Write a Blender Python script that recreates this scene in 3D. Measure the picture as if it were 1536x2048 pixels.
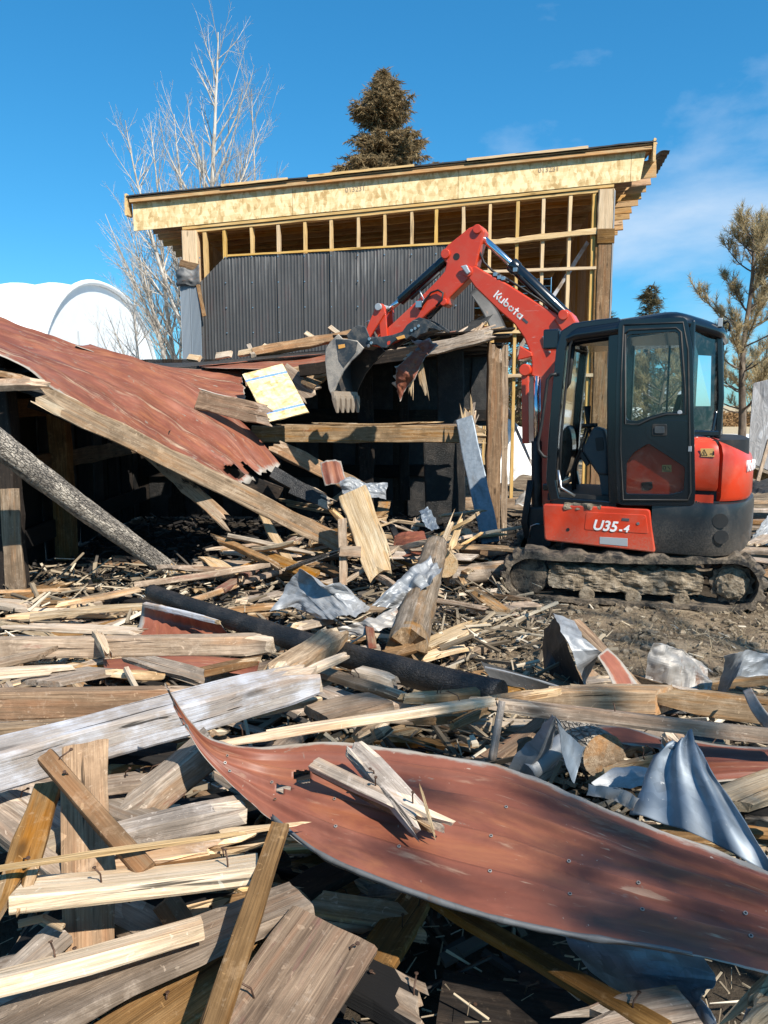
import bpy, bmesh, math, random
import numpy as np
from mathutils import Vector, Matrix, noise as mnoise
rnd = random.Random(11)
for o in list(bpy.data.objects): bpy.data.objects.remove(o)
C = bpy.context.scene.collection
S = bpy.context.scene
PI = math.pi

# ------------------------------------------------------------------ camera
CAMH, FPX, CX, CY, YH = 1.65, 1540.0, 768.0, 1024.0, 810.0
PITCH = math.atan((CY-YH)/FPX)
cam = bpy.data.cameras.new('camera'); camo = bpy.data.objects.new('camera', cam); C.objects.link(camo)
camo.location = (0, 0, CAMH); camo.rotation_euler = (PI/2-PITCH, 0, 0)
cam.sensor_fit = 'VERTICAL'; cam.sensor_height = 24; cam.lens = 24*FPX/2048
cam.clip_start = 0.05; cam.clip_end = 3000
S.camera = camo

# ------------------------------------------------------------------ light
SUN = Vector((0.40, -0.57, 0.72)).normalized()
SKY_STRENGTH, SUN_STRENGTH, EXPOSURE = 0.086, 5.0, 0.66
sl = bpy.data.lights.new('sun', 'SUN'); sl.energy = SUN_STRENGTH; sl.angle = math.radians(0.55); sl.color = (1.0, 0.95, 0.86)
so = bpy.data.objects.new('sun', sl); C.objects.link(so); so.location = (6, -8, 12)
so.rotation_euler = SUN.to_track_quat('Z', 'Y').to_euler()
W = bpy.data.worlds.new('World'); S.world = W; W.use_nodes = True
wt = W.node_tree; wt.nodes.clear()
def wn(t, **k):
    n = wt.nodes.new(t)
    for a, b in k.items(): setattr(n, a, b)
    return n
sky = wn('ShaderNodeTexSky', sky_type='NISHITA', sun_disc=False)
sky.sun_elevation = math.asin(SUN.z); sky.sun_rotation = math.atan2(SUN.x, SUN.y)
sky.altitude = 100; sky.air_density = 1.0; sky.dust_density = 0.25; sky.ozone_density = 3.0
hs = wn('ShaderNodeHueSaturation'); hs.inputs['Saturation'].default_value = 1.28; hs.inputs['Value'].default_value = 1.35; hs.inputs['Hue'].default_value = 0.487
wt.links.new(sky.outputs[0], hs.inputs['Color'])
gm = wn('ShaderNodeGamma'); gm.inputs[1].default_value = 0.75; wt.links.new(hs.outputs[0], gm.inputs[0])
tint = wn('ShaderNodeMix', data_type='RGBA', blend_type='MULTIPLY'); tint.inputs[0].default_value = 1.0; tint.inputs[7].default_value = (0.47, 1.08, 1.45, 1)
wt.links.new(gm.outputs[0], tint.inputs[6])
tc = wn('ShaderNodeTexCoord'); mp = wn('ShaderNodeMapping'); mp.inputs['Scale'].default_value = (2.0, 2.0, 4.5); mp.inputs['Location'].default_value = (12.21, 3.12, 0.72)
wt.links.new(tc.outputs['Generated'], mp.inputs['Vector'])
nz = wn('ShaderNodeTexNoise'); nz.inputs['Scale'].default_value = 1.1; nz.inputs['Detail'].default_value = 9; nz.inputs['Roughness'].default_value = 0.55; nz.inputs['Distortion'].default_value = 0.25
wt.links.new(mp.outputs[0], nz.inputs['Vector'])
cr = wn('ShaderNodeValToRGB'); cr.color_ramp.elements[0].position = 0.525; cr.color_ramp.elements[1].position = 0.74
cr.color_ramp.elements[1].color = (0.75, 0.75, 0.75, 1)
wt.links.new(nz.outputs[0], cr.inputs[0])
mx = wn('ShaderNodeMix', data_type='RGBA'); mx.inputs[7].default_value = (5.4, 6.4, 7.6, 1)
wt.links.new(cr.outputs[0], mx.inputs[0]); wt.links.new(tint.outputs[2], mx.inputs[6])
bg = wn('ShaderNodeBackground'); bg.inputs[1].default_value = SKY_STRENGTH
wt.links.new(mx.outputs[2], bg.inputs[0])
wo = wn('ShaderNodeOutputWorld'); wt.links.new(bg.outputs[0], wo.inputs[0])
S.view_settings.view_transform = 'Standard'; S.view_settings.look = 'None'
S.view_settings.exposure = EXPOSURE; S.view_settings.gamma = 1; S.view_settings.use_curve_mapping = False
S.render.engine = 'CYCLES'
S.cycles.max_bounces = 6; S.cycles.diffuse_bounces = 4; S.cycles.transparent_max_bounces = 12
S.cycles.use_denoising = True

# ------------------------------------------------------------------ measuring: points read off the photograph at a known distance or height
def ray(px, py):
    a = (px-CX)/FPX; b = -(py-CY)/FPX
    s, c = math.sin(PITCH), math.cos(PITCH)
    return Vector((a, b*s+c, b*c-s))
EYE = Vector((0, 0, CAMH))
def P(px, py, Y):
    d = ray(px, py); return EYE+d*(Y/d.y)
def G(px, py, z):
    d = ray(px, py); return EYE+d*((z-CAMH)/d.z)

# ------------------------------------------------------------------ object helpers
MW = {}
def world_of(o): return MW[o.name] if o is not None else Matrix()
def tag(o, label=None, cat=None, group=None, kind=None):
    if label: o['label'] = label
    if cat: o['category'] = cat
    if group: o['group'] = group
    if kind: o['kind'] = kind
    return o
def empty(name, loc, rz=0):
    o = bpy.data.objects.new(name, None); C.objects.link(o)
    o.empty_display_size = 0.2
    o.location = loc; o.rotation_euler = (0, 0, rz)
    MW[o.name] = Matrix.Translation(loc) @ Matrix.Rotation(rz, 4, 'Z')
    return o
def link(name, me, M=None, parent=None, mats=()):
    o = bpy.data.objects.new(name, me); C.objects.link(o)
    for m in mats:
        me.materials.append(m)
    M = M if M is not None else Matrix()
    if parent is not None:
        o.parent = parent; L = world_of(parent).inverted() @ M
    else: L = M
    o.matrix_basis = L; MW[o.name] = M
    return o
class MB:
    def __init__(s): s.v = []; s.f = []; s.m = []; s.sm = []
    def add(s, vs, fs, mi=0, smooth=False):
        n = len(s.v); s.v += [tuple(v) for v in vs]
        for f in fs: s.f.append(tuple(i+n for i in f)); s.m.append(mi); s.sm.append(smooth)
    def box(s, lo, hi, mi=0, M=None):
        x0, y0, z0 = lo; x1, y1, z1 = hi
        vs = [Vector(v) for v in ((x0,y0,z0),(x1,y0,z0),(x1,y1,z0),(x0,y1,z0),(x0,y0,z1),(x1,y0,z1),(x1,y1,z1),(x0,y1,z1))]
        if M is not None: vs = [M @ v for v in vs]
        s.add(vs, [(3,2,1,0),(4,5,6,7),(0,1,5,4),(1,2,6,5),(2,3,7,6),(3,0,4,7)], mi)
    def tube(s, pts, rad, n=8, mi=0, smooth=True, cap=True):
        pts = [Vector(p) for p in pts]
        if not hasattr(rad, '__len__'): rad = [rad]*len(pts)
        vs = []; fs = []
        t = (pts[1]-pts[0]).normalized(); a = t.orthogonal().normalized()
        for i, p in enumerate(pts):
            t = (pts[min(i+1, len(pts)-1)]-pts[max(i-1, 0)])
            t = t.normalized() if t.length > 1e-9 else Vector((0,0,1))
            a = (a-t*a.dot(t)); a = a.normalized() if a.length > 1e-6 else t.orthogonal().normalized()
            b = t.cross(a)
            for k in range(n):
                an = 2*PI*k/n; vs.append(p+(a*math.cos(an)+b*math.sin(an))*rad[i])
        for i in range(len(pts)-1):
            for k in range(n): fs.append((i*n+k, i*n+(k+1)%n, (i+1)*n+(k+1)%n, (i+1)*n+k))
        s.add(vs, fs, mi, smooth)
        if cap:
            m = len(s.v)-len(vs); L = (len(pts)-1)*n
            s.f.append(tuple(m+k for k in range(n))[::-1]); s.m.append(mi); s.sm.append(False)
            s.f.append(tuple(m+L+k for k in range(n))); s.m.append(mi); s.sm.append(False)
    def cyl(s, p, q, r, n=16, mi=0): s.tube([p, q], r, n, mi)
    def prism(s, poly, y0, y1, mi=0):                       # outline in x,z pushed out along y
        n = len(poly); vs = [(x, y0, z) for x, z in poly]+[(x, y1, z) for x, z in poly]
        fs = [tuple(range(n)), tuple(range(2*n-1, n-1, -1))]+[(i, n+i, n+(i+1)%n, (i+1)%n) for i in range(n)]
        s.add(vs, fs, mi)
    def loft(s, rings, mi=0, smooth=True, capb=True, capt=True):
        n = len(rings[0]); vs = [p for r in rings for p in r]; fs = []
        for i in range(len(rings)-1):
            for k in range(n): fs.append((i*n+k, i*n+(k+1)%n, (i+1)*n+(k+1)%n, (i+1)*n+k))
        s.add(vs, fs, mi, smooth); m = len(s.v)-len(vs)
        if capb: s.f.append(tuple(m+k for k in range(n))[::-1]); s.m.append(mi); s.sm.append(False)
        if capt: s.f.append(tuple(m+len(vs)-n+k for k in range(n))); s.m.append(mi); s.sm.append(False)
    def mesh(s, name):
        me = bpy.data.meshes.new(name); me.from_pydata(s.v, [], s.f)
        me.polygons.foreach_set('material_index', s.m); me.polygons.foreach_set('use_smooth', s.sm)
        me.update(); return me
    def build(s, name, mats, parent=None, M=None, bevel=0, fix=True, seg=2):
        me = s.mesh(name)
        if fix:
            bm = bmesh.new(); bm.from_mesh(me); bmesh.ops.recalc_face_normals(bm, faces=bm.faces); bm.to_mesh(me); bm.free()
        M = M if M is not None else world_of(parent)
        o = link(name, me, M, parent, mats if isinstance(mats, (list, tuple)) else [mats])
        if bevel:
            b = o.modifiers.new('bevel', 'BEVEL'); b.width = bevel; b.segments = seg; b.limit_method = 'ANGLE'; b.angle_limit = math.radians(35)
        return o
def fbm(v, sc=1.0, oct=3):
    t = 0; a = 1.0; x = Vector(v)*sc
    for i in range(oct): t += a*mnoise.noise(x); x = x*2.03+Vector((3.1, 1.7, 9.2)); a *= 0.5
    return t

# ------------------------------------------------------------------ node helpers
class NT:
    def __init__(s, name):
        s.mat = bpy.data.materials.new(name); s.mat.use_nodes = True; s.t = s.mat.node_tree; s.t.nodes.clear()
        s.out = s.t.nodes.new('ShaderNodeOutputMaterial')
    def n(s, typ, ins=None, **props):
        nd = s.t.nodes.new('ShaderNode'+typ)
        for a, b in props.items(): setattr(nd, a, b)
        for k, v in (ins or {}).items():
            if isinstance(v, bpy.types.NodeSocket): s.t.links.new(v, nd.inputs[k])
            else: nd.inputs[k].default_value = v
        return nd
    def math(s, op, a, b=0.0, c=0.0, clamp=False):
        nd = s.n('Math', {0: a, 1: b, 2: c}, operation=op); nd.use_clamp = clamp; return nd.outputs[0]
    def ramp(s, fac, els, interp='LINEAR'):
        nd = s.n('ValToRGB', {0: fac}); r = nd.color_ramp; r.interpolation = interp
        while len(r.elements) < len(els): r.elements.new(0.5)
        for e, (p, c) in zip(r.elements, els):
            e.position = p; e.color = (c, c, c, 1) if not hasattr(c, '__len__') else tuple(c)[:3]+(1,)
        return nd.outputs[0]
    def mix(s, fac, a, b, blend='MIX'):
        nd = s.n('Mix', data_type='RGBA', blend_type=blend)
        for k, v in ((0, fac), (6, a), (7, b)):
            if isinstance(v, bpy.types.NodeSocket): s.t.links.new(v, nd.inputs[k])
            else: nd.inputs[k].default_value = v if k == 0 else (tuple(v)[:3]+(1,) if hasattr(v, '__len__') else (v, v, v, 1))
        return nd.outputs[2]
    def noise(s, vec, scale, detail=4, rough=0.55, dist=0.0):
        return s.n('TexNoise', {'Vector': vec, 'Scale': scale, 'Detail': detail, 'Roughness': rough, 'Distortion': dist}).outputs[0]
    def map(s, vec, scale=(1,1,1), loc=(0,0,0), rot=(0,0,0)):
        return s.n('Mapping', {'Vector': vec, 'Scale': scale, 'Location': loc, 'Rotation': rot}).outputs[0]
    def bump(s, h, strength=0.5, dist=0.01, normal=None):
        d = {'Height': h, 'Strength': strength, 'Distance': dist}
        if normal is not None: d['Normal'] = normal
        return s.n('Bump', d).outputs[0]
    def bsdf(s, **k):
        names = dict(col='Base Color', rough='Roughness', metal='Metallic', normal='Normal', coat='Coat Weight', spec='Specular IOR Level', coat_rough='Coat Roughness', alpha='Alpha', sheen='Sheen Weight', trans='Subsurface Weight')
        b = s.n('BsdfPrincipled')
        for a, v in k.items():
            i = b.inputs[names[a]]
            if isinstance(v, bpy.types.NodeSocket): s.t.links.new(v, i)
            elif a == 'col': i.default_value = tuple(v)[:3]+(1,)
            else: i.default_value = v
        s.t.links.new(b.outputs[0], s.out.inputs[0]); return s.mat
    def co(s): return s.n('TexCoord').outputs['Object']
    def rand(s): return s.n('ObjectInfo').outputs['Random']
    def objvec(s):                                            # object coordinates shifted per object, so that no two boards share a grain
        r = s.rand(); sh = s.n('CombineXYZ', {0: s.math('MULTIPLY', r, 37.0), 1: s.math('MULTIPLY', r, 91.0), 2: s.math('MULTIPLY', r, 53.0)}).outputs[0]
        return s.n('VectorMath', {0: s.co(), 1: sh}, operation='ADD').outputs[0]

def wood(name, dark, mid, light, alt, alt_amt=0.5, dirt=0.6, char=0.0, bump=0.6, rough=0.85, var=0.68, axis='X', knots=True, paint=None, fine=1.0, sat=0.78, stain=0.55):
    t = NT(name); v = t.objvec(); r = t.rand()
    sc = {'X': lambda a, b: (a, b, b), 'Z': lambda a, b: (b, b, a), 'Y': lambda a, b: (b, a, b)}[axis]
    g = t.noise(t.map(v, sc(1.1, 26*fine)), 2.2, 8, 0.68, 0.5)
    fib = t.noise(t.map(v, sc(2.5, 120*fine)), 2.0, 3, 0.6)
    br = t.noise(t.map(v, sc(0.7, 4.0)), 1.7, 4, 0.6, 0.4)
    col = t.ramp(g, [(0.30, dark), (0.47, mid), (0.66, light)])
    col = t.mix(t.math('MULTIPLY', t.ramp(br, [(0.38, 0.0), (0.62, 1.0)]), alt_amt), col, alt)
    col = t.mix(0.55, col, t.ramp(fib, [(0.32, 0.30), (0.62, 1.0)]), 'MULTIPLY')
    h = t.math('ADD', g, t.math('MULTIPLY', fib, 0.5))
    if stain:                                                        # long orange and dark weather streaks, different on every board
        s1 = t.ramp(t.noise(t.map(v, sc(0.55, 9.0), (11, 3, 8)), 1.6, 5, 0.6, 0.9), [(0.50, 0.0), (0.66, 1.0)])
        col = t.mix(t.math('MULTIPLY', s1, stain), col, (mid[0]*1.05, mid[1]*0.72, mid[2]*0.42))
        s2 = t.ramp(t.noise(t.map(v, sc(0.8, 11.0), (2, 13, 5)), 1.5, 6, 0.65, 0.8), [(0.55, 0.0), (0.72, 1.0)])
        col = t.mix(t.math('MULTIPLY', s2, stain*1.1), col, tuple(x*0.55 for x in dark))
        s3 = t.ramp(t.noise(t.map(v, sc(1.1, 3.0), (21, 1, 3)), 2.4, 6, 0.62, 0.6), [(0.56, 0.0), (0.70, 1.0)])
        col = t.mix(t.math('MULTIPLY', s3, stain*0.8), col, tuple(min(0.7, x*1.15) for x in light))
    if stain >= 0.5 and paint is None:                               # old barn red that has not quite worn off
        s5 = t.ramp(t.noise(t.map(v, sc(1.2, 6.0), (41, 13, 5)), 2.0, 7, 0.72, 0.5), [(0.60, 0.0), (0.66, 0.55)])
        s5 = t.math('MULTIPLY', s5, t.math('GREATER_THAN', t.math('FRACT', t.math('MULTIPLY', r, 41.3)), 0.55))
        col = t.mix(s5, col, (0.20, 0.062, 0.042))
    if paint is not None:
        pm = t.math('ADD', t.math('MULTIPLY', g, 0.5), t.math('MULTIPLY', t.noise(v, 5.0, 6, 0.65), 0.8))
        pm = t.ramp(pm, [(0.55, 1.0), (0.70, 0.12)])
        col = t.mix(pm, col, paint)
    if knots:
        vo = t.n('TexVoronoi', {'Vector': t.map(v, sc(2.6, 9.0)), 'Scale': 1.0, 'Randomness': 1.0}).outputs['Distance']
        kn = t.ramp(vo, [(0.07, 1.0), (0.15, 0.0)])
        col = t.mix(t.math('MULTIPLY', kn, 0.75), col, tuple(c*0.45 for c in dark))
    crk = t.ramp(t.noise(t.map(v, sc(0.9, 34*fine), (5, 5, 5)), 1.5, 3, 0.5, 0.3), [(0.29, 0.12), (0.335, 1.0)])
    col = t.mix(1.0, col, crk, 'MULTIPLY')
    if dirt:
        d = t.ramp(t.noise(v, 4.5, 7, 0.68, 0.4), [(0.46, 0.0), (0.66, 1.0)])
        col = t.mix(t.math('MULTIPLY', d, dirt), col, tuple(c*0.42 for c in mid))
        d3 = t.ramp(t.noise(t.map(v, (1, 1, 1), (31, 7, 2)), 8.0, 8, 0.78, 0.3), [(0.56, 0.0), (0.66, 1.0)])
        col = t.mix(t.math('MULTIPLY', d3, dirt*0.6), col, tuple(min(0.6, c*0.9+0.05) for c in light))
        d4 = t.ramp(t.noise(t.map(v, (6, 6, 6), (3, 17, 2), (0.3, 0.2, 0.9)), 3.0, 2, 0.5, 2.5), [(0.685, 0.0), (0.70, 1.0)])
        col = t.mix(t.math('MULTIPLY', d4, dirt*0.6), col, tuple(min(0.7, c*1.2) for c in light))
        d2 = t.ramp(t.noise(v, 34.0, 5, 0.7), [(0.60, 0.0), (0.70, 1.0)])
        col = t.mix(t.math('MULTIPLY', d2, dirt*0.7), col, (0.40, 0.31, 0.21))
    if char:
        cm = t.noise(t.map(v, sc(1.0, 1.6), (9, 2, 4)), 3.0, 6, 0.6, 0.5)
        cm = t.math('ADD', cm, t.math('MULTIPLY', t.math('SUBTRACT', t.math('FRACT', t.math('MULTIPLY', r, 7.31)), 0.5), 0.35))
        col = t.mix(t.ramp(cm, [(0.62-char*0.3, 0.0), (0.68-char*0.3, 1.0)]), col, (0.012, 0.011, 0.010))
    f2 = t.math('FRACT', t.math('MULTIPLY', r, 13.7)); f3 = t.math('FRACT', t.math('MULTIPLY', r, 29.3))
    hsn = t.n('HueSaturation', {'Color': col, 'Value': t.math('ADD', t.math('MULTIPLY', f2, var), 1.0-var*0.52), 'Saturation': t.math('ADD', t.math('MULTIPLY', f3, 0.5), sat)})
    hsn = t.n('Mix', {6: hsn.outputs[0], 7: (1.03, 0.965, 0.96, 1), 0: 1.0}, data_type='RGBA', blend_type='MULTIPLY')
    hh = t.math('MULTIPLY', h, crk)
    return t.bsdf(col=hsn.outputs[2], rough=rough, spec=0.25, normal=t.bump(hh, bump, 0.006))

M = {}
M['wood_grey'] = wood('weathered_grey_wood', (0.10,0.08,0.06), (0.335,0.285,0.222), (0.55,0.49,0.405), (0.29,0.235,0.17), 0.5, 0.7)
M['wood_tan'] = wood('weathered_tan_wood', (0.12,0.08,0.045), (0.38,0.28,0.178), (0.56,0.45,0.315), (0.28,0.22,0.155), 0.55, 0.75)
M['wood_pale'] = wood('pale_dry_wood', (0.28,0.21,0.13), (0.58,0.485,0.345), (0.70,0.62,0.48), (0.50,0.37,0.22), 0.45, 0.35, stain=0.4)
M['wood_brown'] = wood('brown_old_wood', (0.075,0.042,0.02), (0.245,0.15,0.072), (0.40,0.27,0.145), (0.185,0.125,0.07), 0.6, 0.65)
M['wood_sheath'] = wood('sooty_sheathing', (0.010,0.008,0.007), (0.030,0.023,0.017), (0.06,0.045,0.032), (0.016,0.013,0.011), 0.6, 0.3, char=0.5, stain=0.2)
M['wood_charpatch'] = wood('wood_with_char', (0.14,0.10,0.06), (0.37,0.295,0.20), (0.54,0.45,0.325), (0.24,0.18,0.11), 0.5, 0.6, char=0.65)
M['wood_fresh'] = wood('fresh_broken_wood', (0.42,0.285,0.15), (0.64,0.49,0.30), (0.76,0.63,0.44), (0.55,0.39,0.21), 0.4, 0.2, bump=0.8, knots=False, stain=0.3, sat=0.72)
M['lumber'] = wood('new_framing_lumber', (0.52,0.36,0.18), (0.70,0.52,0.28), (0.77,0.62,0.38), (0.64,0.45,0.22), 0.35, 0.0, bump=0.15, rough=0.7, var=0.18, axis='Z', sat=0.85, stain=0.12)
M['lumber_x'] = wood('new_framing_lumber_long', (0.52,0.36,0.18), (0.70,0.52,0.28), (0.77,0.62,0.38), (0.64,0.45,0.22), 0.35, 0.0, bump=0.15, rough=0.7, var=0.18, sat=0.85, stain=0.12)
M['roof_lumber'] = wood('roof_purlin_lumber', (0.36,0.21,0.09), (0.62,0.42,0.21), (0.72,0.52,0.28), (0.48,0.29,0.13), 0.5, 0.3, bump=0.2, var=0.35)
M['lumber_old'] = wood('orange_barn_board', (0.24,0.13,0.05), (0.48,0.29,0.13), (0.60,0.40,0.20), (0.34,0.20,0.09), 0.6, 0.3, axis='Z', var=0.3)
M['post_old'] = wood('brown_corner_post', (0.09,0.055,0.03), (0.24,0.155,0.085), (0.42,0.30,0.18), (0.16,0.12,0.08), 0.6, 0.6)
M['wood_white'] = wood('white_painted_wood', (0.17,0.14,0.11), (0.34,0.29,0.23), (0.48,0.43,0.35), (0.30,0.25,0.19), 0.4, 0.25, paint=(0.53,0.57,0.61), var=0.1)
M['wood_redpaint'] = wood('wood_with_red_paint', (0.15,0.10,0.06), (0.34,0.25,0.16), (0.48,0.38,0.26), (0.24,0.19,0.13), 0.5, 0.4, paint=(0.23,0.065,0.04))

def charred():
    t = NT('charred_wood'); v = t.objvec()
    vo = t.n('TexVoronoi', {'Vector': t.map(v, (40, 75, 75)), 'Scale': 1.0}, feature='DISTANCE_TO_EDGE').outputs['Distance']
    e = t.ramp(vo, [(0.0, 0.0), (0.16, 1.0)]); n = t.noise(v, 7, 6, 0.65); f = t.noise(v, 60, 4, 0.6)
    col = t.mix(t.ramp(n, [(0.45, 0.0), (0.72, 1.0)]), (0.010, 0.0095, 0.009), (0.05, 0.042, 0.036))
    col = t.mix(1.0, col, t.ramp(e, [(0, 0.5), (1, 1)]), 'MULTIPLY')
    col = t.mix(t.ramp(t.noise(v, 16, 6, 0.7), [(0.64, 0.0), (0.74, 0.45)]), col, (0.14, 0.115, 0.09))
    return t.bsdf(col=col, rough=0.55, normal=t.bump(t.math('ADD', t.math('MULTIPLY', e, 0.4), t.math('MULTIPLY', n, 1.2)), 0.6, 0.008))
M['char'] = charred()
def bark_log():
    t = NT('scorched_bark'); v = t.objvec()
    vo = t.n('TexVoronoi', {'Vector': t.map(v, (18, 60, 60)), 'Scale': 1.0}, feature='DISTANCE_TO_EDGE').outputs['Distance']
    e = t.ramp(vo, [(0.0, 0.0), (0.14, 1.0)]); n = t.noise(t.map(v, (1.5, 4, 4)), 3, 6, 0.65, 0.5); f = t.noise(v, 50, 5, 0.65)
    col = t.mix(t.ramp(n, [(0.42, 0.0), (0.56, 1.0)]), (0.20, 0.172, 0.143), (0.52, 0.45, 0.365))
    col = t.mix(1.0, col, t.ramp(e, [(0, 0.55), (1, 1)]), 'MULTIPLY')
    col = t.mix(0.7, col, t.ramp(f, [(0.35, 0.35), (0.62, 1.25)]), 'MULTIPLY')
    return t.bsdf(col=col, rough=0.8, normal=t.bump(t.math('ADD', e, f), 0.9, 0.015))
M['bark_log'] = bark_log()
def osb(name='osb_board', sc=1.0, stripes=False, lift=1.0):
    t = NT(name); v = t.co()
    cols = []
    fac = None
    for i, (rz, s) in enumerate(((0.3, 26), (1.2, 22), (2.2, 30))):
        m = t.map(v, (s*sc*0.35, s*sc*1.2, s*sc*1.2) if i % 2 else (s*sc*1.0, s*sc*0.5, s*sc*0.5), (i*3, i*7, i), (0.4*i, rz*0.6, rz))
        vo = t.n('TexVoronoi', {'Vector': m, 'Scale': 1.0})
        x = t.n('SeparateColor', {0: vo.outputs['Color']}).outputs[i]
        fac = x if fac is None else t.math('ADD', t.math('MULTIPLY', fac, 0.55), t.math('MULTIPLY', x, 0.45))
    col = t.ramp(fac, [(0.12, (0.44*lift, 0.28*lift, 0.11*lift)), (0.4, (0.64*lift, 0.46*lift, 0.22*lift)), (0.75, (0.78*lift, 0.62*lift, 0.36*lift))])
    gr = t.noise(t.map(v, (3, 60, 60)), 2, 3)
    col = t.mix(0.25, col, t.ramp(gr, [(0.3, 0.55), (0.6, 1.0)]), 'MULTIPLY')
    if stripes:
        y = t.n('SeparateXYZ', {0: v}).outputs[0]
        w = t.math('ADD', y, t.math('MULTIPLY', t.math('SUBTRACT', t.noise(v, 12, 3), 0.5), 0.01))
        s1 = t.math('COMPARE', w, -0.27, 0.017); s2 = t.math('COMPARE', w, 0.27, 0.017)
        col = t.mix(t.math('MULTIPLY', t.math('ADD', s1, s2), t.ramp(gr, [(0.25, 0.45), (0.5, 0.9)])), col, (0.06, 0.22, 0.52))
    return t.bsdf(col=col, rough=0.8, normal=t.bump(fac, 0.25, 0.003))
M['osb'] = osb('osb_rim_board', 0.7, lift=1.12); M['osb_scrap'] = osb('osb_scrap_board', 1.0, True)

def redpaint_sheet(name, wear):
    t = NT(name); uv = t.n('TexCoord').outputs['UV']
    r = t.rand(); v = t.n('VectorMath', {0: uv, 1: t.n('CombineXYZ', {0: t.math('MULTIPLY', r, 31.0), 1: t.math('MULTIPLY', r, 17.0)}).outputs[0]}, operation='ADD').outputs[0]
    n1 = t.noise(v, 2.2, 6, 0.6, 0.3); n2 = t.noise(t.map(v, (1.0, 7, 1)), 3.0, 6, 0.62, 0.8)
    col = t.ramp(n1, [(0.32, (0.160, 0.048, 0.028)), (0.55, (0.235, 0.078, 0.046)), (0.72, (0.30, 0.118, 0.074))])
    col = t.mix(0.45, col, t.ramp(n2, [(0.35, 0.62), (0.65, 1.15)]), 'MULTIPLY')
    # chalky wear, scratches, bare zinc, nail rust
    sc = t.ramp(t.noise(t.map(v, (1.6, 30, 1), (0,0,0), (0,0,0.03)), 3.0, 5, 0.6, 0.45), [(0.655-0.04*wear, 0.0), (0.70-0.04*wear, 1.0)])
    sc = t.math('MULTIPLY', sc, t.ramp(t.noise(v, 1.6, 3, 0.5), [(0.45-0.06*wear, 0.0), (0.62, 0.9)]))
    col = t.mix(sc, col, (0.47, 0.36, 0.25))
    sp = t.ramp(t.noise(v, 46, 3, 0.6), [(0.70, 0.0), (0.745, 0.85)])
    col = t.mix(sp, col, (0.50, 0.42, 0.33))
    pt = t.ramp(t.noise(t.map(v, (3.2, 6, 1)), 2.0, 7, 0.7, 0.4), [(0.66-0.05*wear, 0.0), (0.70-0.05*wear, 0.9)])
    col = t.mix(pt, col, (0.23, 0.20, 0.16))
    dk = t.ramp(t.noise(t.map(v, (1.2, 4, 1), (4,1,0)), 2.0, 8, 0.7, 0.8), [(0.48, 0.0), (0.72, 0.75)])
    col = t.mix(dk, col, (0.11, 0.04, 0.025))
    og = t.ramp(t.noise(t.map(v, (1.0, 5, 1), (14,7,0)), 1.8, 8, 0.7, 0.6), [(0.50, 0.0), (0.70, 0.8)])
    col = t.mix(og, col, (0.33, 0.125, 0.055))
    rbf = t.n('Attribute', attribute_name='rib').outputs['Fac']                  # the crests of the ribs are scuffed, their flanks are darker
    rw = t.math('MULTIPLY', rbf, t.ramp(t.noise(t.map(v, (1.1, 16, 1), (1, 6, 0)), 2.4, 7, 0.68, 0.35), [(0.60-0.10*wear, 0.0), (0.68-0.06*wear, 0.36+0.5*wear)]))
    col = t.mix(t.math('MULTIPLY', rbf, 0.42+0.25*wear), col, (0.09, 0.028, 0.018))
    col = t.mix(rw, col, (0.46, 0.34, 0.23))
    ed = t.n('Attribute', attribute_name='edge').outputs['Fac']
    em = t.ramp(t.math('ADD', ed, t.math('MULTIPLY', t.math('SUBTRACT', t.noise(t.map(v, (1.5,4,1)), 5, 8, 0.72), 0.5), 1.1)), [(0.60, 0.0), (0.82, 1.0)])
    wornc = t.mix(t.noise(v, 9, 5), (0.31, 0.235, 0.155), (0.29, 0.29, 0.285))
    col = t.mix(em, col, wornc)
    f2 = t.math('FRACT', t.math('MULTIPLY', r, 13.7))
    col = t.n('HueSaturation', {'Color': col, 'Value': t.math('ADD', t.math('MULTIPLY', f2, 0.25), 0.9)}).outputs[0]
    return t.bsdf(col=col, rough=t.math('ADD', 0.34, t.math('MULTIPLY', n2, 0.35)), spec=0.35, normal=t.bump(t.math('ADD', t.math('ADD', n2, t.math('MULTIPLY', t.noise(v, 9, 3, 0.5), 1.2)), t.math('MULTIPLY', sp, -1.0)), 0.22, 0.008))
M['red_sheet'] = redpaint_sheet('red_painted_roof_steel', 0.3); M['red_roof'] = redpaint_sheet('worn_red_roof_steel', 1.0)
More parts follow.
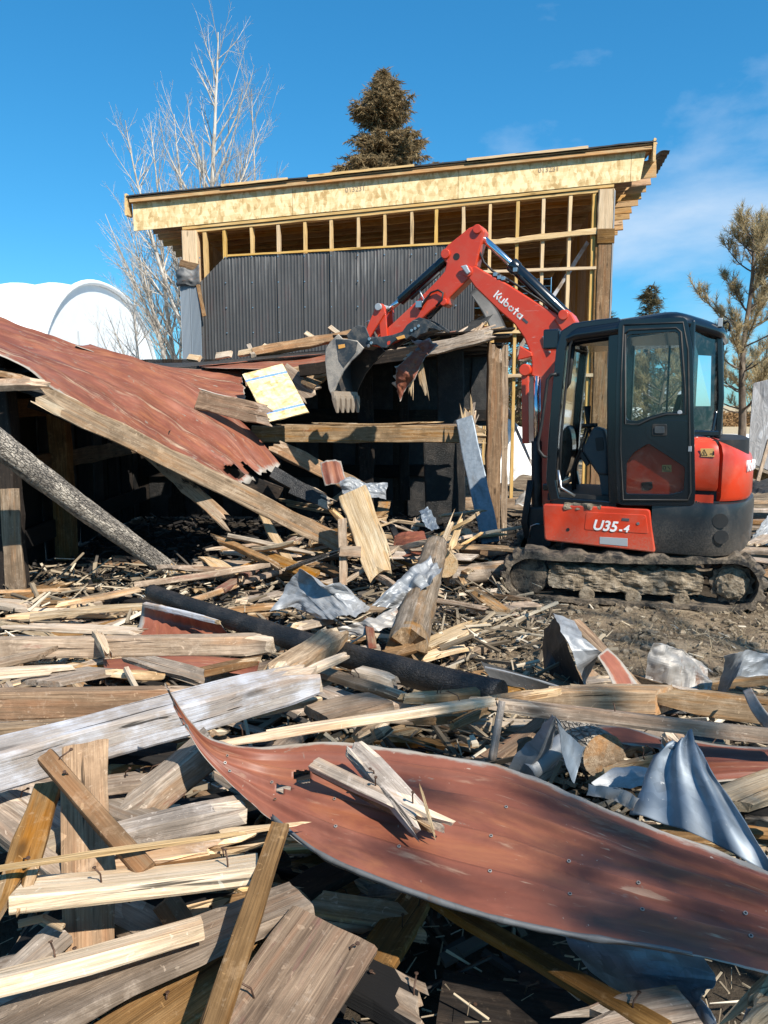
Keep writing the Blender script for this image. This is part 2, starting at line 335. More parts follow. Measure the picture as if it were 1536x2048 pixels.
def galv(name, c0, c1, soot=0.4, rust=0.15, rough=0.38, metal=0.75):
    t = NT(name); uv = t.n('TexCoord').outputs['UV']; r = t.rand()
    v = t.n('VectorMath', {0: uv, 1: t.n('CombineXYZ', {0: t.math('MULTIPLY', r, 31.0), 1: t.math('MULTIPLY', r, 17.0)}).outputs[0]}, operation='ADD').outputs[0]
    vo = t.n('TexVoronoi', {'Vector': v, 'Scale': 38.0}); sp = t.n('SeparateColor', {0: vo.outputs['Color']}).outputs[0]
    n1 = t.noise(v, 3.0, 7, 0.62, 0.5)
    col = t.mix(t.math('ADD', t.math('MULTIPLY', sp, 0.35), t.math('MULTIPLY', n1, 0.65)), c0, c1)
    st = t.ramp(t.noise(t.map(v, (2, 5, 1), (3,3,0)), 2.2, 7, 0.66, 0.6), [(0.50, 0.0), (0.72, 1.0)])
    col = t.mix(t.math('MULTIPLY', st, soot), col, (0.055, 0.05, 0.046))
    ru = t.ramp(t.noise(t.map(v, (1, 3, 1), (7,1,0)), 3.0, 7, 0.68, 0.8), [(0.66-rust*0.3, 0.0), (0.74-rust*0.3, 1.0)])
    col = t.mix(t.math('MULTIPLY', ru, min(1, rust*4)), col, (0.17, 0.075, 0.032))
    spk = t.ramp(t.noise(v, 55, 3), [(0.70, 0.0), (0.75, 0.8)])
    col = t.mix(spk, col, (0.55, 0.54, 0.50))
    m = t.math('MULTIPLY', t.math('SUBTRACT', 1.0, t.math('MAXIMUM', st, ru)), metal)
    return t.bsdf(col=col, metal=m, rough=t.math('ADD', rough, t.math('MULTIPLY', n1, 0.25)), normal=t.bump(n1, 0.12, 0.01))
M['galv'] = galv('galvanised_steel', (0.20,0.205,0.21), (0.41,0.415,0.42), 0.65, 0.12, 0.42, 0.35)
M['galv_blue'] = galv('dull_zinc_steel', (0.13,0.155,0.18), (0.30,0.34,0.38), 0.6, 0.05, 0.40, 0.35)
M['galv_dirty'] = galv('dirty_zinc_steel', (0.27,0.24,0.21), (0.46,0.43,0.39), 0.6, 0.35, 0.5, 0.5)
M['sheet_back'] = galv('sooty_sheet_back', (0.10,0.095,0.09), (0.20,0.20,0.20), 0.8, 0.3, 0.55, 0.4)
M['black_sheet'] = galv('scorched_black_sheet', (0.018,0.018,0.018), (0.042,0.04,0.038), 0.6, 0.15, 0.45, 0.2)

def siding():
    t = NT('dark_ribbed_siding'); v = t.objvec()
    st = t.noise(t.map(v, (26, 26, 0.7)), 1.5, 6, 0.62, 0.4); n = t.noise(v, 1.6, 6, 0.62)
    col = t.mix(n, (0.030, 0.028, 0.027), (0.085, 0.079, 0.075))
    z = t.n('SeparateXYZ', {0: t.co()}).outputs[2]
    top = t.ramp(t.math('SUBTRACT', z, 3.1), [(0.0, 0.0), (0.8, 0.2)])                      # pale streaks thicken towards the wall head
    s2 = t.ramp(t.math('ADD', st, top), [(0.62, 0.0), (0.80, 0.75)])
    s2 = t.math('MULTIPLY', s2, t.ramp(t.noise(v, 0.9, 4, 0.6), [(0.38, 0.15), (0.62, 1.0)]))
    col = t.mix(s2, col, (0.25, 0.24, 0.225))
    rd = t.ramp(t.noise(t.map(v, (9, 9, 1.2), (2,5,1)), 1.3, 5), [(0.58, 0.0), (0.75, 0.5)])
    col = t.mix(rd, col, (0.085, 0.042, 0.038))
    return t.bsdf(col=col, rough=0.42, spec=0.45, normal=t.bump(st, 0.1, 0.004))
M['siding'] = siding()
def paint(name, c, rough=0.28, coat=0.5, dust=0.25, dustc=(0.30,0.22,0.15), lowz=None, scratch=0.0, ns=5.0, th=(0.48, 0.80)):
    t = NT(name); v = t.co(); n = t.noise(v, ns, 7, 0.65, 0.3); f = t.noise(v, 90, 4, 0.7)
    col = t.mix(t.noise(v, 2.0, 3), c, tuple(x*0.86 for x in c))
    d = t.ramp(n, [(th[0], 0.0), (th[1], dust)])
    d = t.math('MULTIPLY', d, t.ramp(f, [(0.35, 0.4), (0.62, 1.0)]))
    if lowz is not None:                                             # splashed mud towards the tracks
        z = t.n('SeparateXYZ', {0: v}).outputs[2]
        zz = t.math('ADD', z, t.math('MULTIPLY', t.math('SUBTRACT', n, 0.5), 0.35))
        d = t.math('MAXIMUM', d, t.math('MULTIPLY', t.ramp(t.math('DIVIDE', zz, lowz), [(0.55, 0.85), (1.0, 0.0)]), t.ramp(f, [(0.42, 0.25), (0.60, 1.0)])))
    col = t.mix(d, col, dustc)
    if scratch:
        s = t.ramp(t.noise(t.map(v, (2, 2, 30), (1,2,3), (0.2, 0.5, 0)), 2.5, 4, 0.6, 1.0), [(0.68, 0.0), (0.71, scratch)])
        col = t.mix(s, col, (0.5, 0.42, 0.36))
    return t.bsdf(col=col, rough=t.math('ADD', rough, t.math('MULTIPLY', d, 0.5)), coat=coat, coat_rough=0.12, normal=t.bump(f, 0.03, 0.002))
M['ex_red'] = paint('machine_red_paint', (0.62, 0.048, 0.013), 0.36, 0.32, 0.42, scratch=0.7)
M['ex_red_low'] = paint('machine_red_paint_muddy', (0.62, 0.048, 0.013), 0.36, 0.32, 0.42, lowz=0.66, scratch=0.4)
M['ex_black'] = paint('cab_black_paint', (0.004, 0.0065, 0.010), 0.24, 0.5, 0.03, (0.12,0.10,0.08))
M['ex_cw'] = paint('counterweight_grey', (0.016, 0.018, 0.020), 0.42, 0.25, 0.45, (0.17,0.14,0.11), lowz=0.78)
M['ex_panel'] = paint('console_slate_plastic', (0.035, 0.045, 0.052), 0.5, 0.0, 0.2)
M['rubber'] = paint('hose_rubber', (0.012, 0.012, 0.012), 0.6, 0.0, 0.2)
M['ex_steel'] = paint('attachment_steel', (0.030, 0.037, 0.043), 0.42, 0.1, 0.8, (0.24,0.205,0.165), scratch=0.8, ns=9.0, th=(0.44, 0.70))
M['bucket_mud'] = paint('bucket_caked_steel', (0.17, 0.16, 0.15), 0.6, 0.0, 1.0, (0.46,0.40,0.325), scratch=0.9, ns=9.0, th=(0.36, 0.58))
M['bucket_in'] = paint('bucket_inside', (0.03, 0.026, 0.023), 0.7, 0.0, 0.4)
M['tooth'] = paint('worn_bucket_tooth', (0.30, 0.24, 0.18), 0.45, 0.0, 0.6, (0.16,0.09,0.045))
def plain(name, c, rough=0.5, metal=0.0, **k):
    t = NT(name); return t.bsdf(col=c, rough=rough, metal=metal, **k)
M['chrome'] = plain('chrome_rod', (0.75, 0.76, 0.78), 0.12, 1.0)
M['steel_bright'] = plain('bright_bolt_steel', (0.5, 0.5, 0.5), 0.3, 0.9)
M['white_print'] = plain('white_lettering', (0.78, 0.78, 0.76), 0.4)
M['stamp_print'] = plain('faded_stamp_ink', (0.30, 0.22, 0.15), 0.8)
M['grey_print'] = plain('dark_grey_print', (0.06, 0.065, 0.07), 0.5)
M['sticker'] = plain('yellow_ochre_sticker', (0.62, 0.36, 0.12), 0.5)
M['plate_grey'] = plain('grey_type_plate', (0.42, 0.43, 0.44), 0.4, 0.3)
M['amber'] = plain('amber_reflector', (0.75, 0.36, 0.08), 0.3)
M['nail'] = plain('rusty_nail', (0.10, 0.055, 0.035), 0.6, 0.5)
M['felt'] = plain('black_roofing_felt', (0.015, 0.015, 0.016), 0.8)
def glass(name, tint, spec, dirt=0.1):
    t = NT(name); v = t.co()
    tr = t.n('BsdfTransparent', {0: tuple(tint)+(1,)}); gl = t.n('BsdfGlossy', {0: (1,1,1,1), 'Roughness': 0.03})
    fr = t.n('Fresnel', {0: 1.45}); m1 = t.n('MixShader', {0: t.math('MULTIPLY', fr.outputs[0], spec), 1: tr.outputs[0], 2: gl.outputs[0]})
    df = t.n('BsdfDiffuse', {0: (0.35, 0.33, 0.30, 1)})
    m2 = t.n('MixShader', {0: t.ramp(t.noise(v, 7, 7, 0.7, 0.6), [(0.45, 0.0), (0.75, dirt)]), 1: m1.outputs[0], 2: df.outputs[0]})
    t.t.links.new(m2.outputs[0], t.out.inputs[0]); return t.mat
M['glass'] = glass('cab_glass', (0.88, 0.92, 0.92), 0.7, 0.05); M['glass_dark'] = glass('tinted_rear_glass', (0.42, 0.44, 0.44), 1.6, 0.2)
def mud():
    t = NT('caked_mud'); v = t.co(); n = t.noise(v, 14, 8, 0.7, 0.3); f = t.noise(v, 70, 5, 0.7)
    col = t.ramp(n, [(0.30, (0.06, 0.045, 0.03)), (0.46, (0.24, 0.185, 0.125)), (0.66, (0.44, 0.36, 0.265))])
    col = t.mix(0.6, col, t.ramp(f, [(0.3, 0.45), (0.65, 1.15)]), 'MULTIPLY')
    return t.bsdf(col=col, rough=0.9, spec=0.15, normal=t.bump(t.math('ADD', n, t.math('MULTIPLY', f, 0.5)), 0.9, 0.03))
M['mud'] = mud()
def track_mat():
    t = NT('muddy_track_rubber'); v = t.co(); n = t.noise(v, 11, 8, 0.7, 0.3); f = t.noise(v, 60, 5, 0.7)
    col = t.mix(t.ramp(n, [(0.40, 0.0), (0.56, 1.0)]), (0.020, 0.018, 0.016), (0.18, 0.138, 0.096))
    col = t.mix(0.6, col, t.ramp(f, [(0.3, 0.5), (0.65, 1.2)]), 'MULTIPLY')
    return t.bsdf(col=col, rough=0.85, normal=t.bump(t.math('ADD', n, f), 0.7, 0.02))
M['track'] = track_mat()
def fabric(name, c, wr=0.3, trans=0.0):
    t = NT(name); v = t.co(); n = t.noise(t.map(v, (1,1,1)), 1.2, 5, 0.6, 0.5)
    col = t.mix(n, c, tuple(x*0.88 for x in c))
    return t.bsdf(col=col, rough=0.6, normal=t.bump(n, wr, 0.2))
M['tent'] = fabric('white_tent_cover', (0.80, 0.80, 0.78), 0.25); M['tent_end'] = fabric('white_tent_end', (0.78, 0.79, 0.78), 0.1); M['tarp'] = fabric('white_tarp', (0.78, 0.77, 0.75), 0.6)
M['seam'] = plain('grey_seam', (0.45, 0.47, 0.48), 0.7)
def sheetwrap():
    t = NT('wrinkled_plastic_panel'); v = t.co(); n = t.noise(t.map(v, (6, 6, 1.2)), 1.6, 6, 0.6, 1.5)
    col = t.ramp(n, [(0.35, (0.36, 0.33, 0.30)), (0.55, (0.46, 0.43, 0.40)), (0.68, (0.62, 0.60, 0.58))])
    return t.bsdf(col=col, rough=0.35, normal=t.bump(n, 0.5, 0.04))
M['wrap'] = sheetwrap()
def island(name, els, rough=0.8, trans=0.0):
    t = NT(name); g = t.n('NewGeometry').outputs['Random Per Island']
    col = t.ramp(g, els)
    if trans:                                                        # thin needles let some light through
        m = t.n('MixShader', {0: trans, 1: t.n('BsdfDiffuse', {0: col}).outputs[0], 2: t.n('BsdfTranslucent', {0: col}).outputs[0]}); t.t.links.new(m.outputs[0], t.out.inputs[0]); return t.mat
    return t.bsdf(col=col, rough=rough, spec=0.2)
M['spruce_leaf'] = island('spruce_needles', [(0.0, (0.12,0.085,0.045)), (0.35, (0.23,0.165,0.088)), (0.7, (0.33,0.24,0.13)), (1.0, (0.46,0.34,0.18))], trans=0.45)
M['pine_leaf'] = island('dry_pine_needles', [(0.0, (0.26,0.22,0.12)), (0.4, (0.46,0.37,0.21)), (0.75, (0.60,0.47,0.27)), (1.0, (0.70,0.54,0.30))], trans=0.45)
M['far_leaf'] = island('far_conifer_needles', [(0.0, (0.05,0.045,0.025)), (0.5, (0.12,0.10,0.055)), (1.0, (0.24,0.19,0.10))], trans=0.45)
M['hedge_leaf'] = island('brown_hedge_leaves', [(0.0, (0.10,0.055,0.025)), (0.5, (0.20,0.115,0.05)), (1.0, (0.30,0.18,0.085))])
M['chips'] = island('wood_chip_colours', [(0.0, (0.05,0.038,0.027)), (0.3, (0.15,0.115,0.078)), (0.6, (0.30,0.235,0.16)), (0.85, (0.48,0.385,0.265)), (1.0, (0.66,0.58,0.46))], 0.85)
M['coal'] = island('charcoal_colours', [(0.0, (0.010,0.009,0.009)), (0.6, (0.03,0.026,0.024)), (1.0, (0.10,0.085,0.07))], 0.7)
M['straw'] = island('dead_grass_colours', [(0.0, (0.16,0.115,0.065)), (0.5, (0.30,0.22,0.13)), (1.0, (0.45,0.36,0.23))], 0.9)
def bark(name, a, b, c):
    t = NT(name); v = t.co(); n = t.noise(t.map(v, (5, 5, 1.5)), 2.0, 6, 0.65, 0.4)
    return t.bsdf(col=t.ramp(n, [(0.33, a), (0.5, b), (0.68, c)]), rough=0.85, normal=t.bump(n, 0.4, 0.02))
M['poplar'] = bark('pale_poplar_bark', (0.24,0.20,0.16), (0.47,0.42,0.36), (0.64,0.59,0.53)); M['bark'] = bark('brown_pine_bark', (0.05,0.036,0.026), (0.13,0.095,0.068), (0.23,0.175,0.125))
def ground_mat():
    t = NT('soil_ground'); v = t.co(); sx = t.n('SeparateXYZ', {0: v})
    n = t.noise(v, 2.6, 8, 0.68, 0.4); f = t.noise(v, 40, 6, 0.7); c = t.noise(v, 0.8, 5, 0.6)
    col = t.ramp(n, [(0.30, (0.07,0.05,0.034)), (0.46, (0.17,0.125,0.083)), (0.60, (0.28,0.215,0.145)), (0.74, (0.42,0.335,0.235))])
    col = t.mix(0.65, col, t.ramp(f, [(0.3, 0.35), (0.64, 1.2)]), 'MULTIPLY')
    y = sx.outputs[1]; x = sx.outputs[0]
    # burnt ground round the ruin, dry field and old snow far off
    dx = t.math('SUBTRACT', x, -0.8); dy = t.math('SUBTRACT', y, 9.2)
    rr = t.math('SQRT', t.math('ADD', t.math('MULTIPLY', t.math('MULTIPLY', dx, dx), 0.30), t.math('MULTIPLY', t.math('MULTIPLY', dy, dy), 0.55)))
    bm_ = t.ramp(t.math('ADD', t.math('DIVIDE', rr, 4.0), t.math('MULTIPLY', t.math('SUBTRACT', c, 0.5), 0.5)), [(0.42, 1.0), (0.62, 0.0)])
    col = t.mix(t.math('MULTIPLY', bm_, 0.88), col, t.mix(f, (0.007, 0.0065, 0.006), (0.032, 0.027, 0.023)))
    ex_ = t.math('DIVIDE', t.math('SUBTRACT', x, 2.0), 1.75); ey_ = t.math('DIVIDE', t.math('SUBTRACT', y, 5.15), 1.15)
    el = t.math('ADD', t.math('SQRT', t.math('ADD', t.math('MULTIPLY', ex_, ex_), t.math('MULTIPLY', ey_, ey_))), t.math('MULTIPLY', t.math('SUBTRACT', n, 0.5), 0.6))
    hp = t.math('MULTIPLY', t.ramp(el, [(0.95, 0.0), (1.15, 1.0)]), t.ramp(t.math('DIVIDE', y, 20.0), [(0.40, 1.0), (0.55, 0.0)]))
    col = t.mix(t.math('MULTIPLY', hp, 0.85), col, t.mix(f, (0.012, 0.010, 0.008), (0.05, 0.038, 0.027)))  # soil under the heap darkened to paint in the shade of its gaps
    far = t.ramp(t.math('DIVIDE', y, 100.0), [(0.19, 0.0), (0.24, 1.0)])
    fld = t.mix(t.noise(t.map(v, (0.3, 1.5, 1)), 0.6, 6, 0.6), (0.34,0.26,0.155), (0.50,0.41,0.27))
    col = t.mix(far, col, fld)
    sn = t.math('MULTIPLY', t.ramp(t.math('ADD', t.math('DIVIDE', y, 100.0), t.math('MULTIPLY', t.math('SUBTRACT', c, 0.5), 0.1)), [(0.24, 0.0), (0.26, 1.0), (0.42, 1.0), (0.45, 0.0)]), t.ramp(t.noise(v, 0.12, 5, 0.6), [(0.40, 0.0), (0.48, 1.0)]))
    col = t.mix(sn, col, (0.72, 0.75, 0.80))
    return t.bsdf(col=col, rough=0.92, spec=0.15, normal=t.bump(t.math('ADD', t.math('MULTIPLY', n, 1.0), t.math('MULTIPLY', f, 0.35)), 0.8, 0.05))
M['ground'] = ground_mat()
# ------------------------------------------------------------------ timber, logs and sheet metal
BN = [0]
def board_mesh(L, w, t, seed, e0='saw', e1='saw', bow=0.0, twist=0.0, nl=None, taper=0.0):
    r = random.Random(seed); nl = nl or max(4, min(14, int(L/0.12)))
    sq = t > 0.6*w
    cols = [-1, -0.90, -0.55, -0.2, 0.18, 0.52, 0.90, 1]
    cols = [c if abs(c) > 0.8 else c+r.uniform(-0.08, 0.08) for c in cols]; nc = len(cols)
    def ends(e):
        if e == 'saw':
            sl = r.uniform(-0.04, 0.04)*w
            return [c*sl+r.uniform(-1, 1)*0.002 for c in cols], [c*sl+r.uniform(-1, 1)*0.002 for c in cols]
        k = {'broken': 1.0, 'splinter': 2.2, 'cut': 0.0}[e]
        if e == 'cut':                                              # a slanting cut
            sl = r.choice((-1, 1))*w*0.5; a = [c*sl for c in cols]; return a, list(a)
        m = k*min(0.09, 0.25*w+0.03); sl = r.uniform(-0.8, 0.8)*m
        a = [sl*c+r.uniform(-1, 0.6)*m*(1.6 if r.random() < 0.3 else 0.6) for c in cols]
        return a, [x+r.uniform(-0.4, 0.4)*m for x in a]
    T0, B0 = ends(e0); T1, B1 = ends(e1)
    vs = []; ph = r.uniform(0, 100)
    rough = r.uniform(0.010, 0.024)*min(1, w/0.1)
    ed = min(0.006, 0.14*t)*(1.6 if sq else 1)
    for side in (1, -1):
        for i in range(nl+1):
            s = i/nl
            for j, c in enumerate(cols):
                o0 = (T0 if side > 0 else B0)[j]; o1 = (T1 if side > 0 else B1)[j]
                x = (-L/2-o0)*(1-s)+(L/2+o1)*s
                ww = w/2*(1-taper*s)
                y = c*ww+(rough*mnoise.noise(Vector((x*4+ph, c*0.7, side*0.3))) if abs(c) > 0.8 else 0)
                if abs(c) > 0.95: y += rough*0.6*mnoise.noise(Vector((x*17+ph, c*3, 7)))-(c*rough*2.2*max(0, mnoise.noise(Vector((x*5+ph*2, c*9, 3)))-0.25))
                z = side*t/2
                if abs(c) > 0.95: z -= side*(ed+ed*0.8*max(0, mnoise.noise(Vector((x*9+ph, c*5, side)))))
                z += 0.002*mnoise.noise(Vector((x*6+ph, y*40, side*9)))
                tip = 1.0
                if e0 in ('broken', 'splinter') and i == 0: tip = r.uniform(0.35, 0.95)
                if e1 in ('broken', 'splinter') and i == nl: tip = r.uniform(0.35, 0.95)
                z *= tip
                z += bow*(4*(s-0.5)**2)
                a = twist*(s-0.5)
                vs.append((x, y*math.cos(a)-z*math.sin(a), y*math.sin(a)+z*math.cos(a)))
    N = (nl+1)*nc; fs = []; ms = []
    b0 = 1 if e0 in ('broken', 'splinter') else 0; b1 = 1 if e1 in ('broken', 'splinter') else 0
    for i in range(nl):
        for j in range(nc-1):
            a = i*nc+j; q = (a, a+nc, a+nc+1, a+1)
            mi = 1 if (b0 and i == 0 and r.random() < 0.5) or (b1 and i == nl-1 and r.random() < 0.5) else 0
            fs.append(q[::-1]); ms.append(mi); fs.append(tuple(k+N for k in q)); ms.append(mi)
        a = i*nc; fs.append((a, a+nc, a+nc+N, a+N)[::-1]); ms.append(0)
        a = i*nc+nc-1; fs.append((a, a+N, a+nc+N, a+nc)[::-1]); ms.append(0)
    for j in range(nc-1):
        fs.append((j, j+1, j+1+N, j+N)[::-1]); ms.append(b0)
        a = nl*nc+j; fs.append((a, a+N, a+1+N, a+1)[::-1]); ms.append(b1)
    me = bpy.data.meshes.new('board'); me.from_pydata(vs, [], fs); me.polygons.foreach_set('material_index', ms)
    ul = me.uv_layers.new(name='UVMap'); li = np.empty(len(me.loops), int); me.loops.foreach_get('vertex_index', li)
    ul.data.foreach_set('uv', np.array([(q[0], q[1]+q[2]) for q in vs])[li].ravel())
    bm = bmesh.new(); bm.from_mesh(me); bmesh.ops.recalc_face_normals(bm, faces=bm.faces); bm.to_mesh(me); bm.free()
    return me
def frame(p, q, roll=0.0, up=(0, 0, 1)):
    p, q = Vector(p), Vector(q); x = (q-p).normalized(); u = Vector(up)
    if abs(x.dot(u)) > 0.98: u = Vector((0, -1, 0))
    z = (u-x*x.dot(u)).normalized(); y = z.cross(x)
    if roll:
        Rm = Matrix.Rotation(roll, 3, x); y = Rm @ y; z = Rm @ z
    m = Matrix((x, y, z)).transposed().to_4x4(); m.translation = (p+q)/2
    return m
PIECES = []                                                        # (object, world centre, half length) of what lies in the heap
def board(p, q, w, t, mat='wood_grey', name='board', label=None, cat=None, group=None, roll=0.0, e0='saw', e1='saw', parent=None, bow=None, twist=None, fresh='wood_fresh', up=(0, 0, 1), taper=0.0):
    BN[0] += 1; r = random.Random(BN[0]*7+1)
    L = (Vector(q)-Vector(p)).length
    me = board_mesh(L, w, t, BN[0]*13+5, e0, e1, r.uniform(-1, 1)*0.020*min(L, 1.5) if bow is None else bow, r.uniform(-0.06, 0.06) if twist is None else twist, taper=taper)
    if fresh == 'wood_fresh' and mat not in ('wood_fresh', 'wood_white') and r.random() < 0.7: fresh = 'wood_tan' if mat in ('wood_brown', 'wood_charpatch', 'wood_sheath') else 'wood_pale'
    o = link(name, me, frame(p, q, math.radians(roll), up), parent, [M[mat], M[fresh]])
    tag(o, label, cat, group)
    if parent is None: PIECES.append(o)
    return o
def log_obj(p, q, r0, r1, mat, name='log', label=None, cat=None, group=None, parent=None, end='wood_tan', rough=0.08, seed=0, bend=0.0, jag1=0.0, jag0=0.0, n=22):
    p, q = Vector(p), Vector(q); L = (q-p).length; ns = max(10, int(L/0.05)); rr = random.Random(seed)
    vs = []; fs = []; ms = []; off = rr.uniform(0, 50)
    for i in range(ns+1):
        s = i/ns; x = -L/2+L*s; r = r0*(1-s)+r1*s
        for k in range(n):
            a = 2*PI*k/n
            d = 1+rough*fbm((x*3+off, math.cos(a)*1.3, math.sin(a)*1.3), 1.6, 4)
            xx = x
            if i == ns and jag1: xx += rr.uniform(-1, 0.7)*jag1
            if i == 0 and jag0: xx += rr.uniform(-1, 0.7)*jag0
            vs.append((xx, math.cos(a)*r*d, math.sin(a)*r*d+bend*(4*(s-0.5)**2-1)))
    for i in range(ns):
        for k in range(n):
            fs.append((i*n+k, i*n+(k+1)%n, (i+1)*n+(k+1)%n, (i+1)*n+k)); ms.append(0 if not (jag1 and i > ns-4 and rr.random() < 0.55) else 1)
    for base, jag, x in ((0, jag0, -L/2), (ns*n, jag1, L/2)):
        m = len(vs); vs.append((x-(0.03 if jag else 0)*(-1 if base else 1)*-1, 0, bend*0))
        for k in range(n): fs.append((base+k, base+(k+1)%n, m)); ms.append(1)
    me = bpy.data.meshes.new('log'); me.from_pydata(vs, [], fs); me.polygons.foreach_set('material_index', ms)
    bm = bmesh.new(); bm.from_mesh(me); bmesh.ops.recalc_face_normals(bm, faces=bm.faces); bm.to_mesh(me); bm.free()
    me.polygons.foreach_set('use_smooth', [mm == 0 for mm in ms])
    o = link(name, me, frame(p, q), parent, [M[mat], M[end]]); tag(o, label, cat, group)
    if parent is None: PIECES.append(o)
    return o
def catmull(A, n, axis):
    A = np.asarray(A, float); A = np.moveaxis(A, axis, 0); k = A.shape[0]
    s = np.linspace(0, k-1, n); i = np.clip(s.astype(int), 0, k-2); f = (s-i).reshape((-1,)+(1,)*(A.ndim-1))
    p1 = A[i]; p2 = A[i+1]; p0 = np.where((i > 0).reshape(f.shape), A[np.maximum(i-1, 0)], 2*p1-p2); p3 = np.where((i < k-2).reshape(f.shape), A[np.minimum(i+2, k-1)], 2*p2-p1)
    r = 0.5*(2*p1+(p2-p0)*f+(2*p0-5*p1+4*p2-p3)*f**2+(3*p1-p0-3*p2+p3)*f**3)
    return np.moveaxis(r, 0, axis)
def linear(A, n, axis):
    A = np.asarray(A, float); A = np.moveaxis(A, axis, 0); k = A.shape[0]
    s = np.linspace(0, k-1, n); i = np.clip(s.astype(int), 0, k-2); f = (s-i).reshape((-1,)+(1,)*(A.ndim-1))
    return np.moveaxis(A[i]*(1-f)+A[i+1]*f, 0, axis)
SN = [0]
def sheet(grid, nu, nv, mat, back='sheet_back', name='metal_sheet', label=None, cat=None, group=None, parent=None, ribs=(), ribh=0.012, ribw=0.02, crumple=0.0, csc=3.0, noise_amp=0.004, nsc=2.5,
          holes=(), tear=(0, 0, 0, 0), thick=0.0015, smooth=True, sharp=False, edges=(0, 0, 0, 0), corr=None, heap=True):
    SN[0] += 1; sd = SN[0]*11.3
    A = np.array([[tuple(Vector(p)) for p in row] for row in grid])
    f = linear if sharp else catmull
    X = f(f(A, nu, 0), nv, 1)
    du = np.gradient(X, axis=0); dv = np.gradient(X, axis=1)
    Nn = np.cross(du, dv); Nn /= np.linalg.norm(Nn, axis=2, keepdims=True)+1e-9
    if Nn[..., 2].mean() < 0: Nn = -Nn
    lu = np.concatenate([[0], np.cumsum(np.linalg.norm(np.diff(X, axis=0), axis=2).mean(1))]); lv = np.concatenate([[0], np.cumsum(np.linalg.norm(np.diff(X, axis=1), axis=2).mean(0))])
    wid = np.linalg.norm(np.diff(X, axis=1), axis=2).sum(1)
    us = np.linspace(0, 1, nu); vs_ = np.linspace(0, 1, nv)
    rr = random.Random(SN[0])
    pts = []; uv = []; ed = []; rb = []
    for i in range(nu):
        for j in range(nv):
            p = Vector(X[i, j]); n = Vector(Nn[i, j]); h = 0
            for rv in ribs:
                d = abs(vs_[j]-rv)*lv[-1]
                h += ribh*max(0, 1-max(0, d-ribw*0.3)/ribw)
            rb.append(min(1.0, max([max(0, 1-abs(abs(vs_[j]-rv)*lv[-1]-ribw*0.8)/(ribw*0.7)) for rv in ribs] or [0])))
            if corr: h += corr[0]*math.sin(2*PI*vs_[j]*lv[-1]/corr[1])
            q = Vector((lu[i]+sd, lv[j]+sd*0.7, sd))
            h += noise_amp*fbm(q, nsc, 3)
            if crumple:
                c = abs(mnoise.noise(q*csc))+0.5*abs(mnoise.noise(q*csc*2.1+Vector((3, 1, 2)))); h += crumple*(c-0.4)
            p = p+n*h*min(1.0, wid[i]/(0.35 if lv[-1] > 0.4 else 0.01))
            def tj(a): return a*(mnoise.noise(q*9)*0.7+mnoise.noise(q*23)*0.5)
            if i == 0 and tear[0]: p = p+Vector(du[i, j]).normalized()*tj(tear[0])
            if i == nu-1 and tear[1]: p = p+Vector(du[i, j]).normalized()*tj(tear[1])
            if j == 0 and tear[2]: p = p+Vector(dv[i, j]).normalized()*tj(tear[2])
            if j == nv-1 and tear[3]: p = p+Vector(dv[i, j]).normalized()*tj(tear[3])
            pts.append(p); uv.append((lu[i], lv[j]))
            e = 0
            for k, (dd, L) in enumerate(((us[i]*lu[-1], 0), ((1-us[i])*lu[-1], 0), (vs_[j]*lv[-1], 0), ((1-vs_[j])*lv[-1], 0))):
                if edges[k]: e = max(e, 1-min(1, dd/edges[k]*0.5))
            ed.append(e)
    fs = []
    for i in range(nu-1):
        for j in range(nv-1):
            cu = (us[i]+us[i+1])/2*lu[-1]; cv = (vs_[j]+vs_[j+1])/2*lv[-1]; skip = False
            for (hu, hv, hr) in holes:
                dx = cu-hu*lu[-1]; dy = cv-hv*lv[-1]
                if math.hypot(dx, dy) < hr*(1+0.5*mnoise.noise(Vector((math.atan2(dy, dx)*1.2, hu*9, hv*9)))): skip = True
            if not skip: fs.append((i*nv+j, (i+1)*nv+j, (i+1)*nv+j+1, i*nv+j+1))
    ctr = sum(pts, Vector())/len(pts)
    base = Matrix.Translation(ctr)
    me = bpy.data.meshes.new('sheet'); me.from_pydata([tuple(p-ctr) for p in pts], [], fs)
    ul = me.uv_layers.new(name='UVMap'); li = np.empty(len(me.loops), int); me.loops.foreach_get('vertex_index', li)
    ul.data.foreach_set('uv', np.array(uv)[li].ravel())
    at = me.attributes.new('edge', 'FLOAT', 'POINT'); at.data.foreach_set('value', ed)
    at2 = me.attributes.new('rib', 'FLOAT', 'POINT'); at2.data.foreach_set('value', rb)
    me.polygons.foreach_set('use_smooth', [smooth]*len(me.polygons)); me.update()
    if len(me.polygons) and sum(pl.normal.z*pl.area for pl in me.polygons) < 0: me.flip_normals()
    o = link(name, me, base, parent, [M[mat], M[back]])
    s = o.modifiers.new('thickness', 'SOLIDIFY'); s.thickness = max(thick, 0.0015); s.offset = -1; s.material_offset = 1; s.material_offset_rim = 0
    tag(o, label, cat, group)
    if parent is None and heap: PIECES.append(o)
    return o
def text(body, size, Mx, mat, parent, name='lettering', depth=0.002, shear=0.0, bold=0.0, width=1.0):
    cu = bpy.data.curves.new('lettering', 'FONT'); cu.body = body; cu.size = size; cu.extrude = depth; cu.shear = shear; cu.offset = bold; cu.resolution_u = 4
    cu.align_x = 'CENTER'; cu.align_y = 'CENTER'
    tmp = bpy.data.objects.new('tmp_text', cu); C.objects.link(tmp)
    dg = bpy.context.evaluated_depsgraph_get(); me = bpy.data.meshes.new_from_object(tmp.evaluated_get(dg))
    bpy.data.objects.remove(tmp)
    return link(name, me, Mx @ Matrix.Diagonal((width, 1, 1, 1)), parent, [M[mat]])
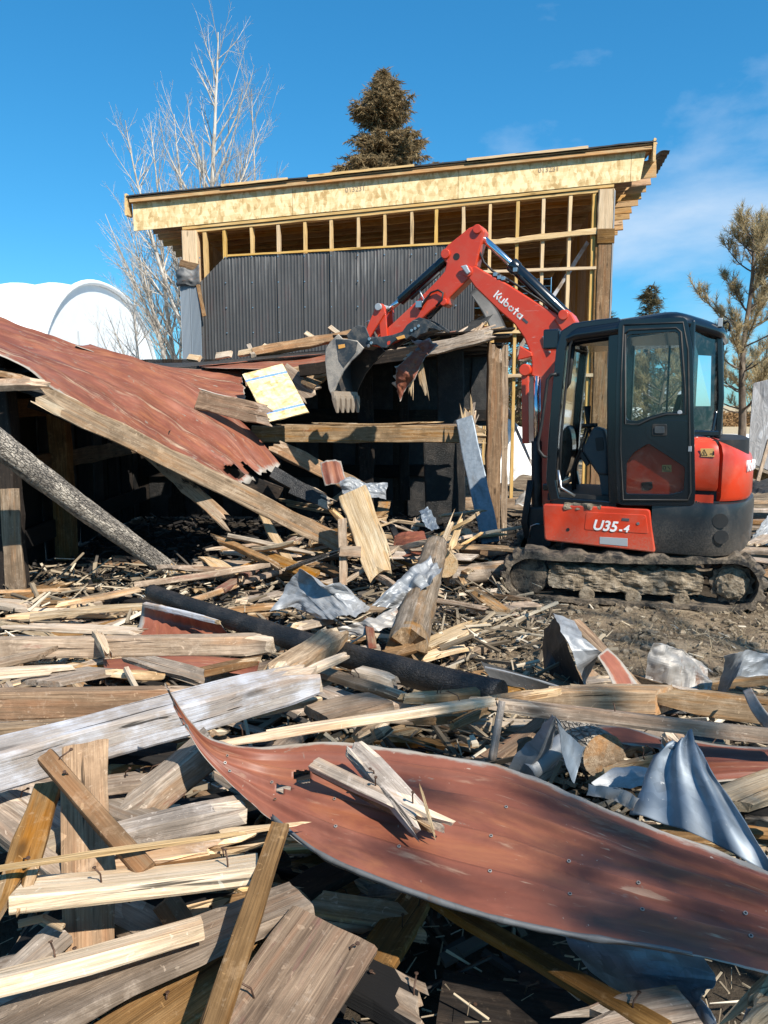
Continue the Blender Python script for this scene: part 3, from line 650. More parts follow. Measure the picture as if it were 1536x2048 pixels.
def strokes(mb, lines, wd, mat4, depth=0.002, mi=0):                # flat strokes drawn as thin bars in x,y of mat4
    for k, ln in enumerate(lines):
        for a, b in zip(ln[:-1], ln[1:]):
            a, b = Vector((a[0], a[1], 0)), Vector((b[0], b[1], 0)); d = (b-a)
            if d.length < 1e-6: continue
            d.normalize(); nrm = Vector((-d.y, d.x, 0))*wd/2; a = a-d*wd*0.3; b = b+d*wd*0.3
            z = depth+0.0004*(k % 5)
            vs = [a-nrm, b-nrm, b+nrm, a+nrm]
            mb.add([mat4 @ v for v in vs]+[mat4 @ (v+Vector((0, 0, z))) for v in vs], [(4,5,6,7), (0,1,5,4), (1,2,6,5), (2,3,7,6), (3,0,4,7)], mi)
# ------------------------------------------------------------------ ground: one sheet to the horizon
def ground_h(x, y):
    h = 0.035*fbm((x, y, 0), 0.9, 4)+0.02*mnoise.noise(Vector((x*6, y*6, 1)))
    d = math.hypot(x, y-6)
    k = max(0, min(1, (14-d)/6)); h *= k
    if 0.5 < y < 6: h += 0.05*max(0, mnoise.noise(Vector((x*1.3, y*1.3, 5))))*k
    # churned soil in front of the tracks
    h += 0.10*math.exp(-((x-1.4)/0.9)**2-((y-4.9)/0.5)**2)
    return h
def axis(dense0, dense1, step, lo, hi):
    a = list(np.arange(dense0, dense1+1e-6, step)); s = step; x = dense1
    while x < hi: s *= 1.35; x += s; a.append(min(x, hi))
    s = step; x = dense0; b = []
    while x > lo: s *= 1.35; x -= s; b.append(max(x, lo))
    return b[::-1]+a
gx = axis(-5.5, 5.5, 0.075, -1200, 1200); gy = axis(0.6, 11.5, 0.075, -60, 2000)
gv = [(x, y, ground_h(x, y)) for y in gy for x in gx]; nx = len(gx)
gf = [(j*nx+i, j*nx+i+1, (j+1)*nx+i+1, (j+1)*nx+i) for j in range(len(gy)-1) for i in range(nx-1)]
gme = bpy.data.meshes.new('ground'); gme.from_pydata(gv, [], gf); gme.polygons.foreach_set('use_smooth', [True]*len(gf))
tag(link('ground', gme, None, None, [M['ground']]), kind='structure')

# ------------------------------------------------------------------ white hoop tent far left
tent = tag(empty('hoop_tent', (-15, 33, 0)), 'white fabric hoop tent with an arched end behind the red roof', 'tent')
TX, TY, TW, TH = -11.9, 34.0, 7.6, 6.7
def arch(k):                                                       # 0..1 from the near foot over the ridge to the far foot
    a = PI*k; c = math.cos(a); s_ = math.sin(a)
    return Vector((0, -TW*(abs(c)**0.92)*(1 if c > 0 else -1), TH*s_**0.80))
mb = MB(); vs = []; fs = []; NA = 36; xs = [-i*0.22 for i in range(0, 86)]
for x in xs:
    rib = abs(((-x) % 1.5)/1.5-0.5)*2                               # 1 on a hoop, 0 between
    sag = 0.10*(1-rib**0.8)
    for k in range(NA+1):
        p = arch(k/NA); p = Vector((0, p.y*(1-sag*0.10), p.z*(1-sag*0.22))); vs.append((TX+x, TY+p.y, p.z))
for i in range(len(xs)-1):
    for k in range(NA): fs.append((i*(NA+1)+k, (i+1)*(NA+1)+k, (i+1)*(NA+1)+k+1, i*(NA+1)+k+1))
mb.add(vs, fs, 0, True); mb.build('cover', M['tent'], tent, Matrix())
mb = MB(); ring = [(TX-0.05, TY+arch(k/NA).y*0.985, arch(k/NA).z*0.985) for k in range(NA+1)]
mb.add(ring+[(TX-0.05, TY, 0)], [(k, k+1, NA+1) for k in range(NA)], 0); mb.build('end_wall', M['tent_end'], tent, Matrix())
mb = MB(); mb.tube([(TX+0.02, TY+arch(k/NA).y, arch(k/NA).z) for k in range(NA+1)], 0.11, 8); mb.build('end_hoop', M['tent'], tent, Matrix())
for yy in (-3.3, -1.2, 0.9, 3.0):
    zt = max(arch(k/200).z for k in range(201) if abs(arch(k/200).y-yy) < 0.15)*0.9
    mb = MB(); mb.box((TX-0.03, TY+yy-0.03, 0), (TX-0.005, TY+yy+0.03, zt*0.8)); mb.build('seam_strip', M['seam'], tent, Matrix())

# ------------------------------------------------------------------ new timber framed building
BY = math.radians(-5); bld = tag(empty('timber_framed_building', (0, 11.85, 0), BY), 'unfinished pale timber framed building with a sloping roof and dark ribbed siding', 'building')
BM_ = world_of(bld); BI = BM_.inverted()
def Bp(px, py, off=0.0):                                            # a photograph point on the wall plane (or off metres behind it), in the building's own axes
    o = BI @ EYE; d = BI.to_3x3() @ ray(px, py); return o+d*((off-o.y)/d.y)
SL = (4.705-4.255)/(3.15+2.95)
def head(x, z0=4.27): return z0+SL*(x+2.9)                           # line that follows the roof slope: underside of the wall plate
def bpart(name, mb, mat, bevel=0.0, parent=bld): return mb.build(name, M[mat] if isinstance(mat, str) else mat, parent, BM_, bevel)
def bboard(name, p, q, w, t, mat, up=(0, -1, 0), **k):
    return board(BM_ @ Vector(p), BM_ @ Vector(q), w, t, mat, name, parent=bld, up=tuple(BM_.to_3x3() @ Vector(up)), bow=0.0, twist=0.0, **k)
for x, w in ((-2.94, 0.235), (3.19, 0.215)):                        # corner posts
    bboard('corner_post', (x, 0.03, 4.09 if x > 0 else 0.05), (x, 0.03, head(x)-0.02), w, 0.2, 'lumber_x')
bboard('corner_post', (3.215, 0.035, 0.02), (3.215, 0.035, 4.08), 0.22, 0.19, 'wood_brown')
bboard('post_trim', (3.09, -0.02, 0.1), (3.09, -0.02, 4.0), 0.05, 0.04, 'wood_brown')
mb = MB(); mb.box((3.08, -0.075, 3.95), (3.33, 0.16, 4.16)); o = mb.build('post_splice', M['wood_brown'], bld, BM_, 0.01)
mb = MB(); mb.box((3.30, -0.07, 2.2), (3.318, 0.0, 4.68)); bpart('post_lit_edge', mb, 'galv')  # pale strip added to stand for the sunlit right edge of the post
for x in (-2.72, -2.42, -2.0, -1.59, -1.185, -0.79, -0.385, 0.01, 0.41, 0.77, 1.17, 1.555, 1.95, 2.32, 2.70, 3.04):
    zb = 2.2 if x < 1.3 else 0.13
    bboard('stud', (x, 0.045, zb), (x, 0.045, head(x)-0.045), 0.048 if x not in (-2.72, 3.04) else 0.06, 0.10, 'lumber_x')
bboard('top_plate', (-3.05, 0.05, head(-3.05)-0.02), (3.3, 0.05, head(3.3)-0.02), 0.045, 0.13, 'lumber_x')
bboard('top_plate', (-3.05, 0.04, head(-3.05)+0.03), (3.3, 0.04, head(3.3)+0.03), 0.045, 0.15, 'lumber_x')
for (x0, z0, x1, z1, w) in ((1.28, 3.975, 3.09, 4.135, 0.085), (1.35, 3.585, 3.09, 3.62, 0.045), (1.3, 2.075, 3.1, 2.085, 0.05), (1.3, 2.72, 3.1, 2.73, 0.05)):
    bboard('girt', (x0, -0.03, z0), (x1, -0.03, z1), w, 0.04, 'lumber_x')
bboard('sill_plate', (1.2, 0.03, 0.16), (3.3, 0.03, 0.17), 0.16, 0.14, 'wood_tan')
# roof
XL, XR = -3.80, 3.70
for i, (a, b) in enumerate(((-3.80, -1.36), (-1.355, 1.08), (1.085, 3.52), (3.525, 3.66))):   # rim boards, butted sheets
    mb = MB(); zl = lambda x: head(x)+0.055; zh = lambda x: head(x)+0.455
    ta, tb = (0.0, 0.0)
    mb.prism([(a, zl(a)), (b, zl(b)), (b+(0.06 if i == 3 else 0), zh(b)), (a, zh(a))], -0.045, -0.028+0.001*i); bpart('rim_board', mb, 'osb', 0.002)
mb = MB(); mb.prism([(XL-0.02, head(XL)+0.455), (XR+0.14, head(XR)+0.455), (XR+0.15, head(XR)+0.50), (XL-0.03, head(XL)+0.50)], -0.115, 0.0); bpart('roof_edge_board', mb, 'roof_lumber', 0.003)
for k in range(19):                                                  # purlins that run along the roof and stick out at both ends
    y = 0.07+k*0.335; dz = -0.062*y
    jl = rnd.uniform(-0.05, 0.05)
    x0, x1 = XL+0.10-0.03*y+jl, XR+0.19+0.03*y+rnd.uniform(-0.04, 0.04)
    bboard('purlin', (x0, y, head(x0)+0.235+dz), (x1, y, head(x1)+0.235+dz), 0.235, 0.042, 'roof_lumber')
for k in range(7):                                                   # deck boards, proud of each other
    mb = MB(); y0 = -0.10+k*0.93; x0, x1 = XL-0.05, XR+0.16
    mb.prism([(x0, head(x0)+0.505-0.062*y0), (x1, head(x1)+0.505-0.062*y0), (x1, head(x1)+0.525-0.062*y0), (x0, head(x0)+0.525-0.062*y0)], y0+0.002, y0+0.925); bpart('deck_board', mb, 'roof_lumber')
mb = MB(); n = 60                                                    # wavy roofing felt, its lap hanging a little over the edge
top = []; bot = []
for i in range(n+1):
    x = XL-0.06+(XR-XL+0.2)*i/n; wv = 0.018*mnoise.noise(Vector((x*1.6, 3, 2)))+0.012*mnoise.noise(Vector((x*5, 1, 2)))
    top.append((x, -0.13, head(x)+0.545+max(0, wv)+0.008)); bot.append((x, -0.135, head(x)+0.534+wv*0.6))
vs = bot+top+[(p[0], 6.4, p[2]-0.40) for p in top]
fs = [(i, i+1, n+2+i, n+1+i) for i in range(n)]+[(n+1+i, n+2+i, 2*n+3+i, 2*n+2+i) for i in range(n)]
mb.add(vs, fs, 0, True); bpart('roofing_felt', mb, 'felt')
for (a, b, dy) in ((-1.1, 0.45, 0.0), (1.2, 2.9, 0.004), (-2.4, -1.4, 0.002)):   # lath strips that hold the felt
    bboard('lath_strip', (a, -0.148-dy, head(a)+0.55), (b, -0.148-dy, head(b)+0.55), 0.035, 0.012, 'lumber_x')
for x, s in ((XL-0.07, -1), (XR+0.12, 1)):                          # barge boards at the two ends, running back
    for kk in range(1):
        bboard('barge_board', (x, -0.13, head(x)+0.43), (x, 0.05 if s < 0 else 0.14, head(x)+0.43), 0.30, 0.04, 'lumber_x', up=(1, 0, 0))
o = sheet([[BM_ @ Vector((XR+0.1+0.12*i, 0.35+0.35*j, head(XR)+0.42+0.05*i-0.06*j+(0.05 if i == 2 else 0))) for j in range(3)] for i in range(4)], 14, 20, 'black_sheet', name='eave_sheet', parent=bld, corr=(0.02, 0.12))
# side walls, inside faces visible through the frame
for side in (-1, 1):
    X = -3.0 if side < 0 else 3.22
    for k in range(22):
        y0 = 0.2+k*0.27
        mb = MB(); mb.box((X-0.012, y0, 2.2 if side < 0 else 2.62), (X+0.010, y0+0.262, head(X)+0.10-0.062*y0)); o = mb.build('wall_board', M['lumber_old'], bld, BM_ , 0)
for k in range(11):
    z0 = 3.05+0.155*k
    mb = MB(); mb.box((-3.0, 6.18, z0), (3.2, 6.205, z0+0.148)); mb.build('back_board', M['wood_brown'], bld, BM_, 0)
for (p, q, w) in (((3.02, 0.32, 4.05), (1.9, 0.5, 2.25), 0.06), ((2.55, 2.0, 0.4), (1.4, 2.1, 2.9), 0.05), ((1.35, 2.15, 0.6), (2.5, 2.2, 2.75), 0.05)):
    bboard('diagonal_brace', p, q, w, 0.03, 'wood_white')
for x in (1.62, 2.95): bboard('inner_post', (x, 1.2, 0.0), (x, 1.2, 2.95), 0.16, 0.14, 'lumber_x')
# dark siding, one ribbed sheet beside the other
def siding_panel(x0, x1, zb0, zb1, zt0, zt1, mat='siding', y=-0.03, off=0.0):
    mb = MB(); prof = []; npr = 24; tl = rnd.uniform(-0.03, 0.03) if mat == 'siding' else 0
    for i in range(npr+1):
        x = x0+(x1-x0)*i/npr; u = (i % 3)
        prof.append((x, y-off-tl*(i/npr-0.5)-(0.014 if i == 0 else 0.009 if u in (1,) else 0.0)))
    vs = []
    for zz in (0, 1):
        for i, (x, yy) in enumerate(prof):
            t_ = i/npr; z = (zt0*(1-t_)+zt1*t_) if zz else (zb0*(1-t_)+zb1*t_); vs.append((x, yy, z))
    n = npr+1; fs = [(i, i+1, n+i+1, n+i) for i in range(npr)]
    mb.add(vs, fs, 0, False); o = bpart('siding_panel', mb, mat)
    s = o.modifiers.new('thickness', 'SOLIDIFY'); s.thickness = 0.004
    return o
xs = [-2.80, -2.41, -2.0, -1.60, -1.2, -0.80, -0.40, 0.0, 0.40, 0.76, 1.06, 1.345]
for i in range(len(xs)-1):
    a, b = xs[i], xs[i+1]
    zt = lambda x: (3.50+(x+2.8)*0.9) if x < -2.4 else 3.865+(x+2.4)*0.037+0.02*math.sin(x*2.3+1)
    siding_panel(a, b-0.002, 1.75, 1.75, zt(a+0.001), zt(b), off=0.003*(i % 2))
mb = MB()
for i in range(len(xs)-1):
    for kk in range(6):
        z = 2.0+kk*0.37; mb.cyl((xs[i]+0.012, -0.060, z), (xs[i]+0.012, -0.048, z), 0.010, 6)
o = bpart('screw_heads', mb, 'steel_bright'); tag(o, kind='stuff')
bboard('siding_cap', (-2.36, -0.05, 3.875), (1.3, -0.05, 4.01), 0.03, 0.02, 'lumber_x')
for i in range(2): siding_panel(-3.09+0.155*i, -3.09+0.155*(i+1)-0.002, 1.9, 1.9, 3.46, 3.46, 'galv_blue', y=-0.095, off=0.002*i)
sheet([[BM_ @ Vector((-3.13+0.12*i, -0.11-0.05*(i == 1)-0.03*(j == 1), 3.66-0.12*j+0.03*(i % 2)+(0.06 if (i == 3 and j == 0) else 0))) for j in range(3)] for i in range(4)], 16, 14, 'galv', name='crumpled_cap', parent=bld, crumple=0.05, csc=7)
bboard('loose_lath', (-2.83, -0.10, 3.58), (-2.72, -0.13, 2.98), 0.055, 0.03, 'wood_brown')
bboard('post_patch', (-3.08, -0.09, 3.78), (-2.80, -0.09, 3.70), 0.10, 0.03, 'wood_brown')
# faded stamp marks on the rim board
for xx in (-0.42, 2.37):
    Mx = BM_ @ Matrix.Translation((xx, -0.048, head(xx)+0.33)) @ Matrix.Rotation(math.atan(SL), 4, 'Y').inverted() @ Matrix.Rotation(PI/2, 4, 'X')
    text('013231', 0.10, Mx, 'stamp_print', bld, 'stamp_mark', 0.0006)

# ------------------------------------------------------------------ collapsed shed
shed = tag(empty('collapsed_shed', (-1.0, 9.0, 0)), 'burnt and half collapsed barn shed with rusty red steel roof', 'shed')
def sb(p, q, w, t, mat, name, **k): return board(p, q, w, t, mat, name, parent=shed, **k)
# posts
sb((-3.22, 6.55, 0.0), (-3.25, 6.6, 1.95), 0.20, 0.18, 'wood_sheath', 'post', up=(0,-1,0)); sb((-3.16, 6.44, 0.0), (-3.16, 6.46, 0.95), 0.16, 0.04, 'wood_tan', 'post_tan_board', up=(0,-1,0))  # tan board stands in for sunlight on the dark post's lower part
sb((-3.40, 8.15, 0.0), (-3.40, 8.1, 1.85), 0.19, 0.17, 'wood_brown', 'post', up=(0,-1,0))
sb(G(983, 1085, 0), P(990, 690, 9.3), 0.17, 0.16, 'wood_brown', 'post', up=(0,-1,0), e1='broken')
sb(P(1007, 1075, 9.34), P(1010, 690, 9.36), 0.08, 0.05, 'wood_tan', 'post_tan_board', up=(0,-1,0), e0='broken')
sb(P(735, 1040, 10.3), P(728, 720, 10.3), 0.2, 0.16, 'wood_sheath', 'post', up=(0,-1,0))
sb(P(810, 1000, 11.0), P(806, 700, 11.0), 0.14, 0.12, 'wood_sheath', 'post', up=(0,-1,0))
sb(P(905, 1040, 10.2), P(900, 700, 10.2), 0.35, 0.04, 'char', 'dark_panel', up=(0,-1,0), fresh='char'); sb(P(885, 1045, 9.7), P(880, 880, 9.7), 0.42, 0.03, 'char', 'dark_panel', up=(0,-1,0), fresh='char')
# walls: each board by itself
for k in range(19):
    y0 = 6.7+k*0.25; mt = 'wood_sheath' if k % 3 else 'char'
    sb((-3.62+0.011*(-1)**k, y0, 0.02), (-3.62+0.011*(-1)**k, y0, 2.15), 0.31, 0.022, mt, 'wall_board', up=(1, 0, 0))
for k in range(16):
    x0 = -3.55+k*0.27
    sb((x0, 11.25+0.012*(-1)**k, 0.02), (x0, 11.25+0.012*(-1)**k, 2.3), 0.33, 0.022, 'char' if k % 2 else 'wood_sheath', 'wall_board', up=(0, -1, 0))
for k in range(5):
    x0 = 0.78+k*0.20
    sb((x0, 11.25+0.012*(-1)**k, 1.35), (x0, 11.25+0.012*(-1)**k, 2.35), 0.26, 0.022, 'char', 'wall_board', up=(0, -1, 0))
for z in (0.35, 1.05, 1.62): sb((-3.50, 6.6, z), (-3.50, 11.1, z+0.03), 0.19, 0.05, 'wood_brown' if z > 1 else 'wood_sheath', 'wall_girt', up=(1, 0, 0))
for z in (0.7, 1.5): sb((-3.5, 11.18, z), (1.5, 11.18, z), 0.18, 0.05, 'wood_sheath', 'wall_girt', up=(0, -1, 0))
# front beam and header
sb(P(505, 868, 9.15), P(968, 868, 9.15), 0.20, 0.14, 'wood_tan', 'front_beam', up=(0, -1, 0), e1='broken')
for a, b, dz in ((560, 700, 0), (640, 860, 0.012), (800, 945, 0.004)): sb(P(a, 852, 9.2)+Vector((0,0,dz)), P(b, 850, 9.22)+Vector((0,0,dz)), 0.12, 0.02, 'wood_tan', 'beam_lath', e0='splinter', e1='splinter')
sb(P(845, 703, 9.0), P(985, 668, 9.1), 0.14, 0.14, 'wood_grey', 'header_beam', up=(0, -1, 0), e1='broken', e0='broken')
sb(P(600, 742, 9.3), P(860, 700, 9.15), 0.14, 0.12, 'wood_sheath', 'header_beam', up=(0, -1, 0))
# rafters
sb(P(80, 788, 6.25), P(690, 1092, 7.15), 0.17, 0.055, 'wood_tan', 'rafter', up=(0, -1, 0.15), e1='saw', e0='broken', bow=0.02)
sb(P(60, 800, 7.4), P(560, 985, 8.3), 0.14, 0.05, 'wood_sheath', 'rafter', up=(0, -1, 0))
sb(P(395, 800, 8.45), P(540, 832, 8.35), 0.22, 0.05, 'wood_brown', 'rafter', up=(0, -1, 0.1), e1='broken')
sb(P(300, 905, 7.6), P(450, 1040, 7.3), 0.14, 0.05, 'wood_charpatch', 'rafter', up=(0, -1, 0.3), e1='splinter')
sb(P(545, 890, 8.6), P(735, 985, 8.2), 0.17, 0.05, 'wood_brown', 'rafter', up=(0, -1, 0.6), e0='broken')
sb(P(545, 945, 8.0), P(650, 1000, 7.9), 0.13, 0.06, 'char', 'rafter', up=(0, -1, 0.4), e1='broken'); sb(P(585, 975, 7.9), P(660, 1010, 7.8), 0.14, 0.06, 'char', 'rafter', up=(0, -1, 0.4), e1='broken')
sb(P(-30, 770, 6.2), P(90, 768, 6.3), 0.13, 0.06, 'wood_tan', 'tie_board', up=(0, -0.5, 1), e1='broken'); sb(P(-30, 742, 6.3), P(60, 758, 6.35), 0.10, 0.05, 'wood_brown', 'tie_board', e1='broken')
sb(P(490, 760, 9.4), P(655, 740, 9.6), 0.17, 0.05, 'wood_tan', 'rafter', up=(0, -1, 0)); sb(P(560, 745, 9.45), P(625, 790, 9.35), 0.28, 0.03, 'wood_tan', 'deck_board', up=(0, -1, 0.1), e1='broken')
for k, px in enumerate((620,)): sb(P(px-5, 770, 9.3), P(px+25, 748, 9.9), 0.18, 0.05, 'wood_tan', 'rafter', up=(0,-1,0.2))
# dark underside of the part of the roof that still stands
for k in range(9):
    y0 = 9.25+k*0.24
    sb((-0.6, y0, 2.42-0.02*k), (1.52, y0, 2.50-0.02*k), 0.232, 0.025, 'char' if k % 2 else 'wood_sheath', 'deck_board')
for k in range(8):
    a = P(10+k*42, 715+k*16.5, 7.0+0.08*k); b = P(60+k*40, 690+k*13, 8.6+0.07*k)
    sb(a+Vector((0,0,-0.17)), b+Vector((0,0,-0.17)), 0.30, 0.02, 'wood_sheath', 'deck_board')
# red roof sheets
E_ = lambda px, py, d: P(px, py, d)
g1 = [[E_(-40,702,6.2), E_(-40,672,7.2), E_(-40,632,8.2)],
      [E_(62,745,6.35), E_(66,705,7.4), E_(66,668,8.4)],
      [E_(140,798,6.5), E_(150,742,7.5), E_(150,688,8.6)],
      [E_(242,868,6.7), E_(255,795,7.7), E_(262,720,8.8)],
      [E_(318,908,6.9), E_(350,850,7.9), E_(385,775,8.9)],
      [E_(390,950,7.1), E_(435,905,7.9), E_(490,855,8.7)],
      [E_(448,988,7.35), E_(500,960,7.9), E_(562,938,8.4)]]
sheet(g1, 110, 46, 'red_roof', name='roof_sheet', parent=shed, ribs=(0.02, 0.26, 0.5, 0.74, 0.98), ribh=0.04, ribw=0.04, noise_amp=0.04, nsc=1.7, crumple=0.035, csc=1.1, tear=(0, 0.12, 0.0, 0.05), edges=(0.01, 0.10, 0.03, 0.04), holes=((0.93, 0.42, 0.13), (0.965, 0.62, 0.12), (0.99, 0.2, 0.08)))
g2 = [[E_(150,690,8.5), E_(180,690,9.0), E_(200,703,9.4)],
      [E_(240,722,8.7), E_(280,722,9.2), E_(320,733,9.7)],
      [E_(330,758,8.8), E_(380,748,9.3), E_(430,738,9.9)],
      [E_(420,785,8.9), E_(450,765,9.4), E_(500,735,10.0)],
      [E_(492,796,9.0), E_(487,770,9.4), E_(482,738,9.9)]]
sheet(g2, 60, 30, 'red_roof', name='roof_sheet', parent=shed, ribs=(0.05, 0.5, 0.95), ribh=0.02, noise_amp=0.02, edges=(0, 0.03, 0.03, 0.05), tear=(0,0.03,0,0))
g3 = [[E_(405,735,9.6), E_(400,733,10.4), E_(395,728,11.2)], [E_(500,738,9.6), E_(500,724,10.4), E_(500,716,11.2)], [E_(600,740,9.6), E_(600,722,10.4), E_(600,708,11.2)], [E_(665,736,9.6), E_(680,715,10.4), E_(690,703,11.2)], [E_(860,712,9.3), E_(865,690,10.2), E_(870,668,11.2)], [E_(975,672,9.3), E_(980,660,10.2), E_(985,650,11.2)]]
sheet(g3, 80, 24, 'red_roof', name='roof_sheet', parent=shed, ribs=(0.1, 0.4, 0.7), ribh=0.02, noise_amp=0.012, edges=(0, 0.05, 0.04, 0.04))
sheet([[E_(200,728,9.8), E_(200,724,10.1)], [E_(330,735,9.9), E_(330,726,10.2)], [E_(440,727,10.1), E_(440,721,10.4)], [E_(560,714,10.4), E_(560,708,10.7)], [E_(650,706,10.7), E_(650,700,11)]], 40, 6, 'black_sheet', name='ridge_strip', parent=shed)
sheet([[E_(30,778,6.35), E_(34,756,6.45)], [E_(120,812,6.4), E_(126,796,6.5)], [E_(200,858,6.5), E_(206,842,6.6)], [E_(245,876,6.6), E_(250,862,6.7)]], 30, 6, 'black_sheet', name='torn_underlay', parent=shed, tear=(0.03, 0.03, 0.03, 0.03))
# boards lying on the roof behind
for (a, b, w, mt) in (((378, 715, 10.6), (400, 718, 10.5), 0.09, 'wood_pale'), ((433, 712, 10.7), (462, 708, 10.6), 0.10, 'wood_pale'), ((478, 708, 10.7), (505, 703, 10.6), 0.08, 'wood_pale'), ((498, 692, 10.9), (508, 712, 10.5), 0.07, 'wood_pale'), ((528, 692, 11.0), (542, 697, 10.9), 0.07, 'wood_pale'), ((612, 667, 11.1), (626, 676, 11.0), 0.07, 'wood_pale'), ((660, 655, 11.1), (678, 668, 11.0), 0.06, 'wood_pale')):
    sb(P(*a), P(*b), w, 0.05, mt, 'rafter_stub', up=(0, -1, 0.5))
sb(P(505, 706, 10.6), P(705, 670, 10.9), 0.13, 0.10, 'wood_brown', 'ridge_beam', up=(0, -1, 0.4))
sb(P(780, 705, 9.2), P(990, 655, 9.6), 0.06, 0.02, 'wood_tan', 'deck_lath', e0='splinter')
for k in range(9):
    a = rnd.uniform(800, 985); sb(P(a, 690-(a-800)*0.16, 9.3), P(a+rnd.uniform(10, 60), 678-(a-800)*0.16+rnd.uniform(-10, 4), 9.6), 0.03, 0.015, 'wood_tan', 'roof_splinter', e1='splinter', e0='broken')
# scorched black scraps under the wall beside the boom
sheet([[E_(940,585,11.2), E_(950,575,11.3)], [E_(965,625,11.1), E_(990,612,11.2)], [E_(985,668,11.0), E_(1015,660,11.1)]], 12, 8, 'black_sheet', name='hanging_strap', parent=shed)
sheet([[E_(905,668,10.6), E_(945,640,11.3)], [E_(950,668,10.5), E_(990,625,11.2)]], 10, 10, 'black_sheet', name='scorched_scrap', parent=shed, crumple=0.05, csc=4)
# ------------------------------------------------------------------ excavator, in its own axes: x forward, y to its left (the cab door side), z up
EXY = math.radians(180-24); ex = tag(empty('mini_excavator', (2.19, 6.95, 0), EXY), 'red and black mini excavator with muddy tracks, boom raised over the ruin', 'excavator')
EM = world_of(ex); EI = EM.inverted()
def L2(px, py, y):                                                  # photograph point on the machine's vertical plane at this y
    o = EI @ EYE; d = EI.to_3x3() @ ray(px, py); r = o+d*((y-o.y)/d.y); return (r.x, r.z)
def L3(px, py, y): x, z = L2(px, py, y); return Vector((x, y, z))
def poly(y, *pts): return [L2(px, py, y) for px, py in pts]
def part(name, mb, mat, bevel=0.0, parent=ex, seg=2): return mb.build(name, [M[m] for m in mat] if isinstance(mat, (list, tuple)) else M[mat], parent, EM, bevel, seg=seg)
def plate(name, outer, holes, y, th, mat, bevel=0.008, parent=ex):
    bm = bmesh.new(); es = []
    for lp in [outer]+list(holes):
        vs = [bm.verts.new((x, y, z)) for x, z in lp]
        es += [bm.edges.new((vs[i], vs[(i+1) % len(vs)])) for i in range(len(vs))]
    bmesh.ops.triangle_fill(bm, edges=es, use_beauty=True)
    r = bmesh.ops.extrude_face_region(bm, geom=bm.faces[:]); bmesh.ops.translate(bm, vec=(0, th, 0), verts=[g for g in r['geom'] if isinstance(g, bmesh.types.BMVert)])
    bmesh.ops.recalc_face_normals(bm, faces=bm.faces)
    me = bpy.data.meshes.new(name); bm.to_mesh(me); bm.free()
    o = link(name, me, EM, parent, [M[mat]])
    if bevel:
        b = o.modifiers.new('bevel', 'BEVEL'); b.width = bevel; b.segments = 3; b.limit_method = 'ANGLE'; b.angle_limit = math.radians(40)
    return o
def smooth_loop(pts, n=4):
    out = []; k = len(pts)
    for i in range(k):
        p0, p1, p2, p3 = (Vector(pts[(i+j-1) % k]) for j in range(4))
        for s in range(n):
            f = s/n; out.append(tuple(0.5*(2*p1+(p2-p0)*f+(2*p0-5*p1+4*p2-p3)*f*f+(3*p1-p0-3*p2+p3)*f**3)))
    return out
def round_poly(pts, r, n=4):                                        # outline with rounded corners
    out = []; k = len(pts)
    for i in range(k):
        p = Vector(pts[i]); a = Vector(pts[i-1])-p; b = Vector(pts[(i+1) % k])-p
        d = min(r, a.length*0.45, b.length*0.45); A = p+a.normalized()*d; B = p+b.normalized()*d
        for s in range(n+1):
            f = s/n; out.append(tuple(A*(1-f)**2+p*2*f*(1-f)+B*f*f))
    return out
# --- undercarriage, turned a little against the house
TR = Matrix.Rotation(math.radians(-10), 4, 'Z').inverted()
def track_path():
    pts = []; n = 150; xf, zf, rf = 0.80, 0.215, 0.205; xr, zr, rr_ = -0.80, 0.235, 0.225
    a0 = []
    for k in range(41): a = PI/2-PI*k/40; a0.append((xf+rf*math.cos(a), zf+rf*math.sin(a), math.cos(a), math.sin(a)))
    for k in range(1, 30): s = k/30; a0.append((xf+(xr-xf)*s, zf-rf+(zr-rr_-zf+rf)*s, 0, -1))
    for k in range(41): a = -PI/2-PI*k/40; a0.append((xr+rr_*math.cos(a), zr+rr_*math.sin(a), math.cos(a), math.sin(a)))
    for k in range(1, 30): s = k/30; a0.append((xr+(xf-xr)*s, zr+rr_+(zf+rf-zr-rr_)*s-0.02*math.sin(PI*s), 0, 1))
    return a0
def track(ys, sd):
    path = track_path(); n = len(path); prof = [(ys[0], 0.0), (ys[0], 0.03), (ys[0]+0.03*(1 if ys[1] > ys[0] else -1), 0.045), ((ys[0]+ys[1])/2, 0.05), (ys[1]-0.03*(1 if ys[1] > ys[0] else -1), 0.045), (ys[1], 0.03), (ys[1], 0.0)]
    vs = []; fs = []; m = len(prof)
    for i, (x, z, nx_, nz_) in enumerate(path):
        lug = 1 if (i % 6) < 3 else 0
        for (y, h) in prof:
            d = h-0.045+(0.032*lug if h > 0.025 else 0)
            q = Vector((x*9, y*9+sd, z*9)); d += 0.007*fbm(q, 1.3, 3)
            p = TR @ Vector((x+nx_*d, y+0.008*fbm(q+Vector((5,5,5)), 1.4, 2), max(0.004, z+nz_*d))); vs.append(p)
    for i in range(n):
        for k in range(m): fs.append((i*m+k, i*m+(k+1) % m, ((i+1) % n)*m+(k+1) % m, ((i+1) % n)*m+k))
    mb = MB(); mb.add(vs, fs, 0, False); return part('track_belt', mb, 'track')
track((0.55, 0.85), 1); track((-0.85, -0.55), 7)
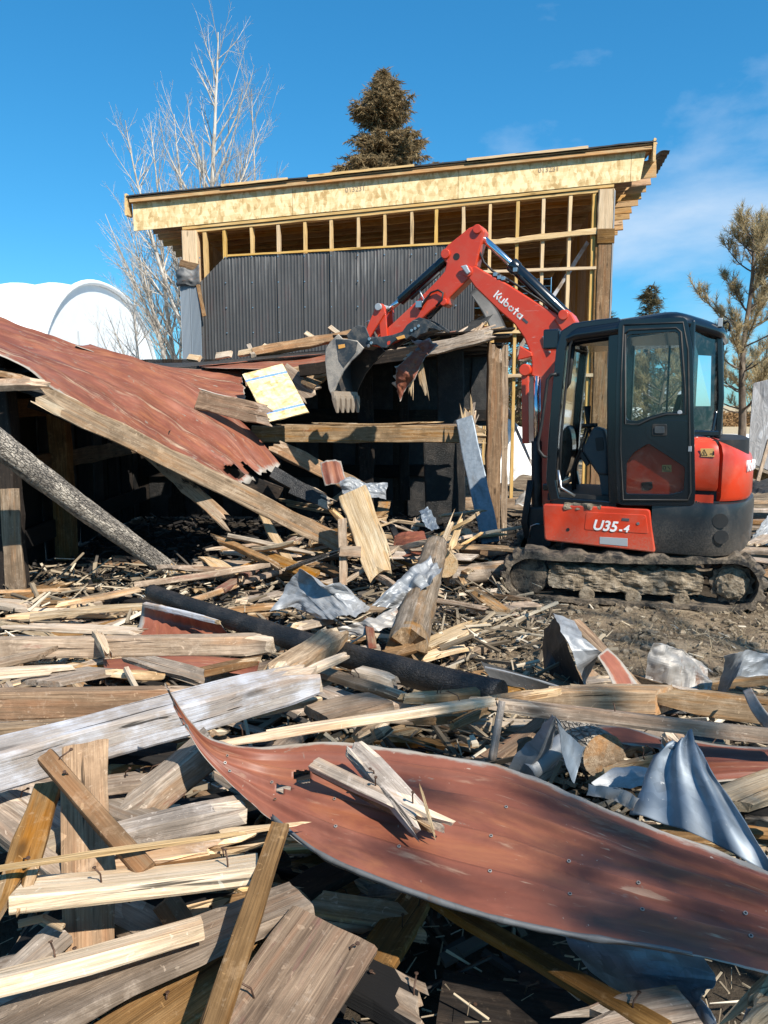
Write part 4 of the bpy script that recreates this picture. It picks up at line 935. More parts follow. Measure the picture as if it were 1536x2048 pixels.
def lumpy(lo, hi, res, amp, sc, seed=0, rot=None):
    """a box whose skin is clotted with mud"""
    lo, hi = Vector(lo), Vector(hi); bm = bmesh.new(); bmesh.ops.create_cube(bm, size=1.0)
    bmesh.ops.subdivide_edges(bm, edges=bm.edges[:], cuts=res, use_grid_fill=True)
    c = (lo+hi)/2; s = hi-lo
    for v in bm.verts:
        p = Vector(v.co); rr2 = Vector((p.x*2, p.y*2, p.z*2)); k = 1-0.10*(abs(rr2.x)**4*abs(rr2.z)**4)
        q = Vector((c.x+p.x*s.x*k, c.y+p.y*s.y, c.z+p.z*s.z*k)); nn = Vector((p.x*0.6, p.y*1.6, p.z)).normalized()
        h = amp*(fbm(q+Vector((seed, 0, 0)), sc, 4)+0.5*abs(mnoise.noise(q*sc*3.1)))
        v.co = q+nn*h
    if rot is not None: bm.transform(rot)
    return bm
def bmpart(name, bm, mat, parent=ex, smooth=False, Mx=None):
    bmesh.ops.recalc_face_normals(bm, faces=bm.faces); me = bpy.data.meshes.new(name); bm.to_mesh(me); bm.free()
    me.polygons.foreach_set('use_smooth', [smooth]*len(me.polygons))
    return link(name, me, EM if Mx is None else Mx, parent, [M[mat]])
bmpart('track_frame', lumpy((-0.58, 0.60, 0.125), (0.64, 0.80, 0.315), 28, 0.035, 11, 3, TR), 'mud')
bmpart('track_frame', lumpy((-0.60, -0.80, 0.10), (0.66, -0.60, 0.335), 10, 0.03, 9, 9, TR), 'mud')
for s, y in ((1, 0.72), (-1, -0.72)):
    mb = MB(); ring = []
    for k in range(44):
        a = 2*PI*k/44; r = 0.150+(0.022 if k % 4 < 2 else 0); ring.append((-0.80+r*math.cos(a), 0.235+r*math.sin(a)))
    mb.prism(ring, y-0.03, y+0.03); mb.v = [tuple(TR @ Vector(v)) for v in mb.v]; part('sprocket', mb, 'track')
    bm = bmesh.new(); bmesh.ops.create_icosphere(bm, subdivisions=4, radius=1.0)
    for v in bm.verts:
        q = Vector(v.co); h = 1+0.16*fbm(q, 3.2, 4); v.co = TR @ Vector((-0.80+q.x*0.125*h, y+0.035*s+q.y*0.055*h, 0.235+q.z*0.125*h))
    bmpart('hub_mud', bm, 'mud')
    mb = MB(); a = TR @ Vector((0.80, y-0.06, 0.215)); b = TR @ Vector((0.80, y+0.06, 0.215)); mb.cyl(a, b, 0.165, 28); part('idler', mb, 'track', 0.02)
    for x in (-0.42, -0.05, 0.32):
        mb = MB(); mb.cyl(TR @ Vector((x, y-0.08, 0.085)), TR @ Vector((x, y+0.09, 0.085)), 0.065, 20); part('track_roller', mb, 'mud', 0.01)
mb = MB(); mb.box((-0.55, -0.6, 0.18), (0.55, 0.6, 0.40)); mb.v = [tuple(TR @ Vector(v)) for v in mb.v]; part('undercarriage', mb, 'track', 0.03)
mb = MB(); mb.cyl((0, 0, 0.38), (0, 0, 0.50), 0.42, 40); part('slewing_ring', mb, 'rubber')
# --- house: counterweight, skirt, bonnet
def plan(off, n=5, fr=-0.30):
    pts = [(fr, 0.76+off*0.3), (-0.62, 0.765+off), (-0.80, 0.745+off), (-0.93, 0.62+off*0.7), (-1.01, 0.40), (-1.04-off, 0.0), (-1.0-off, -0.45), (-0.86, -0.70-off*0.7), (-0.62, -0.76-off), (fr, -0.76)]
    return pts
def resample(pts, n):
    P_ = [Vector(p) for p in pts]; out = []
    for i in range(len(P_)-1):
        p0 = P_[max(i-1, 0)]; p1 = P_[i]; p2 = P_[i+1]; p3 = P_[min(i+2, len(P_)-1)]
        for s in range(n):
            f = s/n; out.append(0.5*(2*p1+(p2-p0)*f+(2*p0-5*p1+4*p2-p3)*f*f+(3*p1-p0-3*p2+p3)*f**3))
    out.append(P_[-1]); return out
def slab(name, pl, zs, mat, bevel=0.0, front=-0.30):                 # stacked plan outlines: zs = [(z, shrink)]
    rings = []
    for z, sh in zs: rings.append([Vector((p.x*(1-sh)+front*sh, p.y*(1-sh), z(p) if callable(z) else z)) for p in pl])
    mb = MB(); mb.loft(rings); o = part(name, mb, mat, bevel)
    e = o.modifiers.new('edges', 'EDGE_SPLIT'); e.split_angle = math.radians(40); return o
pl = resample(plan(0.02), 6)
slab('counterweight', pl, [(0.455, 0.10), (0.47, 0.045), (0.53, 0.012), (0.66, 0.0), (0.84, 0.0), (0.885, 0.012), (0.90, 0.05)], 'ex_cw')
for (px, py, r) in ((1439, 1041, 0.052), (1441, 1073, 0.048)):        # exhaust and access hole
    c = L3(px, py, 0.745); mb = MB(); ring = []
    mb.tube([c+Vector((0.01, -0.05, 0)), c+Vector((-0.006, 0.028, 0))], [r, r*1.12], 24); part('exhaust_opening', mb, 'rubber')
sk = poly(0.77, (1085, 1008), (1120, 1009), (1300, 1018), (1311, 1106), (1225, 1096), (1089, 1081))
mb = MB(); mb.prism(round_poly(sk, 0.03), 0.60, 0.772); part('side_skirt', mb, 'ex_red_low', 0.012)
mb = MB(); mb.prism(round_poly(poly(0.78, (1172, 1024), (1292, 1030), (1297, 1068), (1168, 1060)), 0.02), 0.765, 0.7755); part('skirt_emboss', mb, 'ex_red_low', 0.004)
mb = MB(); mb.prism(poly(0.78, (1199, 1074), (1255, 1077), (1255, 1093), (1199, 1088)), 0.770, 0.7745); part('type_plate', mb, 'plate_grey', 0.001)
mb = MB(); c = L3(1276, 1047, 0.776); mb.cyl(c, c+Vector((0, 0.004, 0)), 0.012, 14); part('skirt_bolt', mb, 'steel_bright'); c = L3(1136, 1059, 0.772); mb = MB(); mb.cyl(c, c+Vector((0, 0.004, 0)), 0.014, 14); part('skirt_hole', mb, 'rubber')
mb = MB(); mb.box((-0.30, -0.74, 0.47), (0.56, 0.62, 0.83)); part('house_floor', mb, 'rubber', 0.02)
RX = Matrix.Rotation(PI, 4, 'Z') @ Matrix.Rotation(PI/2, 4, 'X')         # lettering on the left side: reads towards the rear
def side_text(body, px, py, y, size, mat, name, ang=0.0, **k):
    x, z = L2(px, py, y); Mx = EM @ Matrix.Translation((x, y, z)) @ RX @ Matrix.Rotation(math.radians(ang), 4, 'Z'); return text(body, size, Mx, mat, ex, name, **k)
side_text('U35', 1209, 1052.5, 0.7765, 0.118, 'white_print', 'model_lettering', -2.0, shear=0.22, bold=0.003, width=0.98)
side_text('4', 1252, 1058, 0.7765, 0.078, 'white_print', 'model_lettering', -2.0, shear=0.2, bold=0.003, width=1.0); side_text('-', 1241.5, 1059, 0.7765, 0.085, 'white_print', 'model_lettering', -2.0, bold=0.003, width=0.9)
mb = MB(); mb.prism(poly(0.778, (1244, 1036), (1259, 1037), (1258, 1042.5), (1243, 1041.5)), 0.7760, 0.7785); part('badge', mb, 'grey_print', 0.001)
# bonnet: side panel, rear hood, black top, vent
pl2 = resample(plan(-0.005), 6)
def arc(lo, hi): return [p for p in pl2 if lo <= pl2.index(p) <= hi]
def hood(name, i0, i1, z0, z1, mat, top=0.05, off=0.0):
    seg = pl2[i0:i1+1]; rings = []
    for z, sh in ((z0, 0.02), (z0+0.03, 0.0), (z1-0.13, 0.0), (z1-0.06, 0.03), (z1-0.015, 0.09), (z1, 0.16)):
        zz = lambda p: z-0.10*max(0, (-p.x-0.72)/0.3)**1.5*(1 if z > z0+0.2 else 0)
        rings.append([Vector((p.x*(1-sh)-0.3*sh, p.y*(1-sh), zz(p))) for p in seg]+[Vector((q.x*0.6-0.3*0.4, q.y*0.6, zz(q))) for q in seg[::-1]])
    mb = MB(); mb.loft(rings); o = part(name, mb, mat); e = o.modifiers.new('edges', 'EDGE_SPLIT'); e.split_angle = math.radians(40); return o
hood('bonnet_side_panel', 5, 11, 0.985, 1.40, 'ex_red'); hood('bonnet_side_panel', 4, 10, 0.925, 0.972, 'ex_red')
hood('rear_hood', 12, 44, 0.905, 1.41, 'ex_red')
slab('bonnet_core', resample(plan(-0.04, fr=-0.56), 4), [(0.89, 0.02), (1.38, 0.04)], 'rubber')
slab('bonnet_top', resample(plan(-0.10, fr=-0.56), 4), [(lambda p: 1.385-0.08*max(0, (-p.x-0.6)/0.4), 0.04), (lambda p: 1.412-0.10*max(0, (-p.x-0.6)/0.4)**1.3, 0.05), (lambda p: 1.435-0.12*max(0, (-p.x-0.6)/0.4)**1.3, 0.2)], 'ex_black')
for k in range(8):
    mb = MB(); a = L3(1388+k*4.6, 1000+k*1.8, 0.758); b = L3(1394+k*4.6, 1020-k*0.5, 0.758); mb.tube([a, b], 0.006, 5); part('vent_rib', mb, 'rubber')
mb = MB(); mb.prism(poly(0.76, (1388, 1002), (1440, 1004), (1418, 1022), (1388, 1022)), 0.70, 0.753); part('vent_panel', mb, 'ex_cw', 0.006)
mb = MB(); mb.prism(poly(0.765, (1401, 897), (1428, 897), (1429, 914), (1402, 913)), 0.760, 0.7655); st = part('warning_sticker', mb, 'sticker')
mb = MB(); x, z = L2(1408, 906, 0.766); Mx = Matrix.Translation((x, 0.766, z)) @ RX
strokes(mb, [[(-0.022, -0.018), (0.024, -0.018), (0.0, 0.026), (-0.022, -0.018)], [(-0.004, -0.008), (0.005, -0.008)], [(0.0, -0.004), (0.0, 0.008)], [(0.046, -0.004), (0.062, -0.004)], [(0.066, -0.014), (0.068, 0.016)], [(0.072, -0.012), (0.071, 0.010)]], 0.0045, Mx, 0.001); part('warning_symbol', mb, 'rubber', parent=st)
pt = [Vector((p.x, p.y)) for p in resample(plan(0.0), 12)]; acc = [0.0]                # white letters that follow the curve of the rear hood
for k in range(1, len(pt)): acc.append(acc[-1]+(pt[k]-pt[k-1]).length)
i0 = min(range(len(pt)), key=lambda k: abs(pt[k].x+0.985)+(9 if pt[k].y < 0 else 0)); s0 = acc[i0]
for ch, ds in zip('Kubota', (0.0, 0.088, 0.166, 0.244, 0.311, 0.38)):
    k = min(range(len(pt)), key=lambda q: abs(acc[q]-s0-ds)); tg = (pt[min(k+1, len(pt)-1)]-pt[k-1]).normalized(); nn = Vector((-tg.y, tg.x))
    if nn.dot(pt[k]-Vector((-0.3, 0))) < 0: nn = -nn
    X3 = Vector((tg.x, tg.y, 0)); Z3 = Vector((nn.x, nn.y, 0)); Y3 = Vector((0, 0, 1))
    mm = Matrix((X3, Y3, Z3)).transposed().to_4x4(); mm.translation = (pt[k].x+nn.x*0.004, pt[k].y+nn.y*0.004, 1.17)
    text(ch, 0.115, EM @ mm, 'white_print', ex, 'maker_letter', 0.006, bold=0.004)
# --- cab
cab = empty('cab', (0, 0, 0)); cab.parent = ex; cab.matrix_basis = Matrix(); MW[cab.name] = EM
def cpart(name, mb, mat, bevel=0.0): return part(name, mb, mat, bevel, cab)
def bar(name, pts, w, d, mat='ex_black', bevel=0.012, up=(0, 1, 0), closed=False):   # rectangular section along a path
    P3 = [Vector(p) for p in pts]; mb = MB(); vs = []; fs = []; n = len(P3); U = Vector(up)
    for i in range(n):
        a = P3[(i-1) % n] if closed or i > 0 else P3[i]; b = P3[(i+1) % n] if closed or i < n-1 else P3[i]
        t = (b-a).normalized(); u = (U-t*U.dot(t)).normalized(); s_ = t.cross(u)
        for (p, q) in ((-1, -1), (1, -1), (1, 1), (-1, 1)): vs.append(P3[i]+s_*p*w/2+u*q*d/2)
    for i in range(n if closed else n-1):
        for k in range(4): fs.append((i*4+k, i*4+(k+1) % 4, ((i+1) % n)*4+(k+1) % 4, ((i+1) % n)*4+k))
    if not closed: fs += [(3, 2, 1, 0), (n*4-4, n*4-3, n*4-2, n*4-1)]
    mb.add(vs, fs); return cpart(name, mb, mat, bevel)
def on(y, *pts): return [L3(px, py, y) for px, py in pts]
# left side frame round the doorway
bar('front_pillar', on(0.70, (1112, 1000), (1104, 960), (1108, 880), (1116, 780), (1124, 700), (1132, 668), (1150, 657), (1200, 650), (1240, 646)), 0.085, 0.09)
bar('front_pillar', [Vector((v.x-0.01, -0.27, v.z)) for v in on(0.70, (1112, 1000), (1104, 960), (1108, 880), (1116, 780), (1124, 700), (1132, 668), (1150, 657), (1240, 646))], 0.07, 0.09)
bar('door_post', on(0.69, (1232, 1008), (1228, 900), (1228, 780), (1232, 650)), 0.10, 0.10)
bar('sill', on(0.68, (1105, 1000), (1235, 1010)), 0.07, 0.12)
mb = MB(); mb.tube(on(0.742, (1118, 975), (1122, 880), (1133, 760), (1140, 690), (1150, 672), (1215, 662)), 0.011, 8); cpart('door_seal', mb, 'rubber')
mb = MB(); mb.tube(on(0.745, (1150, 992), (1122, 975), (1117, 940)), 0.012, 8); cpart('seal_trim', mb, 'steel_bright')
bar('rear_pillar', [(-0.50, 0.66, 0.9), (-0.52, 0.66, 1.5), (-0.50, 0.66, 2.30)], 0.09, 0.09)
bar('rear_pillar', [(-0.745, 0.36, 1.38), (-0.755, 0.36, 1.7), (-0.71, 0.36, 2.27)], 0.05, 0.06)
bar('rear_pillar', [(-0.745, -0.27, 1.38), (-0.71, -0.27, 2.27)], 0.07, 0.07)
bar('right_pillar', [(0.05, -0.28, 0.9), (0.05, -0.28, 2.3)], 0.10, 0.07)
bar('right_rail', [(0.50, -0.28, 1.18), (-0.72, -0.28, 1.18)], 0.10, 0.05); bar('right_rail', [(0.42, -0.28, 2.24), (-0.70, -0.28, 2.26)], 0.08, 0.06)
bar('window_bar', [(-0.30, -0.27, 1.2), (-0.30, -0.27, 2.25)], 0.02, 0.02)
bar('front_rail', [(0.47, 0.68, 2.20), (0.47, -0.27, 2.20)], 0.07, 0.06, up=(0, 0, 1)); bar('front_rail', [(0.56, 0.66, 0.95), (0.56, -0.27, 0.95)], 0.10, 0.06, up=(0, 0, 1))
bar('front_rail', [(0.545, 0.66, 1.32), (0.545, -0.27, 1.32)], 0.03, 0.03, up=(0, 0, 1))
bar('rear_rail', [(-0.50, 0.66, 1.43), (-0.745, 0.36, 1.42), (-0.745, -0.27, 1.42)], 0.06, 0.05, up=(0, 0, 1)); bar('rear_rail', [(-0.50, 0.66, 2.25), (-0.71, 0.36, 2.25), (-0.71, -0.27, 2.25)], 0.07, 0.06, up=(0, 0, 1))
bar('rear_strut', [(-0.70, 0.42, 1.39), (-0.725, 0.39, 1.60)], 0.03, 0.03)
def pane(name, pts, mat='glass'):
    mb = MB(); c = [Vector(p) for p in pts]; n = (c[1]-c[0]).cross(c[2]-c[0]).normalized()*0.003
    mb.loft([[p-n for p in c], [p+n for p in c]], 0, False); return cpart(name, mb, mat)
pane('windscreen', [(0.555, 0.64, 0.98), (0.555, -0.24, 0.98), (0.455, -0.24, 2.18), (0.455, 0.64, 2.18)])
pane('right_window', [(0.50, -0.285, 1.22), (0.08, -0.285, 1.22), (0.08, -0.285, 2.22), (0.43, -0.285, 2.22)]); pane('right_window', [(0.02, -0.285, 1.22), (-0.70, -0.285, 1.22), (-0.68, -0.285, 2.22), (0.02, -0.285, 2.22)])
pane('rear_quarter_window', [(-0.53, 0.655, 1.45), (-0.735, 0.375, 1.45), (-0.705, 0.375, 2.22), (-0.53, 0.655, 2.22)], 'glass_dark'); pane('rear_window', [(-0.752, 0.34, 1.45), (-0.752, -0.25, 1.45), (-0.715, -0.25, 2.22), (-0.715, 0.34, 2.22)], 'glass_dark')
rp = round_poly([(0.46, 0.745), (-0.46, 0.745), (-0.74, 0.42), (-0.77, -0.28), (0.46, -0.32)], 0.12, 5)
def roofz(x, z): return z-0.20*max(0, (x+0.02)/0.48)**1.9*0.62-0.075*max(0, (-x-0.42)/0.32)**1.2
rings = []
for z, k in ((2.245, -0.005), (2.265, 0.018), (2.305, 0.022), (2.345, 0.0), (2.37, -0.05), (2.375, -0.12)):
    cx_, cy_ = -0.12, 0.2
    rings.append([Vector((cx_+(x-cx_)*(1+k*1.6), cy_+(y-cy_)*(1+k*1.8), roofz(x, z))) for x, y in rp])
mb = MB(); mb.loft(rings); o = cpart('roof', mb, 'ex_black'); e = o.modifiers.new('edges', 'EDGE_SPLIT'); e.split_angle = math.radians(50)
for k in range(4): bar('roof_grille_slat', [(0.34-0.055*k, 0.60, 2.215), (0.34-0.055*k, -0.1, 2.215)], 0.025, 0.012, 'plate_grey', 0.003, up=(0, 0, 1))
mb = MB(); c = Vector((-0.74, 0.30, 2.30)); mb.tube([c, c+Vector((-0.03, 0, 0.02)), c+Vector((-0.05, 0, 0.0)), c+Vector((-0.045, 0, -0.06))], 0.010, 6); cpart('roof_hook', mb, 'rubber')
mb = MB(); mb.box((-0.735, 0.40, 2.262), (-0.70, 0.47, 2.33)); cpart('roof_clip', mb, 'plate_grey', 0.004)
# the door, swung right back along the side
dr = plate('door', round_poly(poly(0.76, (1238, 640), (1374, 634), (1386, 700), (1391, 985), (1389, 1012), (1236, 1010), (1230, 900), (1232, 780)), 0.05),
      [round_poly(poly(0.76, (1254, 670), (1356, 664), (1365, 780), (1365, 826), (1332, 824), (1300, 832), (1276, 842), (1252, 840)), 0.035),
       round_poly(poly(0.76, (1253, 987), (1254, 925), (1268, 905), (1297, 887), (1370, 934), (1367, 982), (1340, 988)), 0.02)], 0.742, 0.040, 'ex_black', 0.012, cab)
def dpart(name, mb, mat, bevel=0.0): return part(name, mb, mat, bevel, dr)
mb = MB(); mb.prism(poly(0.76, (1250, 662), (1360, 658), (1368, 832), (1250, 846)), 0.760, 0.764); dpart('door_pane', mb, 'glass')
mb = MB(); mb.prism(poly(0.76, (1249, 990), (1250, 920), (1297, 883), (1373, 932), (1370, 986)), 0.760, 0.764); dpart('door_pane', mb, 'glass')
def seal(pts, r=0.009, mat='rubber'):
    mb = MB(); q = [L3(px, py, 0.785) for px, py in pts]; q.append(q[0]); mb.tube(q, r, 6); dpart('door_seal', mb, mat)
seal([(1250, 668), (1258, 660), (1352, 656), (1362, 664), (1370, 780), (1371, 828), (1332, 829), (1300, 838), (1278, 849), (1250, 848)])
seal([(1247, 650), (1366, 645), (1376, 700), (1381, 985), (1376, 1000), (1246, 1000), (1241, 900), (1242, 760)], 0.008)
mb = MB(); mb.prism(round_poly(poly(0.79, (1304, 848), (1334, 848), (1334, 872), (1304, 872)), 0.015), 0.775, 0.790); dpart('door_handle', mb, 'rubber', 0.004)
mb = MB(); mb.prism(round_poly(poly(0.79, (1309, 853), (1329, 853), (1329, 867), (1309, 867)), 0.01), 0.785, 0.798); dpart('handle_grip', mb, 'ex_panel', 0.003)
mb = MB(); mb.prism(round_poly(poly(0.79, (1292, 842), (1376, 840), (1382, 930), (1370, 925), (1300, 880), (1290, 870)), 0.03), 0.778, 0.7835); dpart('door_inner_panel', mb, 'ex_black', 0.004)
mb = MB(); c = L3(1359.5, 825, 0.78); mb.cyl(c, c+Vector((0, 0.012, 0)), 0.018, 18); dpart('door_button', mb, 'plate_grey', 0.003)
mb = MB(); mb.box(tuple(L3(1380, 900, 0.78)-Vector((0.012, 0.0, 0.012))), tuple(L3(1380, 900, 0.78)+Vector((0.012, 0.012, 0.03)))); dpart('door_hinge', mb, 'plate_grey', 0.002)
# red tank cover behind the door's lower pane
mb = MB(); mb.prism(poly(0.72, (1244, 1000), (1240, 880), (1385, 880), (1385, 1000)), 0.60, 0.715); part('tank_cover', mb, 'ex_red', 0.01)
mb = MB(); mb.prism(round_poly(poly(0.72, (1282, 965), (1304, 963), (1306, 976), (1298, 981), (1284, 980)), 0.012), 0.712, 0.722); part('cover_latch', mb, 'rubber', 0.004)
mb = MB(); mb.prism(poly(0.72, (1324, 930), (1343, 930), (1343, 944), (1324, 944)), 0.714, 0.7185); st = part('warning_sticker', mb, 'sticker')
mb = MB(); x, z = L2(1333.5, 937, 0.719); strokes(mb, [[(-0.028, 0.014), (-0.028, -0.006), (-0.008, -0.006), (-0.008, 0.014), (-0.028, 0.014)], [(0.008, 0.014), (0.026, -0.006)], [(-0.02, -0.020), (0.03, -0.020)]], 0.005, Matrix.Translation((x, 0.719, z)) @ RX, 0.001); part('warning_symbol', mb, 'rubber', parent=st)
# inside the cab
mb = MB(); mb.prism(round_poly(poly(0.5, (1190, 852), (1212, 858), (1219, 886), (1219, 950), (1198, 948), (1166, 900)), 0.03), 0.42, 0.58); cpart('console', mb, 'ex_panel', 0.02)
mb = MB(); mb.prism(round_poly(poly(0.585, (1190, 876), (1206, 874), (1208, 900), (1193, 902)), 0.012), 0.578, 0.588); cpart('console_switch', mb, 'rubber', 0.003)
mb = MB(); mb.prism(round_poly(poly(0.5, (1168, 902), (1182, 925), (1176, 932), (1163, 910)), 0.012), 0.50, 0.59); cpart('armrest', mb, 'rubber', 0.006)
mb = MB(); mb.prism(round_poly(poly(0.5, (1186, 930), (1200, 950), (1206, 990), (1219, 992), (1219, 950)), 0.02), 0.40, 0.56); cpart('console_foot', mb, 'ex_panel', 0.01)
for y, off in ((0.36, 0), (0.24, 5)):
    mb = MB(); mb.tube(on(y, (1172+off, 856), (1158+off, 905), (1144+off, 940), (1146+off, 985)), 0.010, 8); cpart('travel_lever', mb, 'rubber')
    mb = MB(); mb.tube(on(y, (1164+off, 852), (1190+off, 850)), 0.018, 8); cpart('lever_grip', mb, 'rubber')
mb = MB(); mb.tube(on(0.2, (1186, 880), (1176, 850), (1175, 812)), [0.014, 0.016, 0.03], 10); cpart('joystick', mb, 'rubber')
mb = MB(); mb.box((-0.42, -0.02, 1.0), (0.02, 0.42, 1.14)); cpart('seat_cushion', mb, 'rubber', 0.04)
mb = MB(); mb.loft([[Vector((-0.30-0.12*t-0.05*b, 0.20+s*w, 1.12+0.62*t)) for (s, b) in ((-1, 0), (1, 0), (1, 1), (-1, 1))] for t, w in ((0, 0.21), (0.5, 0.22), (0.85, 0.17), (1.0, 0.12))], 0, False); cpart('seat_backrest', mb, 'rubber', 0.03)
mb = MB(); mb.box((-0.65, -0.27, 0.84), (0.56, 0.68, 0.90)); cpart('cab_floor', mb, 'rubber'); mb = MB(); mb.box((-0.64, -0.27, 0.9), (-0.40, 0.62, 1.40)); cpart('rear_wall', mb, 'rubber', 0.02)
mb = MB(); mb.prism(smooth_loop(poly(0.0, (1128, 846), (1146, 858), (1150, 900), (1140, 940), (1128, 960), (1118, 920), (1119, 870))), -0.06, 0.14); cpart('monitor_pod', mb, 'ex_black', 0.02)
mb = MB(); mb.tube(on(0.66, (1146, 690), (1142, 730), (1138, 765), (1132, 778)), [0.02, 0.018, 0.018, 0.01], 8); cpart('window_catch', mb, 'rubber')
bmpart('step_mud', lumpy((0.10, 0.62, 0.79), (0.40, 0.77, 0.835), 10, 0.02, 14, 4), 'mud')
mb = MB(); mb.tube([L3(px, py, 0.80) for px, py in ((1113, 748), (1102, 750), (1095, 760), (1090, 800), (1083, 850), (1076, 885), (1077, 900), (1086, 912), (1093, 915))], 0.0135, 8); part('grab_rail', mb, 'rubber')
mb = MB(); mb.box(tuple(L3(1107, 680, 0.45)-Vector((0.07, 0.1, 0.085))), tuple(L3(1107, 680, 0.45)+Vector((0.07, 0.1, 0.085)))); part('work_light', mb, 'ex_black', 0.015)
# --- boom, arm and what hangs on it; the plane y = 0.02
YB = 0.02
boom = poly(YB, (938, 553), (955, 577), (1003, 624), (1033, 650), (1052, 677), (1063, 703), (1068, 730), (1066, 752), (1084, 756), (1084, 1015), (1108, 1018), (1110, 760), (1126, 705), (1150, 652), (1120, 630), (1100, 621), (1060, 596), (1021, 571), (975, 546), (955, 534), (942, 540))
mb = MB(); mb.prism(boom, YB-0.085, YB+0.085); bo = part('boom', mb, 'ex_red', 0.012)
mb = MB(); mb.prism(poly(YB, (1112, 640), (1128, 626), (1138, 621), (1148, 630), (1156, 645), (1150, 660), (1130, 668)), YB-0.12, YB+0.12); part('boom_bracket', mb, 'ex_red', 0.012, bo)
mb = MB(); c = L3(1132, 633, YB); mb.cyl(c-Vector((0, .14, 0)), c+Vector((0, .14, 0)), 0.045, 18); part('boom_pin', mb, 'ex_red', 0.006, bo)
mb = MB(); mb.prism(poly(YB, (1045, 693), (1068, 706), (1070, 714), (1040, 722)), YB-0.10, YB+0.105); part('boom_stop', mb, 'ex_red', 0.008, bo)
mb = MB(); c = L3(1056, 741, YB); mb.cyl(c-Vector((0, .13, 0)), c+Vector((0, .13, 0)), 0.055, 20); part('boom_pin', mb, 'ex_red', 0.008, bo)
mb = MB(); mb.prism(poly(YB, (1048, 752), (1062, 752), (1063, 886), (1050, 886)), YB-0.11, YB+0.11); part('cylinder_guard', mb, 'ex_red', 0.006, bo)
mb = MB(); mb.prism(poly(YB, (928, 536), (940, 533), (948, 548), (941, 553)), YB+0.09, YB+0.115); part('pin_retainer', mb, 'plate_grey', 0.008, bo)
mb = MB(); mb.cyl(L3(1073, 752, YB+0.09), L3(1073, 890, YB+0.09), 0.026, 14); mb.cyl(L3(1081, 752, YB+0.07), L3(1081, 890, YB+0.07), 0.012, 10); part('cylinder_rod', mb, 'chrome', 0, bo)
mb = MB(); mb.cyl(L3(1073, 882, YB+0.09), L3(1074, 1075, YB+0.09), 0.048, 18); part('boom_cylinder', mb, 'rubber', 0.006, bo)
mb = MB(); mb.prism(poly(YB, (1056, 1010), (1110, 1010), (1110, 1090), (1062, 1090)), YB-0.16, YB+0.16); part('swing_post', mb, 'rubber', 0.02)
for k in range(4):
    mb = MB(); d = k*3; mb.tube([L3(1066-d, 960, YB+0.13), L3(1060-d, 1000, YB+0.17), L3(1053-d, 1045, YB+0.19), L3(1060-d, 1075, YB+0.15), L3(1075, 1082, YB+0.1)], 0.012, 6); part('hydraulic_hose', mb, 'rubber')
mb = MB(); mb.tube([L3(1058, 1075, YB+0.2), L3(1062, 1052, YB+0.2), L3(1072, 1048, YB+0.2), L3(1085, 1048, YB+0.2)], 0.006, 6); part('hose_clip', mb, 'steel_bright')
def cyl_between(name, a, b, r, mat, y, parent=None):
    mb = MB(); mb.cyl(L3(a[0], a[1], y), L3(b[0], b[1], y), r, 20); return part(name, mb, mat, 0.006 if r > 0.03 else 0, parent or ex)
cyl_between('arm_cylinder', (1134, 634), (1026, 531), 0.058, 'ex_black', YB); cyl_between('cylinder_rod', (1028, 533), (968, 478), 0.032, 'chrome', YB)
cyl_between('cylinder_gland', (1034, 539), (1023, 528), 0.066, 'ex_black', YB); cyl_between('cylinder_pipe', (1118, 628), (1040, 553), 0.012, 'rubber', YB+0.09)
mb = MB(); mb.box(tuple(L3(1031, 540, YB+0.06)-Vector((0.02, 0, 0.02))), tuple(L3(1031, 540, YB+0.06)+Vector((0.02, 0.02, 0.02)))); part('cylinder_port', mb, 'steel_bright', 0.004)
arm = poly(YB, (958, 453), (968, 455), (974, 466), (968, 487), (962, 510), (957, 533), (942, 560), (922, 580), (904, 598), (902, 610), (893, 616), (884, 610), (868, 622), (818, 667), (790, 684), (765, 694), (748, 690), (766, 670), (795, 644), (838, 604), (880, 562), (894, 545), (898, 530), (890, 518), (890, 506), (901, 492), (920, 477), (942, 459))
mb = MB(); mb.prism(arm, YB-0.075, YB+0.075); ar = part('arm', mb, 'ex_red', 0.012)
for (px, py, r) in ((960, 462, 0.042), (897, 511, 0.045), (941, 546, 0.05), (893, 606, 0.035), (757, 686, 0.04)):
    mb = MB(); c = L3(px, py, YB); mb.cyl(c-Vector((0, .10, 0)), c+Vector((0, .10, 0)), r, 20); part('arm_pin', mb, 'ex_red', 0.006, ar)
mb = MB(); c = L3(918, 516, YB); mb.cyl(c+Vector((0, .0755, 0)), c+Vector((0, .0765, 0)), 0.033, 16); part('arm_opening', mb, 'rubber', 0, ar)
mb = MB(); mb.tube([L3(px, py, YB+0.10) for px, py in ((840, 620), (850, 600), (862, 585), (876, 580), (886, 586), (884, 600), (872, 612))], 0.010, 6); part('hydraulic_hose', mb, 'rubber', 0, ar)
mb = MB(); mb.tube([L3(px, py, YB+0.09) for px, py in ((835, 618), (845, 607), (848, 598), (842, 588), (840, 582))], 0.007, 6); mb.box(tuple(L3(840, 609, YB+0.08)-Vector((0.03, 0, 0.03))), tuple(L3(840, 609, YB+0.08)+Vector((0.03, 0.04, 0.03)))); part('hose_fitting', mb, 'steel_bright', 0, ar)
cyl_between('bucket_cylinder', (897, 514), (800, 602), 0.052, 'ex_black', YB); cyl_between('cylinder_rod', (803, 599), (776, 621), 0.028, 'chrome', YB)
cyl_between('cylinder_pipe', (880, 545), (822, 598), 0.015, 'rubber', YB+0.07)
